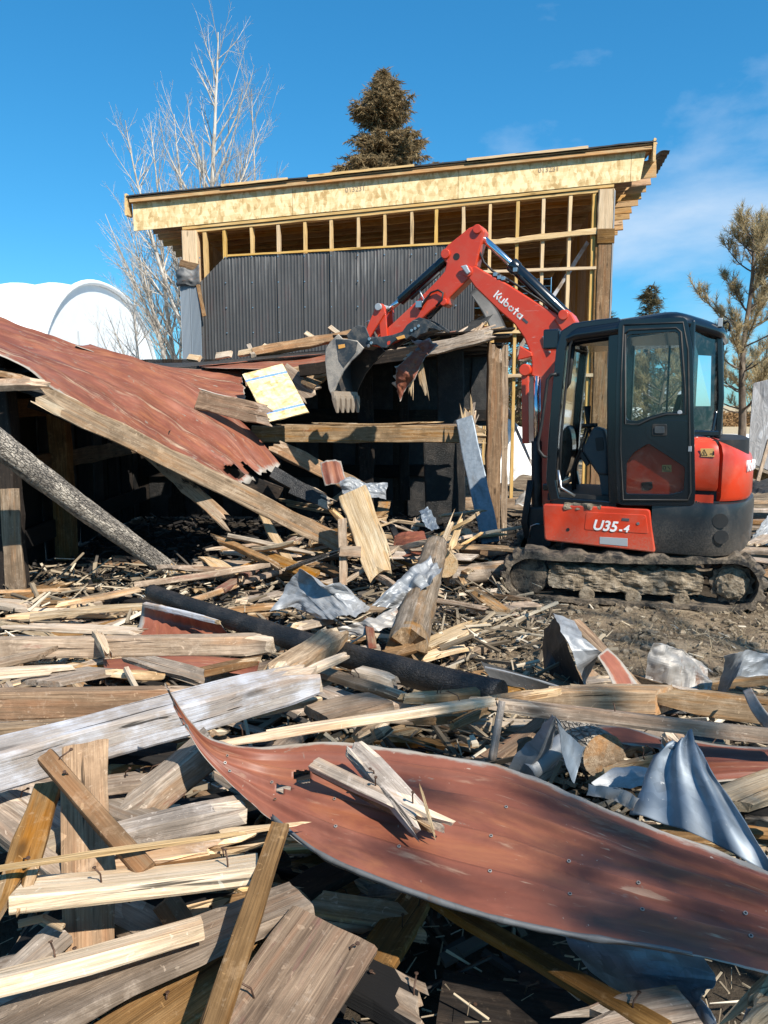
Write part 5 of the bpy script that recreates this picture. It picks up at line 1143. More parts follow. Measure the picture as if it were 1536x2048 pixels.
for s in (-0.11, 0.11):
    mb = MB(); mb.prism(round_poly(poly(YB, (764, 610), (776, 610), (780, 628), (748, 680), (738, 672)), 0.02), YB+s-0.014, YB+s+0.014); part('bucket_link', mb, 'ex_red', 0.005)
    mb = MB(); mb.prism(round_poly(poly(YB, (764, 616), (778, 613), (783, 680), (770, 688)), 0.02), YB+s*0.8-0.012, YB+s*0.8+0.012); part('guide_link', mb, 'ex_red', 0.005)
mb = MB(); c = L3(768, 617, YB); mb.cyl(c-Vector((0, .15, 0)), c+Vector((0, .15, 0)), 0.035, 18); part('link_pin', mb, 'plate_grey', 0.004)
mb = MB(); mb.prism(poly(YB, (704, 672), (714, 660), (726, 652), (742, 656), (750, 675), (752, 690), (737, 700), (720, 694), (708, 684)), YB-0.12, YB+0.13); cp = part('quick_coupler', mb, 'ex_steel', 0.008)
for (px, py) in ((740, 678), (744, 686), (738, 692)):
    mb = MB(); c = L3(px, py, YB+0.13); mb.cyl(c, c+Vector((0, .02, 0)), 0.016, 8); part('coupler_bolt', mb, 'steel_bright', 0, cp)
mb = MB(); mb.tube([L3(px, py, YB+0.1) for px, py in ((735, 655), (731, 645), (738, 641), (742, 648))], 0.008, 6); part('lifting_hook', mb, 'steel_bright', 0, cp)
th = poly(YB, (749, 676), (770, 676), (795, 672), (815, 665), (824, 652), (836, 643), (848, 637), (862, 641), (877, 649), (893, 661), (890, 665), (878, 660), (867, 659), (862, 668), (850, 671), (842, 679), (832, 674), (822, 681), (814, 677), (800, 684), (790, 692), (783, 698), (774, 697), (764, 691), (751, 692))
for s in (-0.10, 0.12):
    mb = MB(); mb.prism(th, YB+s-0.014, YB+s+0.014); tb = part('thumb_plate', mb, 'ex_steel', 0.005)
    if s > 0:
        mb = MB(); mb.prism(poly(YB+s, (793, 675), (809, 670), (812, 676), (797, 680)), YB+s+0.0145, YB+s+0.018); part('reflector', mb, 'amber', 0.001, tb)
        mb = MB(); mb.prism(smooth_loop(poly(YB+s, (776, 684), (781, 682), (781, 688), (776, 690)), 3), YB+s+0.0145, YB+s+0.016); part('thumb_hole', mb, 'ex_red', 0, tb)
        for px, py in ((824, 661), (831, 657), (838, 652)):
            mb = MB(); c = L3(px, py, YB+s+0.014); mb.cyl(c, c+Vector((0, .014, 0)), 0.014, 8); part('thumb_bolt', mb, 'steel_bright', 0, tb)
mb = MB(); mb.prism(poly(YB, (815, 668), (848, 640), (885, 660), (850, 668), (820, 678)), YB-0.09, YB+0.10); part('thumb_web', mb, 'ex_steel', 0.004)
cyl_between('thumb_cylinder', (900, 588), (855, 634), 0.038, 'ex_black', YB)
# bucket: two side plates, a curved back, lip, teeth
BW0, BW1 = YB-0.27, YB+0.27
prof = [(651, 698), (660, 684), (676, 668), (684, 677), (713, 681), (727, 696), (720, 706), (702, 723), (686, 744), (674, 768), (667, 786), (663, 792), (657, 777), (653, 750), (650, 722)]
pp = poly(BW1, *prof)
bk = plate('bucket', pp, [], BW1-0.022, 0.022, 'bucket_mud', 0.004); plate('bucket_side', pp, [], BW0, 0.022, 'bucket_in', 0.004, bk)
mb = MB(); mb.prism(poly(BW1, (672, 678), (700, 680), (716, 684), (712, 705), (688, 735), (678, 720)), BW1+0.0005, BW1+0.006); part('wear_plate', mb, 'ex_steel', 0.003, bk)
mb = MB(); mb.prism(poly(BW1, (677, 690), (690, 688), (691, 695), (678, 698)), BW1+0.0065, BW1+0.009); part('reflector', mb, 'amber', 0.001, bk)
back = poly(BW1, (684, 678), (670, 684), (658, 700), (653, 724), (654, 752), (658, 778), (664, 793))
bin_ = [Vector((x, z)) for x, z in back]; mb = MB(); th_ = 0.018
inn = [p+Vector((-th_, -th_*0.4)) for p in bin_]
loop = [tuple(p) for p in bin_]+[tuple(p) for p in inn[::-1]]
mb.prism(loop, BW0+0.02, BW1-0.02); part('bucket_back', mb, 'bucket_in', 0, bk)
mb = MB(); mb.prism(poly(BW1, (662, 784), (668, 782), (671, 797), (665, 799)), BW0, BW1+0.006); part('cutting_lip', mb, 'tooth', 0.004, bk)
x0, z0 = L2(668, 795, BW1)
for k in range(5):
    y = BW0+0.035+k*(BW1-BW0-0.07)/4; mb = MB()
    c = Vector((x0, y, z0)); dn = Vector((-0.02, 0, -0.155))
    mb.loft([[c+dn*t+Vector((a*d, b*w, 0)) for a, b in ((-1, -1), (1, -1), (1, 1), (-1, 1))] for t, w, d in ((-0.15, 0.036, 0.026), (0.12, 0.038, 0.028), (0.55, 0.030, 0.020), (1.0, 0.020, 0.006))], 0, False); part('bucket_tooth', mb, 'tooth', 0.004, bk)
# lettering along the boom: rounded strokes, each letter a shape of its own
xa, za = L2(991, 588, YB+0.087); xb, zb = L2(1046, 636, YB+0.087)
dirv = Vector((xb-xa, 0, zb-za)); ll = dirv.length; dirv.normalize(); nor = Vector((0, 1, 0)); upv = nor.cross(dirv)
if upv.z < 0: upv = -upv
MT = Matrix((dirv, upv, nor)).transposed().to_4x4(); MT.translation = (xa, YB+0.0855, za)
def arcpts(cx, cy, r, a0, a1, n=10, ry=None): return [(cx+r*math.cos(math.radians(a0+(a1-a0)*i/n)), cy+(ry or r)*math.sin(math.radians(a0+(a1-a0)*i/n))) for i in range(n+1)]
u = ll/5.35; h = u*0.95
glyphs = [
    [[(0.05, 0.10), (0.05, 0.62)], [(0.55, 0.60), (0.28, 0.08), (0.30, 0.0), (0.55, -0.42)], [(0.05, 0.02), (0.05, -0.45)]],
    [[(0.0, 0.28), (0.0, -0.10)]+arcpts(0.25, -0.18, 0.25, 180, 300, 6), [(0.52, 0.30), (0.52, -0.42)]],
    [[(0.0, 0.62), (0.0, -0.05)], arcpts(0.27, -0.10, 0.27, 150, -200, 14)],
    [arcpts(0.27, -0.10, 0.28, 60, -250, 14)],
    [[(0.14, 0.60), (0.14, -0.45)], [(-0.06, 0.26), (0.36, 0.26)]],
    [arcpts(0.26, -0.10, 0.27, 30, 320, 14), [(0.54, 0.25), (0.54, -0.42)]]]
xo = 0.0; adv = (0.78, 0.80, 0.86, 0.84, 0.58, 0.8)
for gstr, a in zip(glyphs, adv):
    mb = MB(); strokes(mb, [[((xo+x)*u*1.15, y*h) for x, y in ln] for ln in gstr], u*0.20, MT, 0.002); part('maker_letter', mb, 'white_print', 0, bo); xo += a
mb = MB(); strokes(mb, [[((xo+0.05)*u*1.15, -0.1*h), ((xo+0.75)*u*1.15, -0.1*h)]], u*0.34, MT, 0.002); part('badge', mb, 'grey_print', 0, bo)
mb = MB(); mb.tube([L3(px, py, YB+0.095) for px, py in ((1087, 672), (1091, 685), (1098, 700), (1100, 706))], 0.011, 6); part('hose_clamp', mb, 'plate_grey', 0, bo)
for k in range(3):
    mb = MB(); o_ = k*0.035; mb.tube([L3(px, py-3, YB-0.03+o_) for px, py in ((1100, 616), (1060, 590), (1021, 565), (985, 545), (968, 528), (958, 505))], 0.011, 6); part('hydraulic_hose', mb, 'rubber', 0, bo)
mb = MB()
for px, py in ((995, 556), (1003, 562), (1011, 564)): c = L3(px, py-4, YB); mb.box(tuple(c-Vector((0.018, 0.06, 0.015))), tuple(c+Vector((0.018, 0.09, 0.02))))
part('hose_manifold', mb, 'steel_bright', 0.004, bo)
# torn red roofing that the bucket and thumb hold
E2 = lambda px, py, d: P(px, py, d)
YD = 7.95
sheet([[E2(846, 678, YD+.15), E2(862, 683, YD+.12), E2(878, 688, YD+.1)], [E2(822, 706, YD+.02), E2(838, 710, YD), E2(852, 712, YD)], [E2(790, 735, YD-.06), E2(815, 748, YD-.1), E2(832, 755, YD-.05)], [E2(790, 766, YD), E2(800, 770, YD-.03), E2(812, 778, YD)], [E2(794, 784, YD+.03), E2(799, 792, YD), E2(801, 802, YD)]],
      46, 24, 'red_sheet', sharp=True, smooth=False, name='torn_red_sheet', label='torn strip of red roof sheet hanging from the excavator bucket', cat='metal sheet', crumple=0.03, csc=9, tear=(0.08, 0.05, 0.16, 0.03), edges=(0.02, 0.01, 0.012, 0.012), heap=False)
sp_ = board(P(836, 712, YD+.04), P(850, 786, YD+.06), 0.07, 0.015, 'wood_fresh', 'wood_splinter', 'pale split board hanging behind the torn red strip under the thumb', 'splinter', up=(0, -1, 0), e1='splinter', e0='broken'); PIECES.remove(sp_)
sp_ = board(P(822, 752, YD+.02), P(822, 790, YD+.03), 0.05, 0.012, 'wood_fresh', 'wood_splinter', 'short pale splinter dangling just left of the hanging split board', 'splinter', up=(0, -1, 0), e1='splinter'); PIECES.remove(sp_)
# ------------------------------------------------------------------ the heap: pieces one can point to, measured off the photograph
def Bd(a, b, w, t, mat, label, name='plank', cat='plank', **k):
    return board(G(*a), G(*b), w, t, mat, name, label, cat, **k)
def stack(*pts): return [G(*p) for p in pts]
# big red sheet in front
zt = [(330,1365,.86), (345,1392,.80), (378,1440,.70), (425,1480,.60), (520,1492,.52), (650,1480,.52), (800,1497,.50), (1000,1532,.48), (1150,1590,.47), (1300,1652,.47), (1540,1745,.47), (1640,1790,.47)]
zb = [(338,1378,.84), (358,1425,.74), (398,1500,.64), (452,1560,.57), (530,1630,.53), (640,1705,.52), (770,1762,.51), (960,1826,.50), (1130,1865,.50), (1300,1890,.50), (1540,1942,.50), (1640,1965,.50)]
grid = []
for a, b in zip(zt, zb):
    A, Bq = G(*a), G(*b); row = []
    for f, sag in ((0, 0), (0.25, -0.008), (0.5, -0.01), (0.75, -0.006), (1, 0)):
        row.append(A*(1-f)+Bq*f+Vector((0, 0, sag)))
    grid.append(row)
sheet(grid, 260, 140, 'red_sheet', name='roof_sheet', label='long red painted roof sheet in front, curled up to a point at its left end', cat='metal sheet', ribs=(0.17, 0.36, 0.58, 0.80), ribh=0.020, ribw=0.013, noise_amp=0.007, nsc=2.2, crumple=0.014, csc=1.7, tear=(0, 0, 0.015, 0.012), edges=(0.02, 0, 0.028, 0.008), holes=((0.395, 0.55, 0.028), (0.425, 0.40, 0.020)))
zb2 = [(545,1632,.53), (640,1705,.52), (770,1762,.51), (960,1826,.50), (1130,1865,.50), (1300,1890,.50), (1385,1906,.50)]
sheet([[G(*a)+Vector((0, 0.0, 0.004)), G(a[0], a[1]+5, a[2]-.001), G(a[0]+2, a[1]+9, a[2]-.020)] for a in zb2], 90, 5, 'galv', name='folded_sheet_edge', label='bare zinc strip folded under the front edge of the long red sheet', cat='metal strip', noise_amp=0.005, nsc=6, crumple=0.004, csc=9, heap=False)
fs_ = [o for o in C.objects if o.name == 'roof_sheet' or o.name.startswith('roof_sheet.')][-1]; dgm = fs_.data; Wm = MW[fs_.name]   # nail holes along the ribs
for iu in (70, 96, 120, 141, 163, 186, 207, 228):
    for jv in (51, 82, 112):
        iu2 = min(258, iu+(jv*7) % 11); vi = iu2*140+jv; n = Vector(dgm.vertices[vi].normal); n = n if n.z > 0 else -n; p = Wm @ dgm.vertices[vi].co
        if (iu+jv) % 3 == 0: continue
        mb = MB(); mb.cyl(p+n*0.0005, p+n*0.0025, 0.0048, 9, 0); mb.cyl(p+n*0.0006, p+n*0.003, 0.0027, 8, 1)
        mb.build('nail_hole', [M['galv_dirty'], M['felt']], fs_, Matrix(), fix=False)
Bd((628,1528,.60), (868,1642,.56), .050, .022, 'wood_grey', 'thin split grey batten with a frayed end lying across the long red sheet', 'batten', 'batten', e1='splinter', roll=15)
Bd((632,1536,.575), (862,1655,.535), .035, .018, 'wood_brown', 'brown lath stuck under the frayed batten on the long red sheet', 'lath', 'lath', e1='broken')
Bd((703,1490,.62), (855,1655,.545), .085, .035, 'wood_grey', 'short thick grey board beneath the frayed batten on the long red sheet', e1='broken', e0='broken')
Bd((855,1622,.60), (866,1662,.545), .012, .008, 'wood_fresh', 'fresh yellow splinter bent down at the frayed end of the batten', 'splinter', 'splinter', e1='splinter')
# white beam and its neighbours
Bd((-60,1545,.60), (612,1358,.60), .125, .12, 'wood_white', 'long white painted beam with a broken end running through the left of the heap', 'timber_beam', 'beam', e1='broken', roll=4, bow=0, twist=0.02)
Bd((548,1366,.50), (672,1272,.40), .135, .10, 'wood_tan', 'stout tan beam end poking up between the white beam and the charred pole', 'timber_beam', 'beam', e1='broken', e0='broken', roll=10)
Bd((610,1345,.60), (690,1312,.55), .045, .03, 'wood_fresh', 'fresh yellow split piece at the broken end of the white beam', 'splinter', 'splinter', e1='splinter', e0='splinter')
Bd((172,1488,.70), (182,1975,.30), .115, .03, 'wood_brown', 'upright brown board leaning from the white beam towards the viewer', up=(0,-0.3,1), e0='saw')
Bd((92,1515,.72), (293,1745,.55), .050, .035, 'wood_brown', 'brown batten with a yellow split edge lying slantwise over the upright board', 'batten', 'batten', roll=25, e1='saw')
Bd((40,1795,.54), (515,1742,.56), .13, .040, 'wood_pale', 'pale wide plank with a yellow lower edge in the left foreground', roll=-16)
Bd((-60,1745,.63), (480,1665,.60), .014, .010, 'wood_fresh', 'long thin yellow lath lying across the boards at the left', 'lath', 'lath', e1='broken')
Bd((440,1668,.60), (562,1648,.58), .024, .012, 'wood_fresh', 'short yellow lath under the left edge of the long red sheet', 'lath', 'lath', e1='splinter')
Bd((12,1830,.56), (98,1565,.60), .075, .022, 'wood_brown', 'brown board with a frayed lower end at the left picture edge', e0='splinter')
Bd((-60,1985,.47), (405,1858,.50), .065, .035, 'wood_pale', 'long pale batten below the wide plank in the left foreground', 'batten', 'batten', roll=-18)
Bd((-30,2075,.40), (600,1788,.46), .16, .035, 'wood_tan', 'wide tan split board running from the lower left corner', e1='saw', roll=-6)
Bd((150,2150,.33), (585,1845,.40), .17, .03, 'wood_brown', 'wide brown board just below the tan split board', roll=-4)
Bd((415,2085,.52), (560,1652,.62), .050, .022, 'wood_brown', 'narrow dark batten standing over the wide boards in the foreground', 'batten', 'batten', up=(0,-0.4,1))
Bd((668,1858,.46), (500,2110,.42), .21, .028, 'wood_brown', 'broad dark brown plank with a square end at the bottom centre', up=(0.15,-0.2,1))
Bd((690,1945,.33), (850,2030,.34), .12, .042, 'wood_charpatch', 'grey plank end with a burnt black patch at the bottom', e1='broken')
Bd((870,1800,.25), (1330,2070,.33), .055, .03, 'wood_brown', 'long dark batten in the shade under the long red sheet', 'batten', 'batten')
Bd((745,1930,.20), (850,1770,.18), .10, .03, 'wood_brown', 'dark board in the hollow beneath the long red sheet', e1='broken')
Bd((880,2010,.14), (1250,2075,.12), .22, .03, 'wood_sheath', 'dark wide board at the bottom under the batten'); Bd((600,1790,.22), (760,1700,.22), .12, .03, 'wood_sheath', 'dark board end just under the left part of the red sheet', e1='broken')  # near-black wood puts the shade under the red sheet into both boards
Bd((1130,2075,.30), (1380,2020,.33), .13, .04, 'wood_tan', 'tan plank half lit at the bottom right', e0='broken')
Bd((1490,2040,.36), (1545,1990,.42), .06, .04, 'wood_fresh', 'fresh broken yellow wood at the bottom right corner', 'splinter', 'splinter', e0='splinter', e1='splinter')
# left middle of the heap
Bd((272,1618,.40), (432,1488,.56), .11, .10, 'wood_grey', 'square grey beam half in the shade beneath the tip of the red sheet', 'timber_beam', 'beam', e0='cut')
Bd((195,1600,.42), (440,1695,.40), .125, .03, 'wood_grey', 'wide grey board crossing behind the upright board', roll=-8)
Bd((225,1675,.50), (505,1612,.50), .075, .06, 'wood_grey', 'grey square timber half in the shade of the red sheet', 'timber', 'beam', e1='broken')
Bd((215,1720,.42), (440,1690,.43), .10, .028, 'wood_grey', 'grey board below the half shaded timber', e1='splinter')
Bd((260,1745,.40), (470,1722,.42), .10, .03, 'wood_brown', 'brown broken board under the grey boards', e1='splinter')
Bd((208,1572,.47), (300,1560,.46), .09, .03, 'wood_tan', 'short tan board end behind the upright board', e1='cut')
Bd((190,1500,.50), (350,1512,.45), .14, .03, 'wood_sheath', 'dark wide board in the shade below the white beam'); Bd((215,1545,.42), (345,1500,.42), .05, .03, 'wood_fresh', 'yellow wood edge peeping out under the white beam', 'lath', 'lath', e1='splinter')
Bd((-60,1605,.48), (140,1770,.44), .06, .045, 'wood_tan', 'tan batten sloping down from the left edge below the white beam', 'batten', 'batten'); Bd((82,1692,.46), (138,1672,.46), .09, .03, 'wood_pale', 'short pale board beside the upright board')
Bd((10,1590,.47), (140,1690,.42), .15, .03, 'wood_grey', 'wide grey weathered board behind the brown board at the left edge', e0='broken'); Bd((70,1760,.42), (135,1778,.42), .05, .035, 'wood_pale', 'small pale block left of the upright board')
Bd((15,1960,.36), (125,1862,.40), .085, .03, 'wood_grey', 'grey board in the gap at the far left bottom'); Bd((38,1848,.46), (88,1836,.47), .016, .012, 'wood_fresh', 'little yellow stick in the gap at the far left', 'stick', 'stick'); Bd((86,1836,.47), (126,1856,.45), .016, .012, 'wood_pale', 'little grey stick bent away from the yellow one at the far left', 'stick', 'stick')
Bd((-60,1990,.30), (140,1950,.32), .20, .03, 'wood_grey', 'broad grey board in the lower left corner'); Bd((-40,2070,.30), (130,1990,.30), .22, .03, 'wood_grey', 'grey board in the lowest left corner below the others')
Bd((228,1815,.36), (345,1885,.32), .10, .03, 'wood_tan', 'tan board end below the pale wide plank', e0='broken'); Bd((330,1800,.40), (365,1850,.34), .06, .04, 'wood_brown', 'brown batten end below the pale wide plank')
Bd((400,1700,.38), (520,1680,.36), .13, .03, 'wood_brown', 'broken brown board left of the dark batten', e1='splinter', e0='broken')
Bd((-60,1660,.30), (60,1640,.3), .18, .03, 'wood_brown', 'old brown board under the left end of the white beam'); Bd((420,1750,.30), (560,1700,.30), .14, .03, 'wood_sheath', 'dark board in the hollow right of the dark batten')
Bd((-30,1296,.26), (552,1288,.28), .115, .11, 'wood_tan', 'long old tan beam lying level in the left middle', 'timber_beam', 'beam', e1='broken', bow=0, roll=-6)
Bd((-40,1408,.42), (400,1402,.40), .115, .115, 'wood_brown', 'old brown beam with rotten edges behind the white beam', 'timber_beam', 'beam', e1='broken', bow=0, roll=-10)
Bd((195,1268,.34), (216,1312,.31), .05, .05, 'wood_fresh', 'short split block on the long old tan beam', 'block', 'block', e0='broken', e1='broken')
sheet([stack((285,1206,.36), (362,1228,.35), (440,1245,.34)), stack((280,1240,.26), (365,1252,.26), (460,1268,.26)), stack((268,1290,.20), (375,1290,.20), (500,1290,.2))], 30, 20, 'red_sheet', name='metal_sheet', label='triangle of red sheet under the left end of the charred pole', cat='metal sheet', corr=(0.008, 0.07), edges=(0.05,0.02,0.05,0.02))
Bd((290,1208,.37), (436,1243,.36), .03, .03, 'wood_white', 'white trim strip along the red triangle of sheet', 'trim_strip', 'trim', e1='broken')
sheet([stack((205,1318,.24), (210,1345,.23)), stack((380,1312,.26), (390,1338,.25)), stack((520,1318,.25), (512,1352,.24))], 30, 10, 'red_sheet', name='metal_sheet', label='red sheet lying flat between the two long beams at the left', cat='metal sheet', noise_amp=0.01)
Bd((276,1318,.36), (408,1356,.33), .125, .028, 'wood_grey', 'grey board with rounded ends on the red sheet left of the middle', e0='cut', e1='cut'); Bd((80,1365,.30), (210,1340,.31), .16, .03, 'wood_grey', 'three cornered grey board above the old brown beam', e0='cut', e1='cut')
Bd((-40,1350,.34), (120,1338,.34), .09, .035, 'wood_pale', 'bleached board at the left edge above the old brown beam', e1='splinter'); Bd((-20,1330,.28), (95,1305,.30), .13, .03, 'wood_tan', 'tan board slanting down at the left edge below the tan beam', e1='cut')
Bd((225,1348,.36), (325,1352,.34), .06, .035, 'wood_tan', 'tan broken stub below the rounded grey board', e0='broken', e1='broken'); Bd((252,1338,.40), (275,1380,.38), .022, .02, 'wood_pale', 'small upright pale stick in front of the red sheet', 'stick', 'stick')
Bd((35,1252,.24), (282,1262,.24), .11, .03, 'wood_pale', 'bleached grey board above the long tan beam', e1='splinter', e0='splinter'); Bd((60,1232,.22), (286,1210,.22), .08, .04, 'wood_pale', 'pale board pointing at the red triangle'); Bd((120,1210,.20), (278,1180,.22), .08, .03, 'wood_tan', 'tan board behind the pale board at the edge of the shade', e0='broken')
Bd((-30,1205,.12), (55,1212,.14), .20, .04, 'wood_pale', 'broken pale board scraps at the left edge before the shed', e1='broken', e0='broken'); Bd((10,1235,.20), (110,1228,.18), .10, .03, 'wood_fresh', 'yellowish broken board at the left before the shed', e1='splinter', e0='splinter')
Bd((30,1195,.10), (130,1165,.06), .22, .03, 'wood_brown', 'brown board on the floor at the mouth of the shed', e1='broken'); Bd((-40,1460,.46), (290,1440,.45), .06, .03, 'wood_tan', 'thin board tucked along the upper side of the white beam')
Bd((395,1345,.28), (520,1320,.26), .07, .04, 'wood_brown', 'brown scrap between the rounded board and the charred pole', e1='broken'); Bd((440,1415,.42), (500,1395,.4), .1, .03, 'wood_sheath', 'dark scrap right behind the white beam', e1='broken')
# charred pole, logs
log_obj(G(302,1184,.40), G(1000,1392,.30), .052, .076, 'char', 'charred_pole', 'long charred black pole lying across the middle of the heap', 'pole', end='char', rough=0.10, seed=3, bend=0.03)
log_obj(P(-40,858,5.75), G(352,1148,.10), .105, .078, 'bark_log', 'scorched_log', 'scorched round log with bark sloping down from the left edge into the shed', 'log', end='wood_fresh', rough=0.09, seed=5, bend=0.02, jag1=0.10)
log_obj(G(872,1092,.52), G(812,1300,.22), .095, .125, 'wood_grey', 'split_log', 'thick grey split log standing steeply in the middle of the heap', 'log', end='wood_tan', rough=0.12, seed=8, jag1=0.05, n=14)
log_obj(G(895,1152,.18), G(1015,1142,.16), .085, .10, 'wood_grey', 'short_log', 'short grey log lying level in front of the left end of the tracks', 'log', end='wood_tan', rough=0.06, seed=9)
log_obj(G(905,1060,.24), G(890,1130,.30), .09, .11, 'wood_pale', 'log_stub', 'pale stub of a log standing behind the split log', 'log', end='wood_fresh', rough=0.08, seed=12, jag0=0.06)
log_obj(G(1120,1455,.30), G(1208,1512,.34), .082, .085, 'bark_log', 'sawn_log', 'short sawn log with its round end towards the viewer at the right', 'log', end='wood_tan', rough=0.05, seed=14)
log_obj(G(400,1150,.08), G(480,1140,.08), .06, .07, 'char', 'burnt_log', 'small burnt log in the shade behind the splinters', 'log', end='char', rough=0.08, seed=16)
# centre
board(P(705,984,6.75), P(765,1150,6.25), .26, .03, 'wood_pale', 'pale_board', 'tall pale clean board leaning in the middle with a torn lower corner', 'board', up=(-0.1,-1,0.35), e1='splinter', bow=0.01)
board(P(684,1038,6.5), P(688,1170,6.35), .065, .05, 'wood_tan', 'stake', 'upright square stake beside the tall pale board', 'stake', up=(0,-1,0)); board(P(680,1102,6.38), P(722,1104,6.38), .10, .06, 'wood_tan', 'block', 'small wooden block nailed across the upright stake', 'block', up=(0,-1,0.2))
def cg(rows, nu, nv, mat, label, name='crumpled_sheet', cat='metal sheet', **k):
    return sheet(rows, nu, nv, mat, back=mat, name=name, label=label, cat=cat, **{**dict(crumple=0.06, csc=8, sharp=True, smooth=False, tear=(.02,.02,.02,.02)), **k})
cg([stack((540,1222,.22), (590,1215,.24), (640,1238,.22)), stack((572,1170,.38), (612,1190,.34), (662,1238,.24)), stack((600,1137,.52), (640,1165,.42), (690,1230,.28)), stack((645,1172,.44), (665,1185,.38), (712,1232,.26)), stack((682,1165,.46), (705,1190,.36), (728,1222,.26)), stack((690,1170,.42), (722,1200,.32), (742,1214,.26))], 50, 34, 'galv', 'crumpled galvanised sheet like a tent in the middle of the heap', crumple=0.03)
cg([stack((745,1210,.34), (790,1218,.3)), stack((790,1165,.46), (830,1195,.38)), stack((820,1135,.55), (862,1168,.48)), stack((860,1112,.60), (884,1140,.54))], 40, 20, 'galv', 'folded galvanised strip rising towards the grey split log', corr=(0.012, 0.09))
cg([stack((660,1262,.26), (700,1275,.22)), stack((730,1240,.33), (760,1262,.28)), stack((790,1216,.36), (810,1240,.32))], 26, 12, 'galv_dirty', 'dark rusty strip of sheet below the crumpled tent of zinc')
sheet([[P(640,925,7.6), P(662,920,7.6), P(682,922,7.6)], [P(644,950,7.5), P(668,948,7.5), P(690,952,7.5)], [P(650,972,7.45), P(672,968,7.45), P(700,966,7.45)]], 20, 16, 'red_sheet', name='metal_sheet', label='small red sheet standing up behind the tall pale board', cat='metal sheet', ribs=(0.3, 0.7), edges=(.02,.02,.02,.02))
cg([[P(680,962,7.4), P(684,985,7.35)], [P(700,950,7.4), P(700,990,7.3)], [P(735,966,7.4), P(730,990,7.3)], [P(776,964,7.4), P(772,998,7.3)]], 26, 12, 'galv', 'twisted white grey strip behind the top of the tall pale board')
cg([stack((782,1115,.34), (790,1070,.44)), stack((815,1112,.38), (812,1062,.48)), stack((858,1102,.40), (848,1062,.48))], 26, 20, 'red_sheet', 'dark red folded sheet right of the tall pale board', crumple=0.02)
cg([[P(838,1020,7.3), P(856,1012,7.4)], [P(850,1045,7.2), P(868,1035,7.3)], [P(862,1062,7.1), P(876,1058,7.2)]], 16, 10, 'galv_blue', 'bluish metal flap standing up right of the red folded sheet')
for i, (a, b, w, lb) in enumerate((((858,1092,.50), (955,1030,.62), .07, 'longest'), ((872,1075,.52), (930,1045,.66), .05, 'yellowest'), ((880,1100,.48), (905,1040,.70), .045, 'steepest'), ((900,1098,.46), (925,1040,.66), .06, 'widest'), ((925,1090,.46), (965,1065,.50), .03, 'thinnest'))):
    Bd(a, b, w, .03, 'wood_fresh', f'{lb} of the fresh splintered boards sticking up beside the tracks', 'splintered_board', 'splintered board', e0='splinter', e1='splinter', group='fresh splintered boards beside the tracks', roll=20*i-30)
board(P(928,836,8.75), P(982,1085,8.25), .20, .035, 'galv_blue', 'clad_board', 'blue grey metal clad board leaning against the shed post', 'board', up=(-0.2,-1,0.2), fresh='wood_tan'); board(P(932,812,8.85), P(955,990,8.6), .16, .04, 'wood_grey', 'split_plank', 'grey plank with a split top behind the metal clad board', 'plank', up=(0,-1,0.1), e0='splinter')
board(P(952,818,8.9), P(925,890,8.9), .10, .03, 'wood_grey', 'plank_scrap', 'grey plank scrap crossing behind the split plank', 'plank', up=(0,-1,0.1), e0='splinter')
Bd((940,1178,.16), (1005,1222,.14), .13, .03, 'wood_tan', 'tan board slanting in front of the left end of the tracks'); Bd((975,1222,.10), (1072,1208,.10), .15, .03, 'wood_tan', 'tan board lying flat against the left end of the tracks'); Bd((905,1215,.10), (1000,1228,.08), .08, .03, 'wood_pale', 'pale strip under the two tan boards by the tracks', e0='splinter')
Bd((845,1292,.16), (965,1242,.20), .14, .025, 'wood_pale', 'pale board with a frayed end on the bare soil right of the split log', e1='splinter'); Bd((835,1315,.12), (925,1292,.13), .13, .03, 'wood_pale', 'weathered pale board just in front of the frayed one', e1='broken'); Bd((950,1255,.12), (1020,1300,.10), .02, .012, 'wood_pale', 'short grey stick lying on the soil before the tracks', 'stick', 'stick')
Bd((745,1300,.22), (735,1235,.32), .05, .04, 'wood_redpaint', 'little red painted stub left of the split log', 'stub', 'stub', e1='broken'); Bd((690,1305,.2), (760,1296,.22), .10, .03, 'wood_grey', 'grey board scrap between pole and split log', e0='broken')
Bd((495,1475,.56), (985,1402,.54), .055, .03, 'wood_pale', 'long narrow pale board just behind the long red sheet', roll=-12, e0='splinter'); Bd((620,1338,.46), (825,1400,.46), .07, .03, 'wood_tan', 'tan board slanting down behind the cracked plank', e1='broken')
Bd((632,1428,.52), (762,1400,.52), .20, .035, 'wood_tan', 'wide plank with a crack behind the red sheet', roll=-6); Bd((495,1420,.50), (605,1398,.50), .12, .035, 'wood_pale', 'pale plank end with a brown cut below the broken end of the white beam', e1='cut')
Bd((545,1400,.44), (645,1355,.42), .10, .04, 'wood_grey', 'grey board running under the broken end of the white beam'); Bd((812,1398,.50), (955,1388,.48), .05, .035, 'wood_tan', 'short tan batten lying over the charred pole', 'batten', 'batten', e0='broken')
Bd((715,1345,.36), (790,1365,.36), .09, .05, 'wood_pale', 'short pale block in front of the charred pole', 'block', 'block', e1='broken'); Bd((820,1440,.38), (955,1430,.36), .07, .03, 'wood_brown', 'brown scrap in the hollow behind the red sheet', e0='splinter', e1='splinter'); Bd((905,1452,.40), (998,1408,.50), .05, .03, 'wood_tan', 'tan batten leaning on the long narrow board', 'batten', 'batten', e0='broken')
Bd((725,1475,.40), (775,1440,.46), .10, .06, 'wood_charpatch', 'dark broken block behind the middle of the red sheet', 'block', 'block', e0='broken', e1='broken')
log_obj(G(1004,1402,.55), G(984,1520,.35), .013, .016, 'wood_grey', 'round_stick', 'thin round stick standing upright in the hollow', 'stick', end='wood_tan', rough=0.05, seed=21)
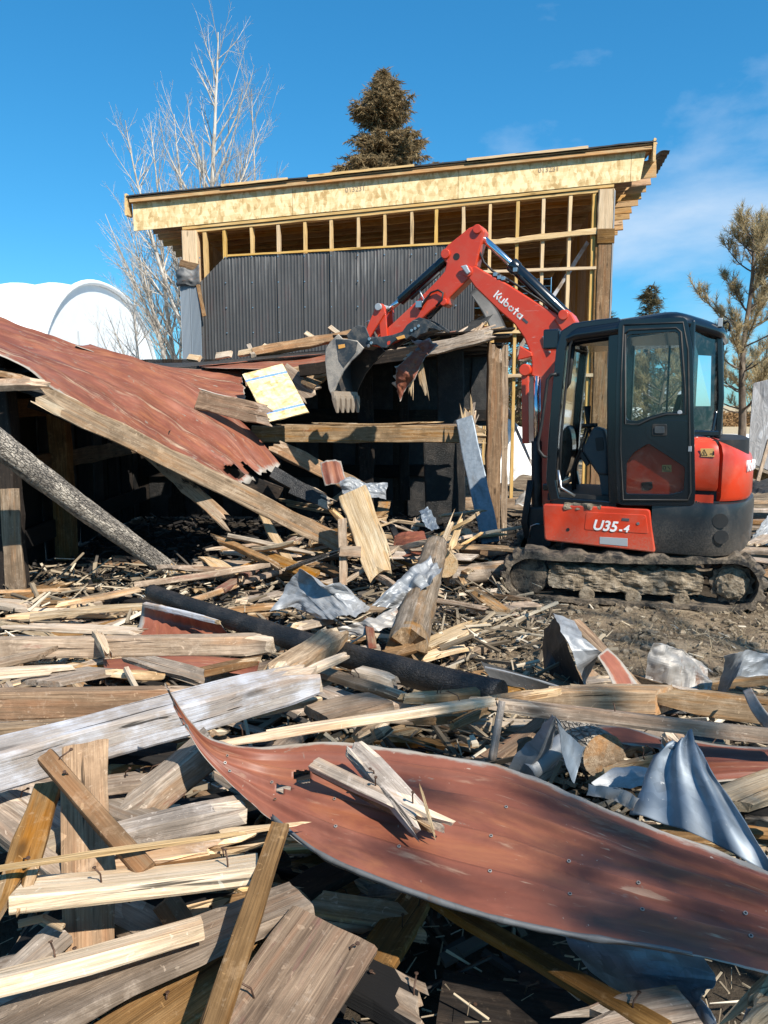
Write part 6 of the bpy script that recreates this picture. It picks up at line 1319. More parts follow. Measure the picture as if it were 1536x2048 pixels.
# right
Bd((1050,1400,.36), (1328,1398,.36), .13, .11, 'wood_tan', 'stout weathered beam lying level before the tracks', 'timber_beam', 'beam', e1='cut', e0='splinter', roll=-8); Bd((1348,1400,.36), (1600,1430,.36), .125, .10, 'wood_tan', 'beam with split grain at the right edge, end towards the stout beam', 'timber_beam', 'beam', e0='broken', roll=-10)
Bd((985,1408,.50), (1590,1478,.48), .075, .05, 'wood_tan', 'long batten running to the right edge over the hollow', 'batten', 'batten', roll=-15, e0='splinter', bow=0.0); Bd((900,1415,.46), (1110,1382,.48), .05, .03, 'wood_tan', 'thin tan board crossing the left end of the long batten', e1='broken')
cg([stack((1005,1548,.38), (1052,1490,.50), (1106,1428,.66)), stack((1040,1558,.36), (1078,1510,.48), (1108,1432,.655)), stack((1060,1562,.3), (1098,1520,.38), (1112,1440,.63))], 26, 20, 'galv', 'bent zinc flashing rising like a roof behind the red sheet', crumple=0.008)
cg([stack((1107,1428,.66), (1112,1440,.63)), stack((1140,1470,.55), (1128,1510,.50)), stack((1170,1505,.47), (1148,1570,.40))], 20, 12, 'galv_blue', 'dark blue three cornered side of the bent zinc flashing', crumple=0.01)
mbp = log_obj(G(1055,1545,.40), G(1128,1485,.46), .035, .035, 'galv', 'zinc_pipe', 'bright zinc gutter pipe inside the bent flashing', 'pipe', end='galv', rough=0.0, seed=22)
rows = []
for (a, b) in (((1262,1625,.44), (1560,1760,.44)), ((1276,1585,.485), (1525,1700,.485)), ((1290,1545,.53), (1480,1630,.53)), ((1306,1516,.575), (1436,1562,.575)), ((1326,1499,.605), (1408,1512,.605)), ((1345,1489,.62), (1396,1491,.625))):
    A, Bq = G(*a), G(*b); rows.append([A*(1-f)+Bq*f+Vector((0, -0.0, 0.02*math.sin(f*3.1))) for f in (0, .33, .66, 1)])
sheet(rows, 60, 100, 'galv_blue', back='galv_blue', name='corrugated_sheet', label='tall three cornered corrugated zinc sheet standing at the right', cat='metal sheet', corr=(0.011, 0.085), crumple=0.03, csc=3.2, tear=(0.01,0.05,0.02,0.02))
cg([stack((1180,1565,.42), (1210,1580,.40)), stack((1225,1530,.46), (1260,1575,.42)), stack((1300,1535,.46), (1300,1562,.44))], 20, 14, 'galv', 'flat bright zinc sheet left of the tall corrugated one', crumple=0.01)
cg([stack((1172,1590,.44), (1180,1566,.46)), stack((1225,1600,.46), (1235,1574,.50)), stack((1270,1620,.46), (1282,1596,.50))], 24, 14, 'galv_dirty', 'crumpled zinc scrap along the upper edge of the red sheet', crumple=0.03)
sheet([stack((1165,1455,.34), (1180,1485,.32)), stack((1245,1452,.36), (1255,1490,.34)), stack((1330,1480,.36), (1330,1500,.35))], 26, 12, 'red_sheet', name='metal_sheet', label='red sheet scrap behind the sawn log', cat='metal sheet', edges=(.02,.02,.02,.02), tear=(.04,.04,.02,.02))
sheet([stack((1365,1475,.36), (1395,1535,.36), (1420,1565,.36)), stack((1450,1490,.37), (1470,1530,.37), (1490,1560,.36)), stack((1600,1500,.36), (1600,1530,.36), (1600,1555,.36))], 40, 20, 'red_sheet', name='metal_sheet', label='red sheet behind the tall corrugated zinc at the right edge', cat='metal sheet', ribs=(.2,.5,.8), edges=(.03,0,.02,.03))
Bd((1440,1605,.40), (1600,1548,.42), .13, .035, 'wood_pale', 'pale grey board at the right edge below the red sheet', e0='cut'); Bd((1480,1625,.34), (1600,1640,.34), .12, .035, 'wood_charpatch', 'sooty board at the right edge under the pale one'); Bd((1330,1470,.34), (1350,1495,.34), .06, .03, 'wood_fresh', 'small torn yellow piece on the red sheet scrap', 'splinter', 'splinter', e0='splinter', e1='splinter')
Bd((1232,1540,.32), (1310,1520,.36), .05, .03, 'wood_tan', 'torn tan board between sawn log and corrugated sheet', e0='splinter', e1='splinter')
# torn metal before the tracks
cg([stack((1110,1226,.50), (1150,1240,.46)), stack((1120,1262,.46), (1170,1280,.42)), stack((1145,1300,.38), (1195,1300,.38)), stack((1155,1330,.30), (1205,1305,.36)), stack((1172,1378,.14), (1178,1345,.22))], 34, 18, 'galv', 'torn white zinc sheet standing up before the tracks', crumple=0.02)
cg([stack((1112,1232,.48), (1088,1262,.34), (1085,1300,.22)), stack((1130,1280,.40), (1105,1310,.24), (1092,1345,.14)), stack((1170,1375,.14), (1150,1375,.10), (1120,1365,.08))], 26, 18, 'black_sheet', 'black underside of the torn zinc sheet before the tracks', crumple=0.01)
sheet([stack((1195,1312,.36), (1215,1295,.38)), stack((1215,1345,.30), (1245,1325,.32)), stack((1230,1378,.24), (1278,1372,.24))], 26, 14, 'red_sheet', name='metal_sheet', label='red strip bent beside the torn white zinc sheet', cat='metal sheet', edges=(.02,.02,.03,.03)); Bd((1150,1238,.46), (1290,1385,.22), .06, .012, 'wood_brown', 'brown strip along the back of the bent red strip', 'lath', 'lath')
cg([stack((1288,1360,.12), (1350,1375,.10), (1425,1380,.10)), stack((1296,1310,.26), (1360,1330,.22), (1420,1360,.14)), stack((1308,1284,.34), (1368,1300,.28), (1415,1338,.18)), stack((1330,1284,.30), (1385,1312,.24), (1428,1345,.14))], 34, 30, 'galv_dirty', 'muddy crumpled sheet humped before the middle of the tracks', crumple=0.04)
cg([stack((1440,1380,.12), (1448,1310,.36)), stack((1452,1385,.12), (1470,1305,.38)), stack((1475,1355,.24), (1490,1302,.38)), stack((1540,1352,.24), (1540,1305,.36)), stack((1600,1340,.24), (1600,1308,.36))], 34, 16, 'galv', 'bright crumpled zinc at the right edge before the tracks', crumple=0.02)
cg([stack((965,1325,.28), (985,1368,.18)), stack((1040,1345,.24), (1050,1378,.16)), stack((1130,1372,.20), (1135,1388,.14))], 24, 8, 'black_sheet', 'black gutter trough left of the torn zinc sheet', crumple=0.005); Bd((970,1332,.29), (1120,1372,.22), .012, .008, 'galv', 'bright rim of the black gutter trough', 'trim_strip', 'trim')
sheet([stack((1485,1382,.48), (1502,1375,.50)), stack((1505,1425,.46), (1525,1412,.50)), stack((1540,1470,.40), (1560,1455,.44))], 20, 8, 'galv_dirty', name='metal_sheet', label='curved rusty zinc strip at the right edge over the split beam', cat='metal sheet')
# zinc in the shade under the red sheet
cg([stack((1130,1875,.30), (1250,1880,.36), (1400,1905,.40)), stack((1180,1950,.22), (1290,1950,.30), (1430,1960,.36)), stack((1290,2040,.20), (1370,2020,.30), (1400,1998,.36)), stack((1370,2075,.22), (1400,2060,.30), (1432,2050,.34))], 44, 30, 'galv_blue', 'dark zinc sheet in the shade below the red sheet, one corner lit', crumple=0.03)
cg([stack((1000,1900,.10), (1100,1890,.14)), stack((1050,1990,.10), (1180,1960,.16)), stack((1150,2070,.08), (1260,2040,.14))], 24, 16, 'black_sheet', 'black sheet deep in the hollow below the red sheet', crumple=0.03)  # zinc here is blackened, the hollow's shade put into its colour
cg([stack((1478,2048,.34), (1490,2020,.38)), stack((1500,2035,.36), (1510,2012,.40))], 12, 10, 'galv', 'little zinc scrap at the lower right corner', crumple=0.02)
# board scraps behind the excavator
for i, (a, b, w, mt, lb) in enumerate((((1480,1005,.35), (1640,1002,.38), .10, 'wood_tan', 'uppermost tan board behind the machine at the right edge'), ((1480,1022,.30), (1640,1020,.3), .12, 'wood_grey', 'grey board behind the machine at the right edge'), ((1470,1045,.22), (1640,1040,.25), .14, 'wood_brown', 'brown board lowest behind the machine at the right edge'))): Bd(a, b, w, .05, mt, lb)
cg([stack((1490,1100,.25), (1515,1060,.45)), stack((1525,1090,.3), (1540,1030,.55)), stack((1600,1080,.3), (1600,1010,.6))], 24, 16, 'galv', 'crumpled grey sheet behind the right end of the tracks', crumple=0.06); cg([stack((1478,985,.4), (1500,962,.55)), stack((1540,985,.5), (1545,955,.6)), stack((1620,980,.5), (1620,950,.6))], 20, 12, 'black_sheet', 'black sheet with a white edge behind the machine', crumple=0.05)
# osb scrap on the roof
oq = [P(474,742,8.9), P(576,735,9.05), P(612,832,8.55), P(540,838,8.45)]
cx = sum(oq, Vector())/4; xa_ = ((oq[2]+oq[3])/2-(oq[0]+oq[1])/2); yv = (oq[1]-oq[0])
board(cx-xa_*0.5, cx+xa_*0.5, (yv.length+(oq[2]-oq[3]).length)/2, 0.014, 'osb_scrap', 'osb_sheet', 'yellow strand board with two blue stripes lying on the edge of the red roof', 'board', fresh='osb_scrap', up=xa_.cross(yv) if xa_.cross(yv).z > 0 else -xa_.cross(yv), bow=0, twist=0)
# boards in the middle distance, from the shed mouth to the rafter's foot
mid = [((440,1185,.16),(600,1075,.34),.10,'wood_redpaint','tan board with a red painted streak crossing the level boards'), ((450,1105,.22),(600,1112,.24),.10,'wood_pale','pale board lying level below the sloping rafter'), ((470,1170,.16),(615,1125,.26),.07,'wood_tan','thin tan board behind the crumpled zinc tent'),
 ((520,1150,.12),(640,1160,.14),.10,'wood_brown','brown plank just behind the crumpled zinc tent'), ((600,1060,.30),(690,1075,.34),.12,'wood_fresh','fresh broken plank left of the upright stake'), ((640,1020,.42),(690,985,.62),.16,'wood_tan','tan board leaning left of the tall pale board'),
 ((560,1000,.4),(680,1020,.42),.04,'wood_fresh','long yellow lath left of the tall pale board'), ((575,1010,.36),(680,1028,.38),.05,'wood_fresh','second yellow lath just below the long one'), ((620,1090,.24),(640,1040,.44),.05,'wood_tan','short batten leaning by the foot of the rafter'),
 ((770,1000,.44),(760,1045,.34),.15,'wood_tan','brown square board right of the tall pale board'), ((780,1040,.36),(850,1050,.36),.05,'wood_fresh','yellow batten lying right of the brown square board'), ((830,1060,.3),(835,1035,.4),.08,'wood_tan','tan block behind the red folded sheet'),
 ((420,1130,.10),(540,1128,.12),.10,'wood_charpatch','half burnt board lying in the mouth of the shed'), ((640,1130,.18),(700,1160,.16),.16,'wood_brown','brown board at the foot of the upright stake'), ((560,1188,.14),(480,1205,.14),.09,'wood_grey','grey board left of the crumpled zinc tent'),
 ((300,1225,.2),(470,1175,.16),.05,'wood_tan','slim board behind the left end of the charred pole'), ((430,1225,.16),(560,1210,.16),.09,'wood_brown','brown board hidden behind the charred pole'), ((590,1255,.18),(660,1240,.18),.1,'wood_grey','grey scrap between charred pole and zinc tent')]
for a, b, w, mt, lb in mid: Bd(a, b, w, .035, mt, lb, e0=rnd.choice(('saw', 'broken')), e1=rnd.choice(('broken', 'splinter', 'saw')))

# ------------------------------------------------------------------ the rest of the heap: smaller boards between those, each named after what lies next to it
marks = [('the white painted beam', G(200,1480,.6)), ('the charred pole', G(640,1290,.3)), ('the long red sheet', G(900,1650,.5)), ('the crumpled zinc tent', G(640,1190,.35)), ('the split log', G(840,1200,.35)), ('the left end of the tracks', G(1040,1220,.1)), ('the torn white zinc sheet', G(1150,1300,.3)), ('the muddy crumpled sheet', G(1360,1340,.2)), ('the tall corrugated sheet', G(1390,1600,.6)),
         ('the long tan beam', G(260,1290,.27)), ('the old brown beam', G(180,1405,.4)), ('the tall pale board', P(730,1070,6.5)), ('the foot of the scorched log', G(350,1148,.1)), ('the sawn log', G(1208,1512,.34)), ('the pale wide plank', G(280,1770,.55)), ('the broad brown plank', G(590,1970,.44)), ('the rafter foot', P(690,1092,7.1)), ('the metal clad board', P(960,1000,8.5)), ('the shed corner post', Vector((-3.2, 6.5, 0.3)))]
tone = {'wood_grey': 'grey', 'wood_tan': 'tan', 'wood_pale': 'pale', 'wood_brown': 'brown', 'wood_charpatch': 'half burnt', 'wood_fresh': 'yellow', 'char': 'black'}
cand = []
R2 = random.Random(77); tries = 0
def fill(n, x0, x1, y0, y1, z0, z1, lmin, lmax, mats, test=None, flat=0.25, wmin=0.05, wmax=0.14):
    k = 0; t = 0
    while k < n and t < n*60:
        t += 1; y = y0+(y1-y0)*R2.random()**1.15; x = R2.uniform(x0, x1)
        px = CX+FPX*x/(y*math.cos(PITCH)); 
        if not (-60 < px < 1600): continue
        if test and not test(x, y): continue
        L = R2.uniform(lmin, lmax)*(0.65 if y < 2.6 else 1); a = R2.gauss(0, 0.55) if R2.random() < 0.72 else R2.uniform(0, PI)
        z = ground_h(x, y)+R2.uniform(z0, z1)
        d = Vector((math.cos(a), math.sin(a), R2.gauss(0, flat)*0.35))*L/2
        c = Vector((x, y, z)); p, q = c-d, c+d
        for e in (p, q): e.z = max(e.z, ground_h(e.x, e.y)+0.012)
        mt = R2.choice(mats); w = R2.uniform(wmin, wmax)
        o = board(p, q, w, R2.choice((.022, .03, .035, .05)), mt, 'broken_board', None, 'board', roll=R2.gauss(0, 14), e0=R2.choice(('saw', 'broken', 'broken', 'splinter')), e1=R2.choice(('saw', 'broken', 'splinter', 'cut')), group='smaller broken boards in the heap')
        cand.append((o, c, L, mt)); k += 1
front = ['wood_grey', 'wood_grey', 'wood_tan', 'wood_tan', 'wood_pale', 'wood_brown', 'wood_brown', 'wood_charpatch']
in_left = lambda x, y: CX+FPX*x/y < 1000
fill(44, -1.6, 0.5, 1.5, 2.7, 0.02, 0.20, 0.35, 0.9, ['wood_brown', 'wood_brown', 'wood_sheath', 'wood_grey', 'wood_charpatch'], lambda x, y: CX+FPX*x/y < 760)
fill(62, -2.4, 0.9, 2.6, 4.3, 0.03, 0.20, 0.35, 1.1, front, in_left)
fill(66, -3.1, 0.9, 4.2, 6.4, 0.02, 0.13, 0.3, 1.0, front, lambda x, y: CX+FPX*x/y < 960)
fill(28, 0.5, 3.2, 2.4, 4.2, 0.02, 0.22, 0.35, 0.9, front+['char'], lambda x, y: CX+FPX*x/y > 950)
fill(46, -1.6, 1.1, 6.2, 8.3, 0.03, 0.24, 0.3, 1.1, ['wood_tan', 'wood_pale', 'wood_fresh', 'wood_brown', 'wood_brown', 'char', 'wood_charpatch', 'wood_grey', 'wood_tan'])
fill(14, -3.0, -1.0, 6.4, 8.0, 0.02, 0.06, 0.2, 0.7, ['wood_brown', 'wood_charpatch', 'char'])
fill(12, 3.4, 4.6, 6.4, 8.6, 0.1, 0.45, 0.5, 1.3, ['wood_tan', 'wood_grey', 'char', 'wood_brown'])
fill(34, -1.2, 1.0, 6.4, 8.1, 0.22, 0.52, 0.3, 1.0, ['wood_tan', 'wood_pale', 'wood_fresh', 'wood_brown', 'wood_grey', 'char', 'wood_brown'], None, 0.9, 0.04, 0.12)
tone['wood_sheath'] = 'dark'
ordn = ['', 'second ', 'third ', 'fourth ', 'fifth ', 'sixth ', 'seventh ', 'eighth ', 'ninth ', 'tenth ', 'eleventh ', 'twelfth ']
buck = {}
for o, c, L, mt in cand:
    best = min(marks, key=lambda m: (m[1]-c).length); d = c-best[1]
    if abs(d.x) > abs(d.y): side = 'right of' if d.x > 0 else 'left of'
    else: side = 'behind' if d.y > 0 else 'in front of'
    sz = 'long' if L > 0.75 else ('short' if L < 0.45 else 'middling')
    buck.setdefault((best[0], side, sz, tone[mt]), []).append((d.length, o))
for (m, side, sz, tn), lst in buck.items():
    lst.sort(key=lambda e: e[0])
    for k, (d, o) in enumerate(lst):
        o['label'] = f'{sz} {tn} broken board {side} {m}, {ordn[min(k, 11)]}nearest' if len(lst) > 1 else f'{sz} {tn} broken board lying {side} {m}'
# ------------------------------------------------------------------ bent nails left in the nearer boards
R3 = random.Random(5)
for o in [q for q in list(PIECES) if q.name.split('.')[0] in ('plank', 'batten', 'broken_board')]:
    Mw = MW[o.name]
    if not (1.2 < Mw.translation.y < 3.4) or R3.random() < 0.35: continue
    xs_ = [v.co.x for v in o.data.vertices]; ys_ = [v.co.y for v in o.data.vertices]; zt_ = max(v.co.z for v in o.data.vertices)
    sg = 1 if Mw.to_3x3()[2][2] > 0 else -1
    for _ in range(R3.randint(1, 2)):
        x = R3.uniform(min(xs_), max(xs_))*0.8; y = R3.uniform(min(ys_), max(ys_))*0.6; h = R3.uniform(0.015, 0.05)
        mb = MB(); z0_ = sg*0.008; bx_, by_ = R3.gauss(0, .4)*h, R3.gauss(0, .4)*h
        mb.tube([(x, y, z0_), (x+bx_*0.3, y+by_*0.3, sg*(0.012+h*0.6)), (x+bx_*1.6, y+by_*1.6, sg*(0.012+h))], 0.0022, 5); mb.tube([(x+bx_*1.6, y+by_*1.6, sg*(0.012+h)), (x+bx_*1.62, y+by_*1.62, sg*(0.0145+h))], 0.005, 6)
        mb.build('nail', M['nail'], o, Mw, fix=False)
# ------------------------------------------------------------------ splinters, charcoal and dead grass that nobody could count
def bits(name, n, mat, label, region, lmin, lmax, wmin, wmax, zup, seed, flat=0.3):
    r = random.Random(seed); mb = MB()
    for _ in range(n):
        x, y = region(r); z = ground_h(x, y)+r.uniform(0.0, zup)*r.random()
        L = r.uniform(lmin, lmax)*(1 if r.random() < 0.85 else 1.8); w = r.uniform(wmin, wmax); t = w*r.uniform(0.15, 0.5)
        a = r.uniform(0, 2*PI); b = r.gauss(0, flat)
        d = Vector((math.cos(a)*math.cos(b), math.sin(a)*math.cos(b), math.sin(b))); s = d.cross(Vector((r.gauss(0,.3), r.gauss(0,.3), 1))).normalized(); u = s.cross(d)
        c = Vector((x, y, z+abs(math.sin(b))*L/2+t))
        k1, k2 = r.uniform(0.2, 1), r.uniform(0.1, 0.8)
        vs = [c+d*L/2*e+s*w/2*f*(k1 if e > 0 else k2)+u*t/2*g for e in (-1, 1) for (f, g) in ((-1,-1), (1,-1), (1,1), (-1,1))]
        mb.add(vs, [(0,1,2,3), (7,6,5,4), (0,4,5,1), (1,5,6,2), (2,6,7,3), (3,7,4,0)])
    o = mb.build(name, M[mat], fix=False); tag(o, label, kind='stuff'); return o
def reg(x0, x1, y0, y1): 
    def f(r):
        while True:
            y = r.uniform(y0, y1); x = r.uniform(x0, x1)
            if -420 < CX+FPX*x/y < 1960: return x, y
    return f
bits('wood_shards', 3000, 'chips', 'torn bits of board lying between the planks', reg(-4.4, 1.3, 2.1, 7.4), 0.06, 0.28, 0.012, 0.05, 0.16, 11, 0.22)
bits('wood_shards', 800, 'chips', 'torn bits of board in the hollow at the right', reg(0.5, 4.2, 2.4, 4.2), 0.06, 0.24, 0.012, 0.045, 0.12, 12, 0.22)
bits('burnt_shards', 900, 'coal', 'burnt bits of board between the planks', reg(-3.2, 0.5, 1.6, 6.4), 0.06, 0.24, 0.015, 0.05, 0.10, 13, 0.22)
bits('wood_splinters', 3800, 'chips', 'pale wood splinters and chips strewn over the heap', reg(-4.4, 1.4, 2.2, 7.4), 0.02, 0.11, 0.004, 0.022, 0.18, 1)
bits('wood_splinters', 1000, 'chips', 'wood splinters strewn over the soil before the tracks', reg(0.2, 5.0, 3.0, 6.2), 0.015, 0.09, 0.003, 0.018, 0.04, 2)
bits('wood_splinters', 1500, 'chips', 'wood splinters among the nearest boards', reg(-1.7, 1.5, 1.3, 2.6), 0.012, 0.07, 0.002, 0.010, 0.25, 3)
bits('charcoal_bits', 4200, 'coal', 'charcoal and burnt scraps on the ground round the shed', lambda r: (lambda g: next(q for q in iter(lambda: g(r), None) if not (q[0] > 0.3 and q[1] < 6.6)))(reg(-3.5, 4.5, 4.5, 11)), 0.03, 0.16, 0.015, 0.06, 0.08, 4)
bits('dead_grass', 3800, 'straw', 'dead straw and roots in the churned soil', reg(0.2, 3.4, 3.9, 5.9), 0.03, 0.12, 0.0015, 0.004, 0.03, 5, 0.5)
def clods(n, region, seed):
    r = random.Random(seed); mb = MB(); ico = [(0,0,1),(.89,0,.45),(.28,.85,.45),(-.72,.53,.45),(-.72,-.53,.45),(.28,-.85,.45),(.72,.53,-.45),(-.28,.85,-.45),(-.89,0,-.45),(-.28,-.85,-.45),(.72,-.53,-.45),(0,0,-1)]
    fc = [(0,1,2),(0,2,3),(0,3,4),(0,4,5),(0,5,1),(1,6,2),(2,7,3),(3,8,4),(4,9,5),(5,10,1),(2,6,7),(3,7,8),(4,8,9),(5,9,10),(1,10,6),(11,7,6),(11,8,7),(11,9,8),(11,10,9),(11,6,10)]
    for _ in range(n):
        x, y = region(r); s = 0.008+0.035*r.random()**3; z = ground_h(x, y)+s*0.2
        mb.add([(x+a*s*r.uniform(.6,1.3), y+b*s*r.uniform(.6,1.3), z+c*s*r.uniform(.5,1)) for a, b, c in ico], fc)
    tag(mb.build('soil_clods', M['mud'], fix=False), 'brown clods of churned soil', kind='stuff')
clods(2600, reg(0.0, 3.8, 3.2, 6.6), 6)
# ------------------------------------------------------------------ trees
def polyline_branch(r, p, d, L, n, up, wob):
    pts = [p.copy()]; q = p.copy(); dd = d.normalized()
    for i in range(n):
        dd = (dd+Vector((r.gauss(0, wob), r.gauss(0, wob), r.gauss(0, wob)))+Vector((0, 0, up))).normalized()
        q = q+dd*L/n; pts.append(q.copy())
    return pts
def bare_tree(name, base, H, spread, seed, label, r0=0.16, stems=3, dens=1.0, z_from=3.0, lean=0.0, levels=3, cat='bare tree', mat='poplar', fine=1.0):
    r = random.Random(seed); t = tag(empty(name, base), label, cat); base = Vector(base)
    tr, cr = MB(), MB()
    def grow(p, d, L, rad, lev, into):
        n = max(3, int(L/0.45)) if lev < 3 else 3
        pts = polyline_branch(r, p, d, L, n, (0.05, 0.10, 0.10, 0.06)[min(lev, 3)], (0.022, 0.06, 0.09, 0.13)[min(lev, 3)])
        rads = [max(0.0032*fine, rad*(1-0.88*i/n)) for i in range(n+1)]
        into.tube(pts, rads, 7 if lev == 0 else (5 if lev == 1 else 3), cap=False)
        if lev >= levels: return
        m = int(dens*(max(6, L*2.3) if lev == 0 else max(4, L*3.2) if lev == 1 else max(3, L*4.5)))
        for k in range(m):
            s = r.uniform(0.22 if lev == 0 else 0.12, 0.98); i = min(n-1, int(s*n)); q = pts[i].lerp(pts[i+1], s*n-i)
            ax = (pts[i+1]-pts[i]).normalized(); sd = ax.orthogonal().normalized(); sd = Matrix.Rotation(r.uniform(0, 2*PI), 3, ax) @ sd
            ang = r.uniform(0.38, 0.80); dv = ax*math.cos(ang)+sd*math.sin(ang)
            l2 = L*(1.05-s*0.75)*r.uniform(0.30, 0.55)*(spread if lev == 0 else 1)
            if l2 < 0.15: continue
            grow(q, dv, l2, rads[i]*r.uniform(0.38, 0.58), lev+1, cr)
    grow(base, Vector((lean, 0, 1)), H, r0, 0, tr)
    for s in range(stems):
        a = r.uniform(0, 2*PI); grow(base+Vector((0, 0, H*r.uniform(0.08, 0.25))), Vector((math.cos(a)*0.42*spread+lean, math.sin(a)*0.3, 1)), H*r.uniform(0.45, 0.68), r0*0.6, 0, tr)
    tr.build('trunk', M[mat], t, Matrix(), fix=False); cr.build('crown', M[mat], t, Matrix(), fix=False)
    return t
q = P(408, 700, 26); bare_tree('bare_tree', (q.x, 26, 0), P(432,70,26).z, 0.88, 4, 'tallest bare pale tree behind the left half of the building', 0.17, 5, 1.3)
q = P(355, 700, 27); bare_tree('bare_tree', (q.x, 27, 0), P(350,250,27).z, 0.85, 9, 'lower bare tree spreading left of the building corner', 0.11, 5, 1.3, lean=-0.05)
q = P(530, 700, 28); bare_tree('bare_tree', (q.x, 28, 0), P(548,190,28).z, 0.9, 15, 'smaller bare tree right of the tallest one above the roof', 0.09, 4, 1.2, lean=0.06)
q = P(285, 700, 30); bare_tree('bare_tree', (q.x, 30, 0), P(285,500,30).z, 1.0, 21, 'low bare tree between the hoop tent and the building', 0.09, 5, 1.2, lean=-0.08)
def leaf(mb, c, d, L, w, r):
    s = d.cross(Vector((r.gauss(0, 1), r.gauss(0, 1), r.gauss(0, 1)))).normalized()*w/2
    mb.add([c-s, c+s, c+d*L], [(0, 1, 2)])
def spruce(name, base, H, R, z0, seed, label, mat='spruce_leaf', dens=1.0, nl=0.16, cat='conifer tree', expo=0.85, step=1.0, lw=0.028):
    r = random.Random(seed); base = Vector(base); t = tag(empty(name, base), label, cat); tk, lf = MB(), MB()
    tk.tube([base, base+Vector((0, 0, H*0.6)), base+Vector((0, 0, H))], [0.02*H, 0.012*H, 0.01], 8)
    z = z0
    while z < H-0.1:
        f = (H-z)/(H-z0*0.0); rad = R*f**expo*r.uniform(0.80, 1.12)
        for k in range(r.randint(5, 8)):
            a = r.uniform(0, 2*PI); L = rad*r.uniform(0.6, 1.15); lift = r.uniform(-0.35, 0.15) if f > 0.15 else 0.6
            o = base+Vector((0, 0, z+r.uniform(-.1, .1))); d = Vector((math.cos(a), math.sin(a), lift)).normalized()
            pts = [o]; n = 6
            for i in range(n): pts.append(pts[-1]+(d+Vector((0, 0, -0.25+0.09*i))).normalized()*L/n)
            tk.tube(pts, [0.02, 0.018, 0.015, 0.012, 0.01, 0.008, 0.005], 3, cap=False)
            m = int(dens*(4+L*26))
            for j in range(m):
                s = r.uniform(0.15, 1.0)**0.8; i = min(n-1, int(s*n)); q = pts[i].lerp(pts[i+1], s*n-i)
                sd = Vector((r.gauss(0, 1), r.gauss(0, 1), -abs(r.gauss(0.6, 0.6)))).normalized(); tl = r.uniform(0.10, 0.34)*min(1, 0.5+L)
                dv = (pts[min(i+1, n)]-pts[i]).normalized()*0.5+sd*0.8; dv.normalize()
                for h in range(7):
                    c = q+dv*tl*h/7; leaf(lf, c, (dv+Vector((r.gauss(0, .55), r.gauss(0, .55), r.gauss(0, .45)))).normalized(), nl*r.uniform(0.6, 1.2), lw, r)
        z += (0.20 if f > 0.2 else 0.14)*step
    tk.build('trunk', M['bark'], t, Matrix(), fix=False); lf.build('crown', M[mat], t, Matrix(), fix=False); return t
q = P(768, 700, 25); spruce('spruce_tree', (q.x, 25, 0), P(768,142,25).z, 6.3, 5.0, 31, 'brown green spruce standing above the middle of the roof', dens=1.5, expo=0.92, nl=0.15, step=0.55, lw=0.034)
q = P(1296, 700, 32); spruce('spruce_tree', (q.x, 32, 0), P(1296,570,32).z, 2.6, 0.6, 33, 'small far conifer just above the cab roof', 'far_leaf', dens=0.5, nl=0.24)
q = P(1040, 700, 24); spruce('spruce_tree', (q.x, 24, 0), 4.6, 2.6, 0.3, 35, 'conifer seen through the frame left of the boom', 'far_leaf', dens=0.5, nl=0.22, expo=0.6)
q = P(1200, 700, 27); spruce('spruce_tree', (q.x, 27, 0), 5.0, 2.2, 0.5, 36, 'conifer seen through the open cab door', 'far_leaf', dens=0.45, nl=0.22)
def pine(name, base, H, seed, label, z0=1.3, R=1.7, cat='pine tree', dens=1.0, gap=0.36):
    r = random.Random(seed); base = Vector(base); t = tag(empty(name, base), label, cat); tk, lf = MB(), MB()
    n = 14; pts = [base+Vector((0.05*math.sin(i*0.7), 0, H*i/n)) for i in range(n+1)]
    tk.tube(pts, [0.095*(1-0.88*i/n)+0.006 for i in range(n+1)], 9)
    def tuft(p, d, size, m):
        for k in range(m):
            v = (d*0.75+Vector((r.gauss(0, .55), r.gauss(0, .55), r.gauss(0.15, .5)))).normalized(); leaf(lf, p+v*0.01+d*r.uniform(-0.10, 0.04), v, size*r.uniform(0.8, 1.4), 0.011, r)
    z = z0
    while z < H-0.15:
        f = (z-z0)/(H-z0); whorl = r.randint(4, 6)
        for k in range(whorl):
            a = r.uniform(0, 2*PI); L = R*(1-f)**0.7*r.uniform(0.6, 1.1)+0.25; o = base+Vector((0.05*math.sin(z/H*14*0.7), 0, z+r.uniform(-.06, .06)))
            d = Vector((math.cos(a), math.sin(a), r.uniform(0.0, 0.35)+0.6*f)).normalized()
            br = polyline_branch(r, o, d, L, 7, 0.10, 0.05); tk.tube(br, [0.020*(1-0.8*i/7) for i in range(8)], 4, cap=False)
            for j in range(int(dens*(4+L*9))):
                s = r.uniform(0.28, 1.0); i = min(6, int(s*7)); q = br[i].lerp(br[i+1], s*7-i); ax = (br[i+1]-br[i]).normalized()
                sd = Vector((r.gauss(0, 1), r.gauss(0, 1), r.gauss(0.3, 0.6))).normalized(); dv = (ax*0.9+sd*0.8+Vector((0, 0, 0.25))).normalized(); l2 = r.uniform(0.12, 0.40)*(1.15-s*0.5)
                tw = [q, q+dv*l2*0.5, q+dv*l2+Vector((0, 0, 0.05))]; tk.tube(tw, [0.008, 0.006, 0.004], 3, cap=False)
                for e in range(3): tuft(tw[1].lerp(tw[2], e/2), (tw[2]-tw[1]).normalized(), 0.13, 13)
        z += gap-0.12*f
    tuft(base+Vector((0, 0, H)), Vector((0, 0, 1)), 0.16, 30)
    tk.build('trunk', M['bark'], t, Matrix(), fix=False); lf.build('crown', M['pine_leaf'], t, Matrix(), fix=False); return t
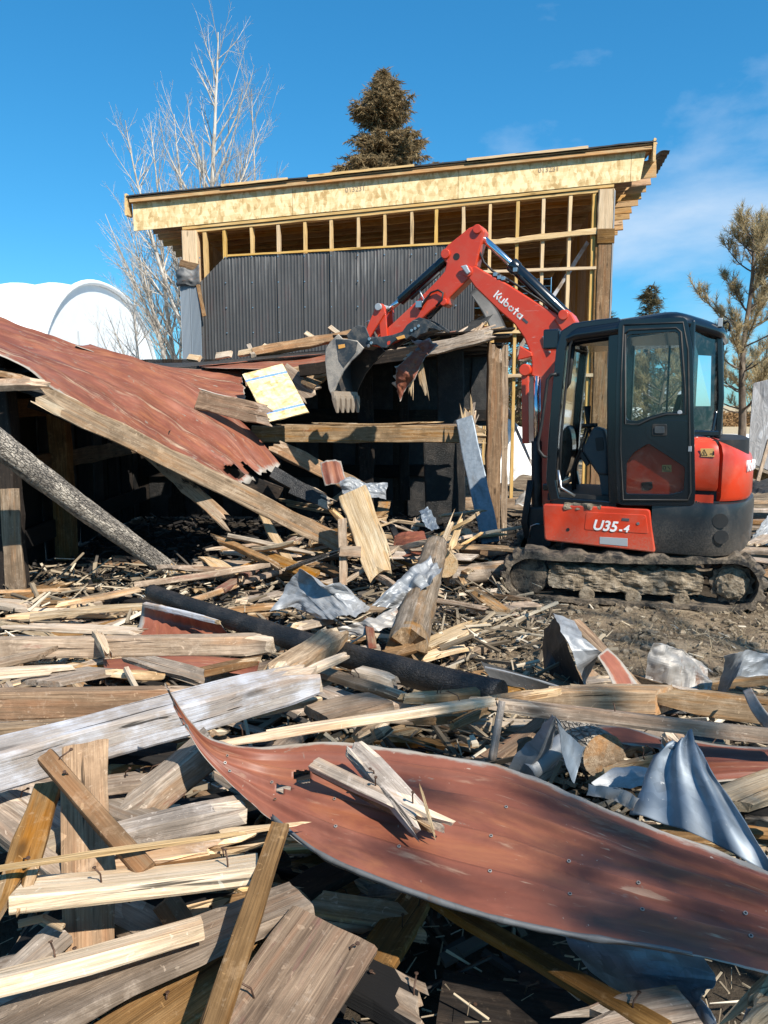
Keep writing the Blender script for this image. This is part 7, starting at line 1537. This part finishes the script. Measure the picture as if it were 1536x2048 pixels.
q = P(1478, 900, 17); pine('pine_tree', (q.x, 17, 0), P(1487,440,17).z, 41, 'pine with dry tan needles right of the cab', 1.5, 2.0, dens=1.25, gap=0.46)
q = P(1320, 900, 21); pine('pine_tree', (q.x, 21, 0), P(1320,690,21).z, 43, 'thin pine seen through the cab window', 1.0, 1.6)
q = P(1560, 900, 20); pine('pine_tree', (q.x, 20, 0), P(1560,660,20).z, 45, 'lower pine at the right picture edge', 1.2, 1.6)
# the two trees behind the photographer whose broken shade lies over the metal and the machine
spruce_spot = Vector((0.95, 2.2, 0.5))+SUN*8.6
pine('pine_tree', (spruce_spot.x, spruce_spot.y, 0), 8.6, 51, 'tall pine outside the picture whose shade falls over the red sheet', 4.4, 1.3, dens=0.62, gap=0.85)
spot2 = Vector((2.0, 6.3, 1.0))+SUN*15
bare_tree('bare_tree', (spot2.x, spot2.y, 0), 15.5, 0.9, 61, 'bare tree outside the picture whose shade falls over the machine', 0.16, 2, 0.5, mat='bark', levels=3)

# ------------------------------------------------------------------ far right: hedge, panel; behind the frame: tarps
hd = tag(empty('hedge', (22, 60, 0)), 'clipped brown hedge far away at the right', 'hedge'); mb = MB(); r = random.Random(8)
for _ in range(16000):
    c = Vector((r.uniform(10, 52), 60+r.uniform(-0.7, 0.7), r.uniform(0.05, 1.15))); leaf(mb, c, Vector((r.gauss(0, 1), -abs(r.gauss(0, 1)), r.gauss(0, 1))).normalized(), r.uniform(0.10, 0.22), 0.16, r)
mb.box((10, 59.6, 0), (52, 60.5, 1.05)); mb.build('foliage', M['hedge_leaf'], hd, Matrix(), fix=False)
pn = tag(empty('leaning_panel', (6.4, 12, 0)), 'large greyish white plastic covered panel leaning at the right edge', 'panel')
a = [P(1508,768,12.2), P(1496,925,11.9), P(1640,985,11.2), P(1640,735,11.6)]
n_ = (a[1]-a[0]).cross(a[3]-a[0]).normalized()*0.05
mb = MB(); mb.loft([[p-n_ for p in a], [p+n_ for p in a]], 0, False); mb.build('cover', M['wrap'], pn, Matrix(), 0.01)
mb = MB(); b = [P(1499,934,11.95), P(1497,952,11.95), P(1640,1012,11.25), P(1640,992,11.25)]; n_ = Vector((0, 0.06, 0)); mb.loft([[p-n_ for p in b], [p+n_ for p in b]], 0, False); mb.build('base_board', M['wood_brown'], pn, Matrix())
board(P(1538,880,11.0), P(1515,962,10.9), .05, .04, 'wood_tan', 'prop_stick', 'tan prop leaning against the white panel', 'stick', up=(0,-1,0))
sheet([[P(985,835,15.5), P(990,900,15), P(985,960,14.5)], [P(1012,838,15.6), P(1015,900,15), P(1010,965,14.5)], [P(1045,850,15.6), P(1050,905,15), P(1045,950,14.5)], [P(1080,840,15.8), P(1080,900,15), P(1080,955,14.5)]], 40, 40, 'tarp', name='white_tarp', label='white tarpaulin heap seen through the frame left of the boom', cat='tarpaulin', crumple=0.22, csc=1.6, back='tarp')
sheet([[P(955,985,11), P(955,1010,10.6)], [P(985,978,11), P(985,1012,10.6)], [P(1010,992,11), P(1010,1012,10.6)]], 20, 14, 'galv', name='zinc_scrap', label='pale zinc scrap on the ground behind the shed post', cat='metal sheet', crumple=0.08, csc=4)
sheet([[P(1030,1000,11), P(1030,1012,10.6)], [P(1048,982,11), P(1048,1012,10.6)], [P(1062,990,11), P(1062,1012,10.6)]], 16, 12, 'galv_dirty', name='zinc_scrap', label='dirty zinc scrap right of the pale one behind the shed', cat='metal sheet', crumple=0.08, csc=4)
q = P(1290, 760, 60); mb = MB(); hs_ = tag(empty('far_house', (q.x, 60, 0)), 'low grey roofed house far away behind the cab', 'house')
mb.box((q.x-5, 58, 0), (q.x+4, 62, 1.9)); mb.build('wall', M['tarp'], hs_, Matrix())
mb = MB(); mb.add([(q.x-5.3, 57.7, 1.9), (q.x+4.3, 57.7, 1.9), (q.x+4.3, 62.3, 1.9), (q.x-5.3, 62.3, 1.9), (q.x-5.3, 60, 3.4), (q.x+4.3, 60, 3.4)], [(0,1,5,4), (2,3,4,5), (1,2,5), (3,0,4)]); mb.build('roof', M['plate_grey'], hs_, Matrix())
for o in list(C.objects):
    if o.parent is None and o.type in ('MESH', 'EMPTY') and not o.get('label') and not o.get('kind'): print('UNLABELLED', o.name)
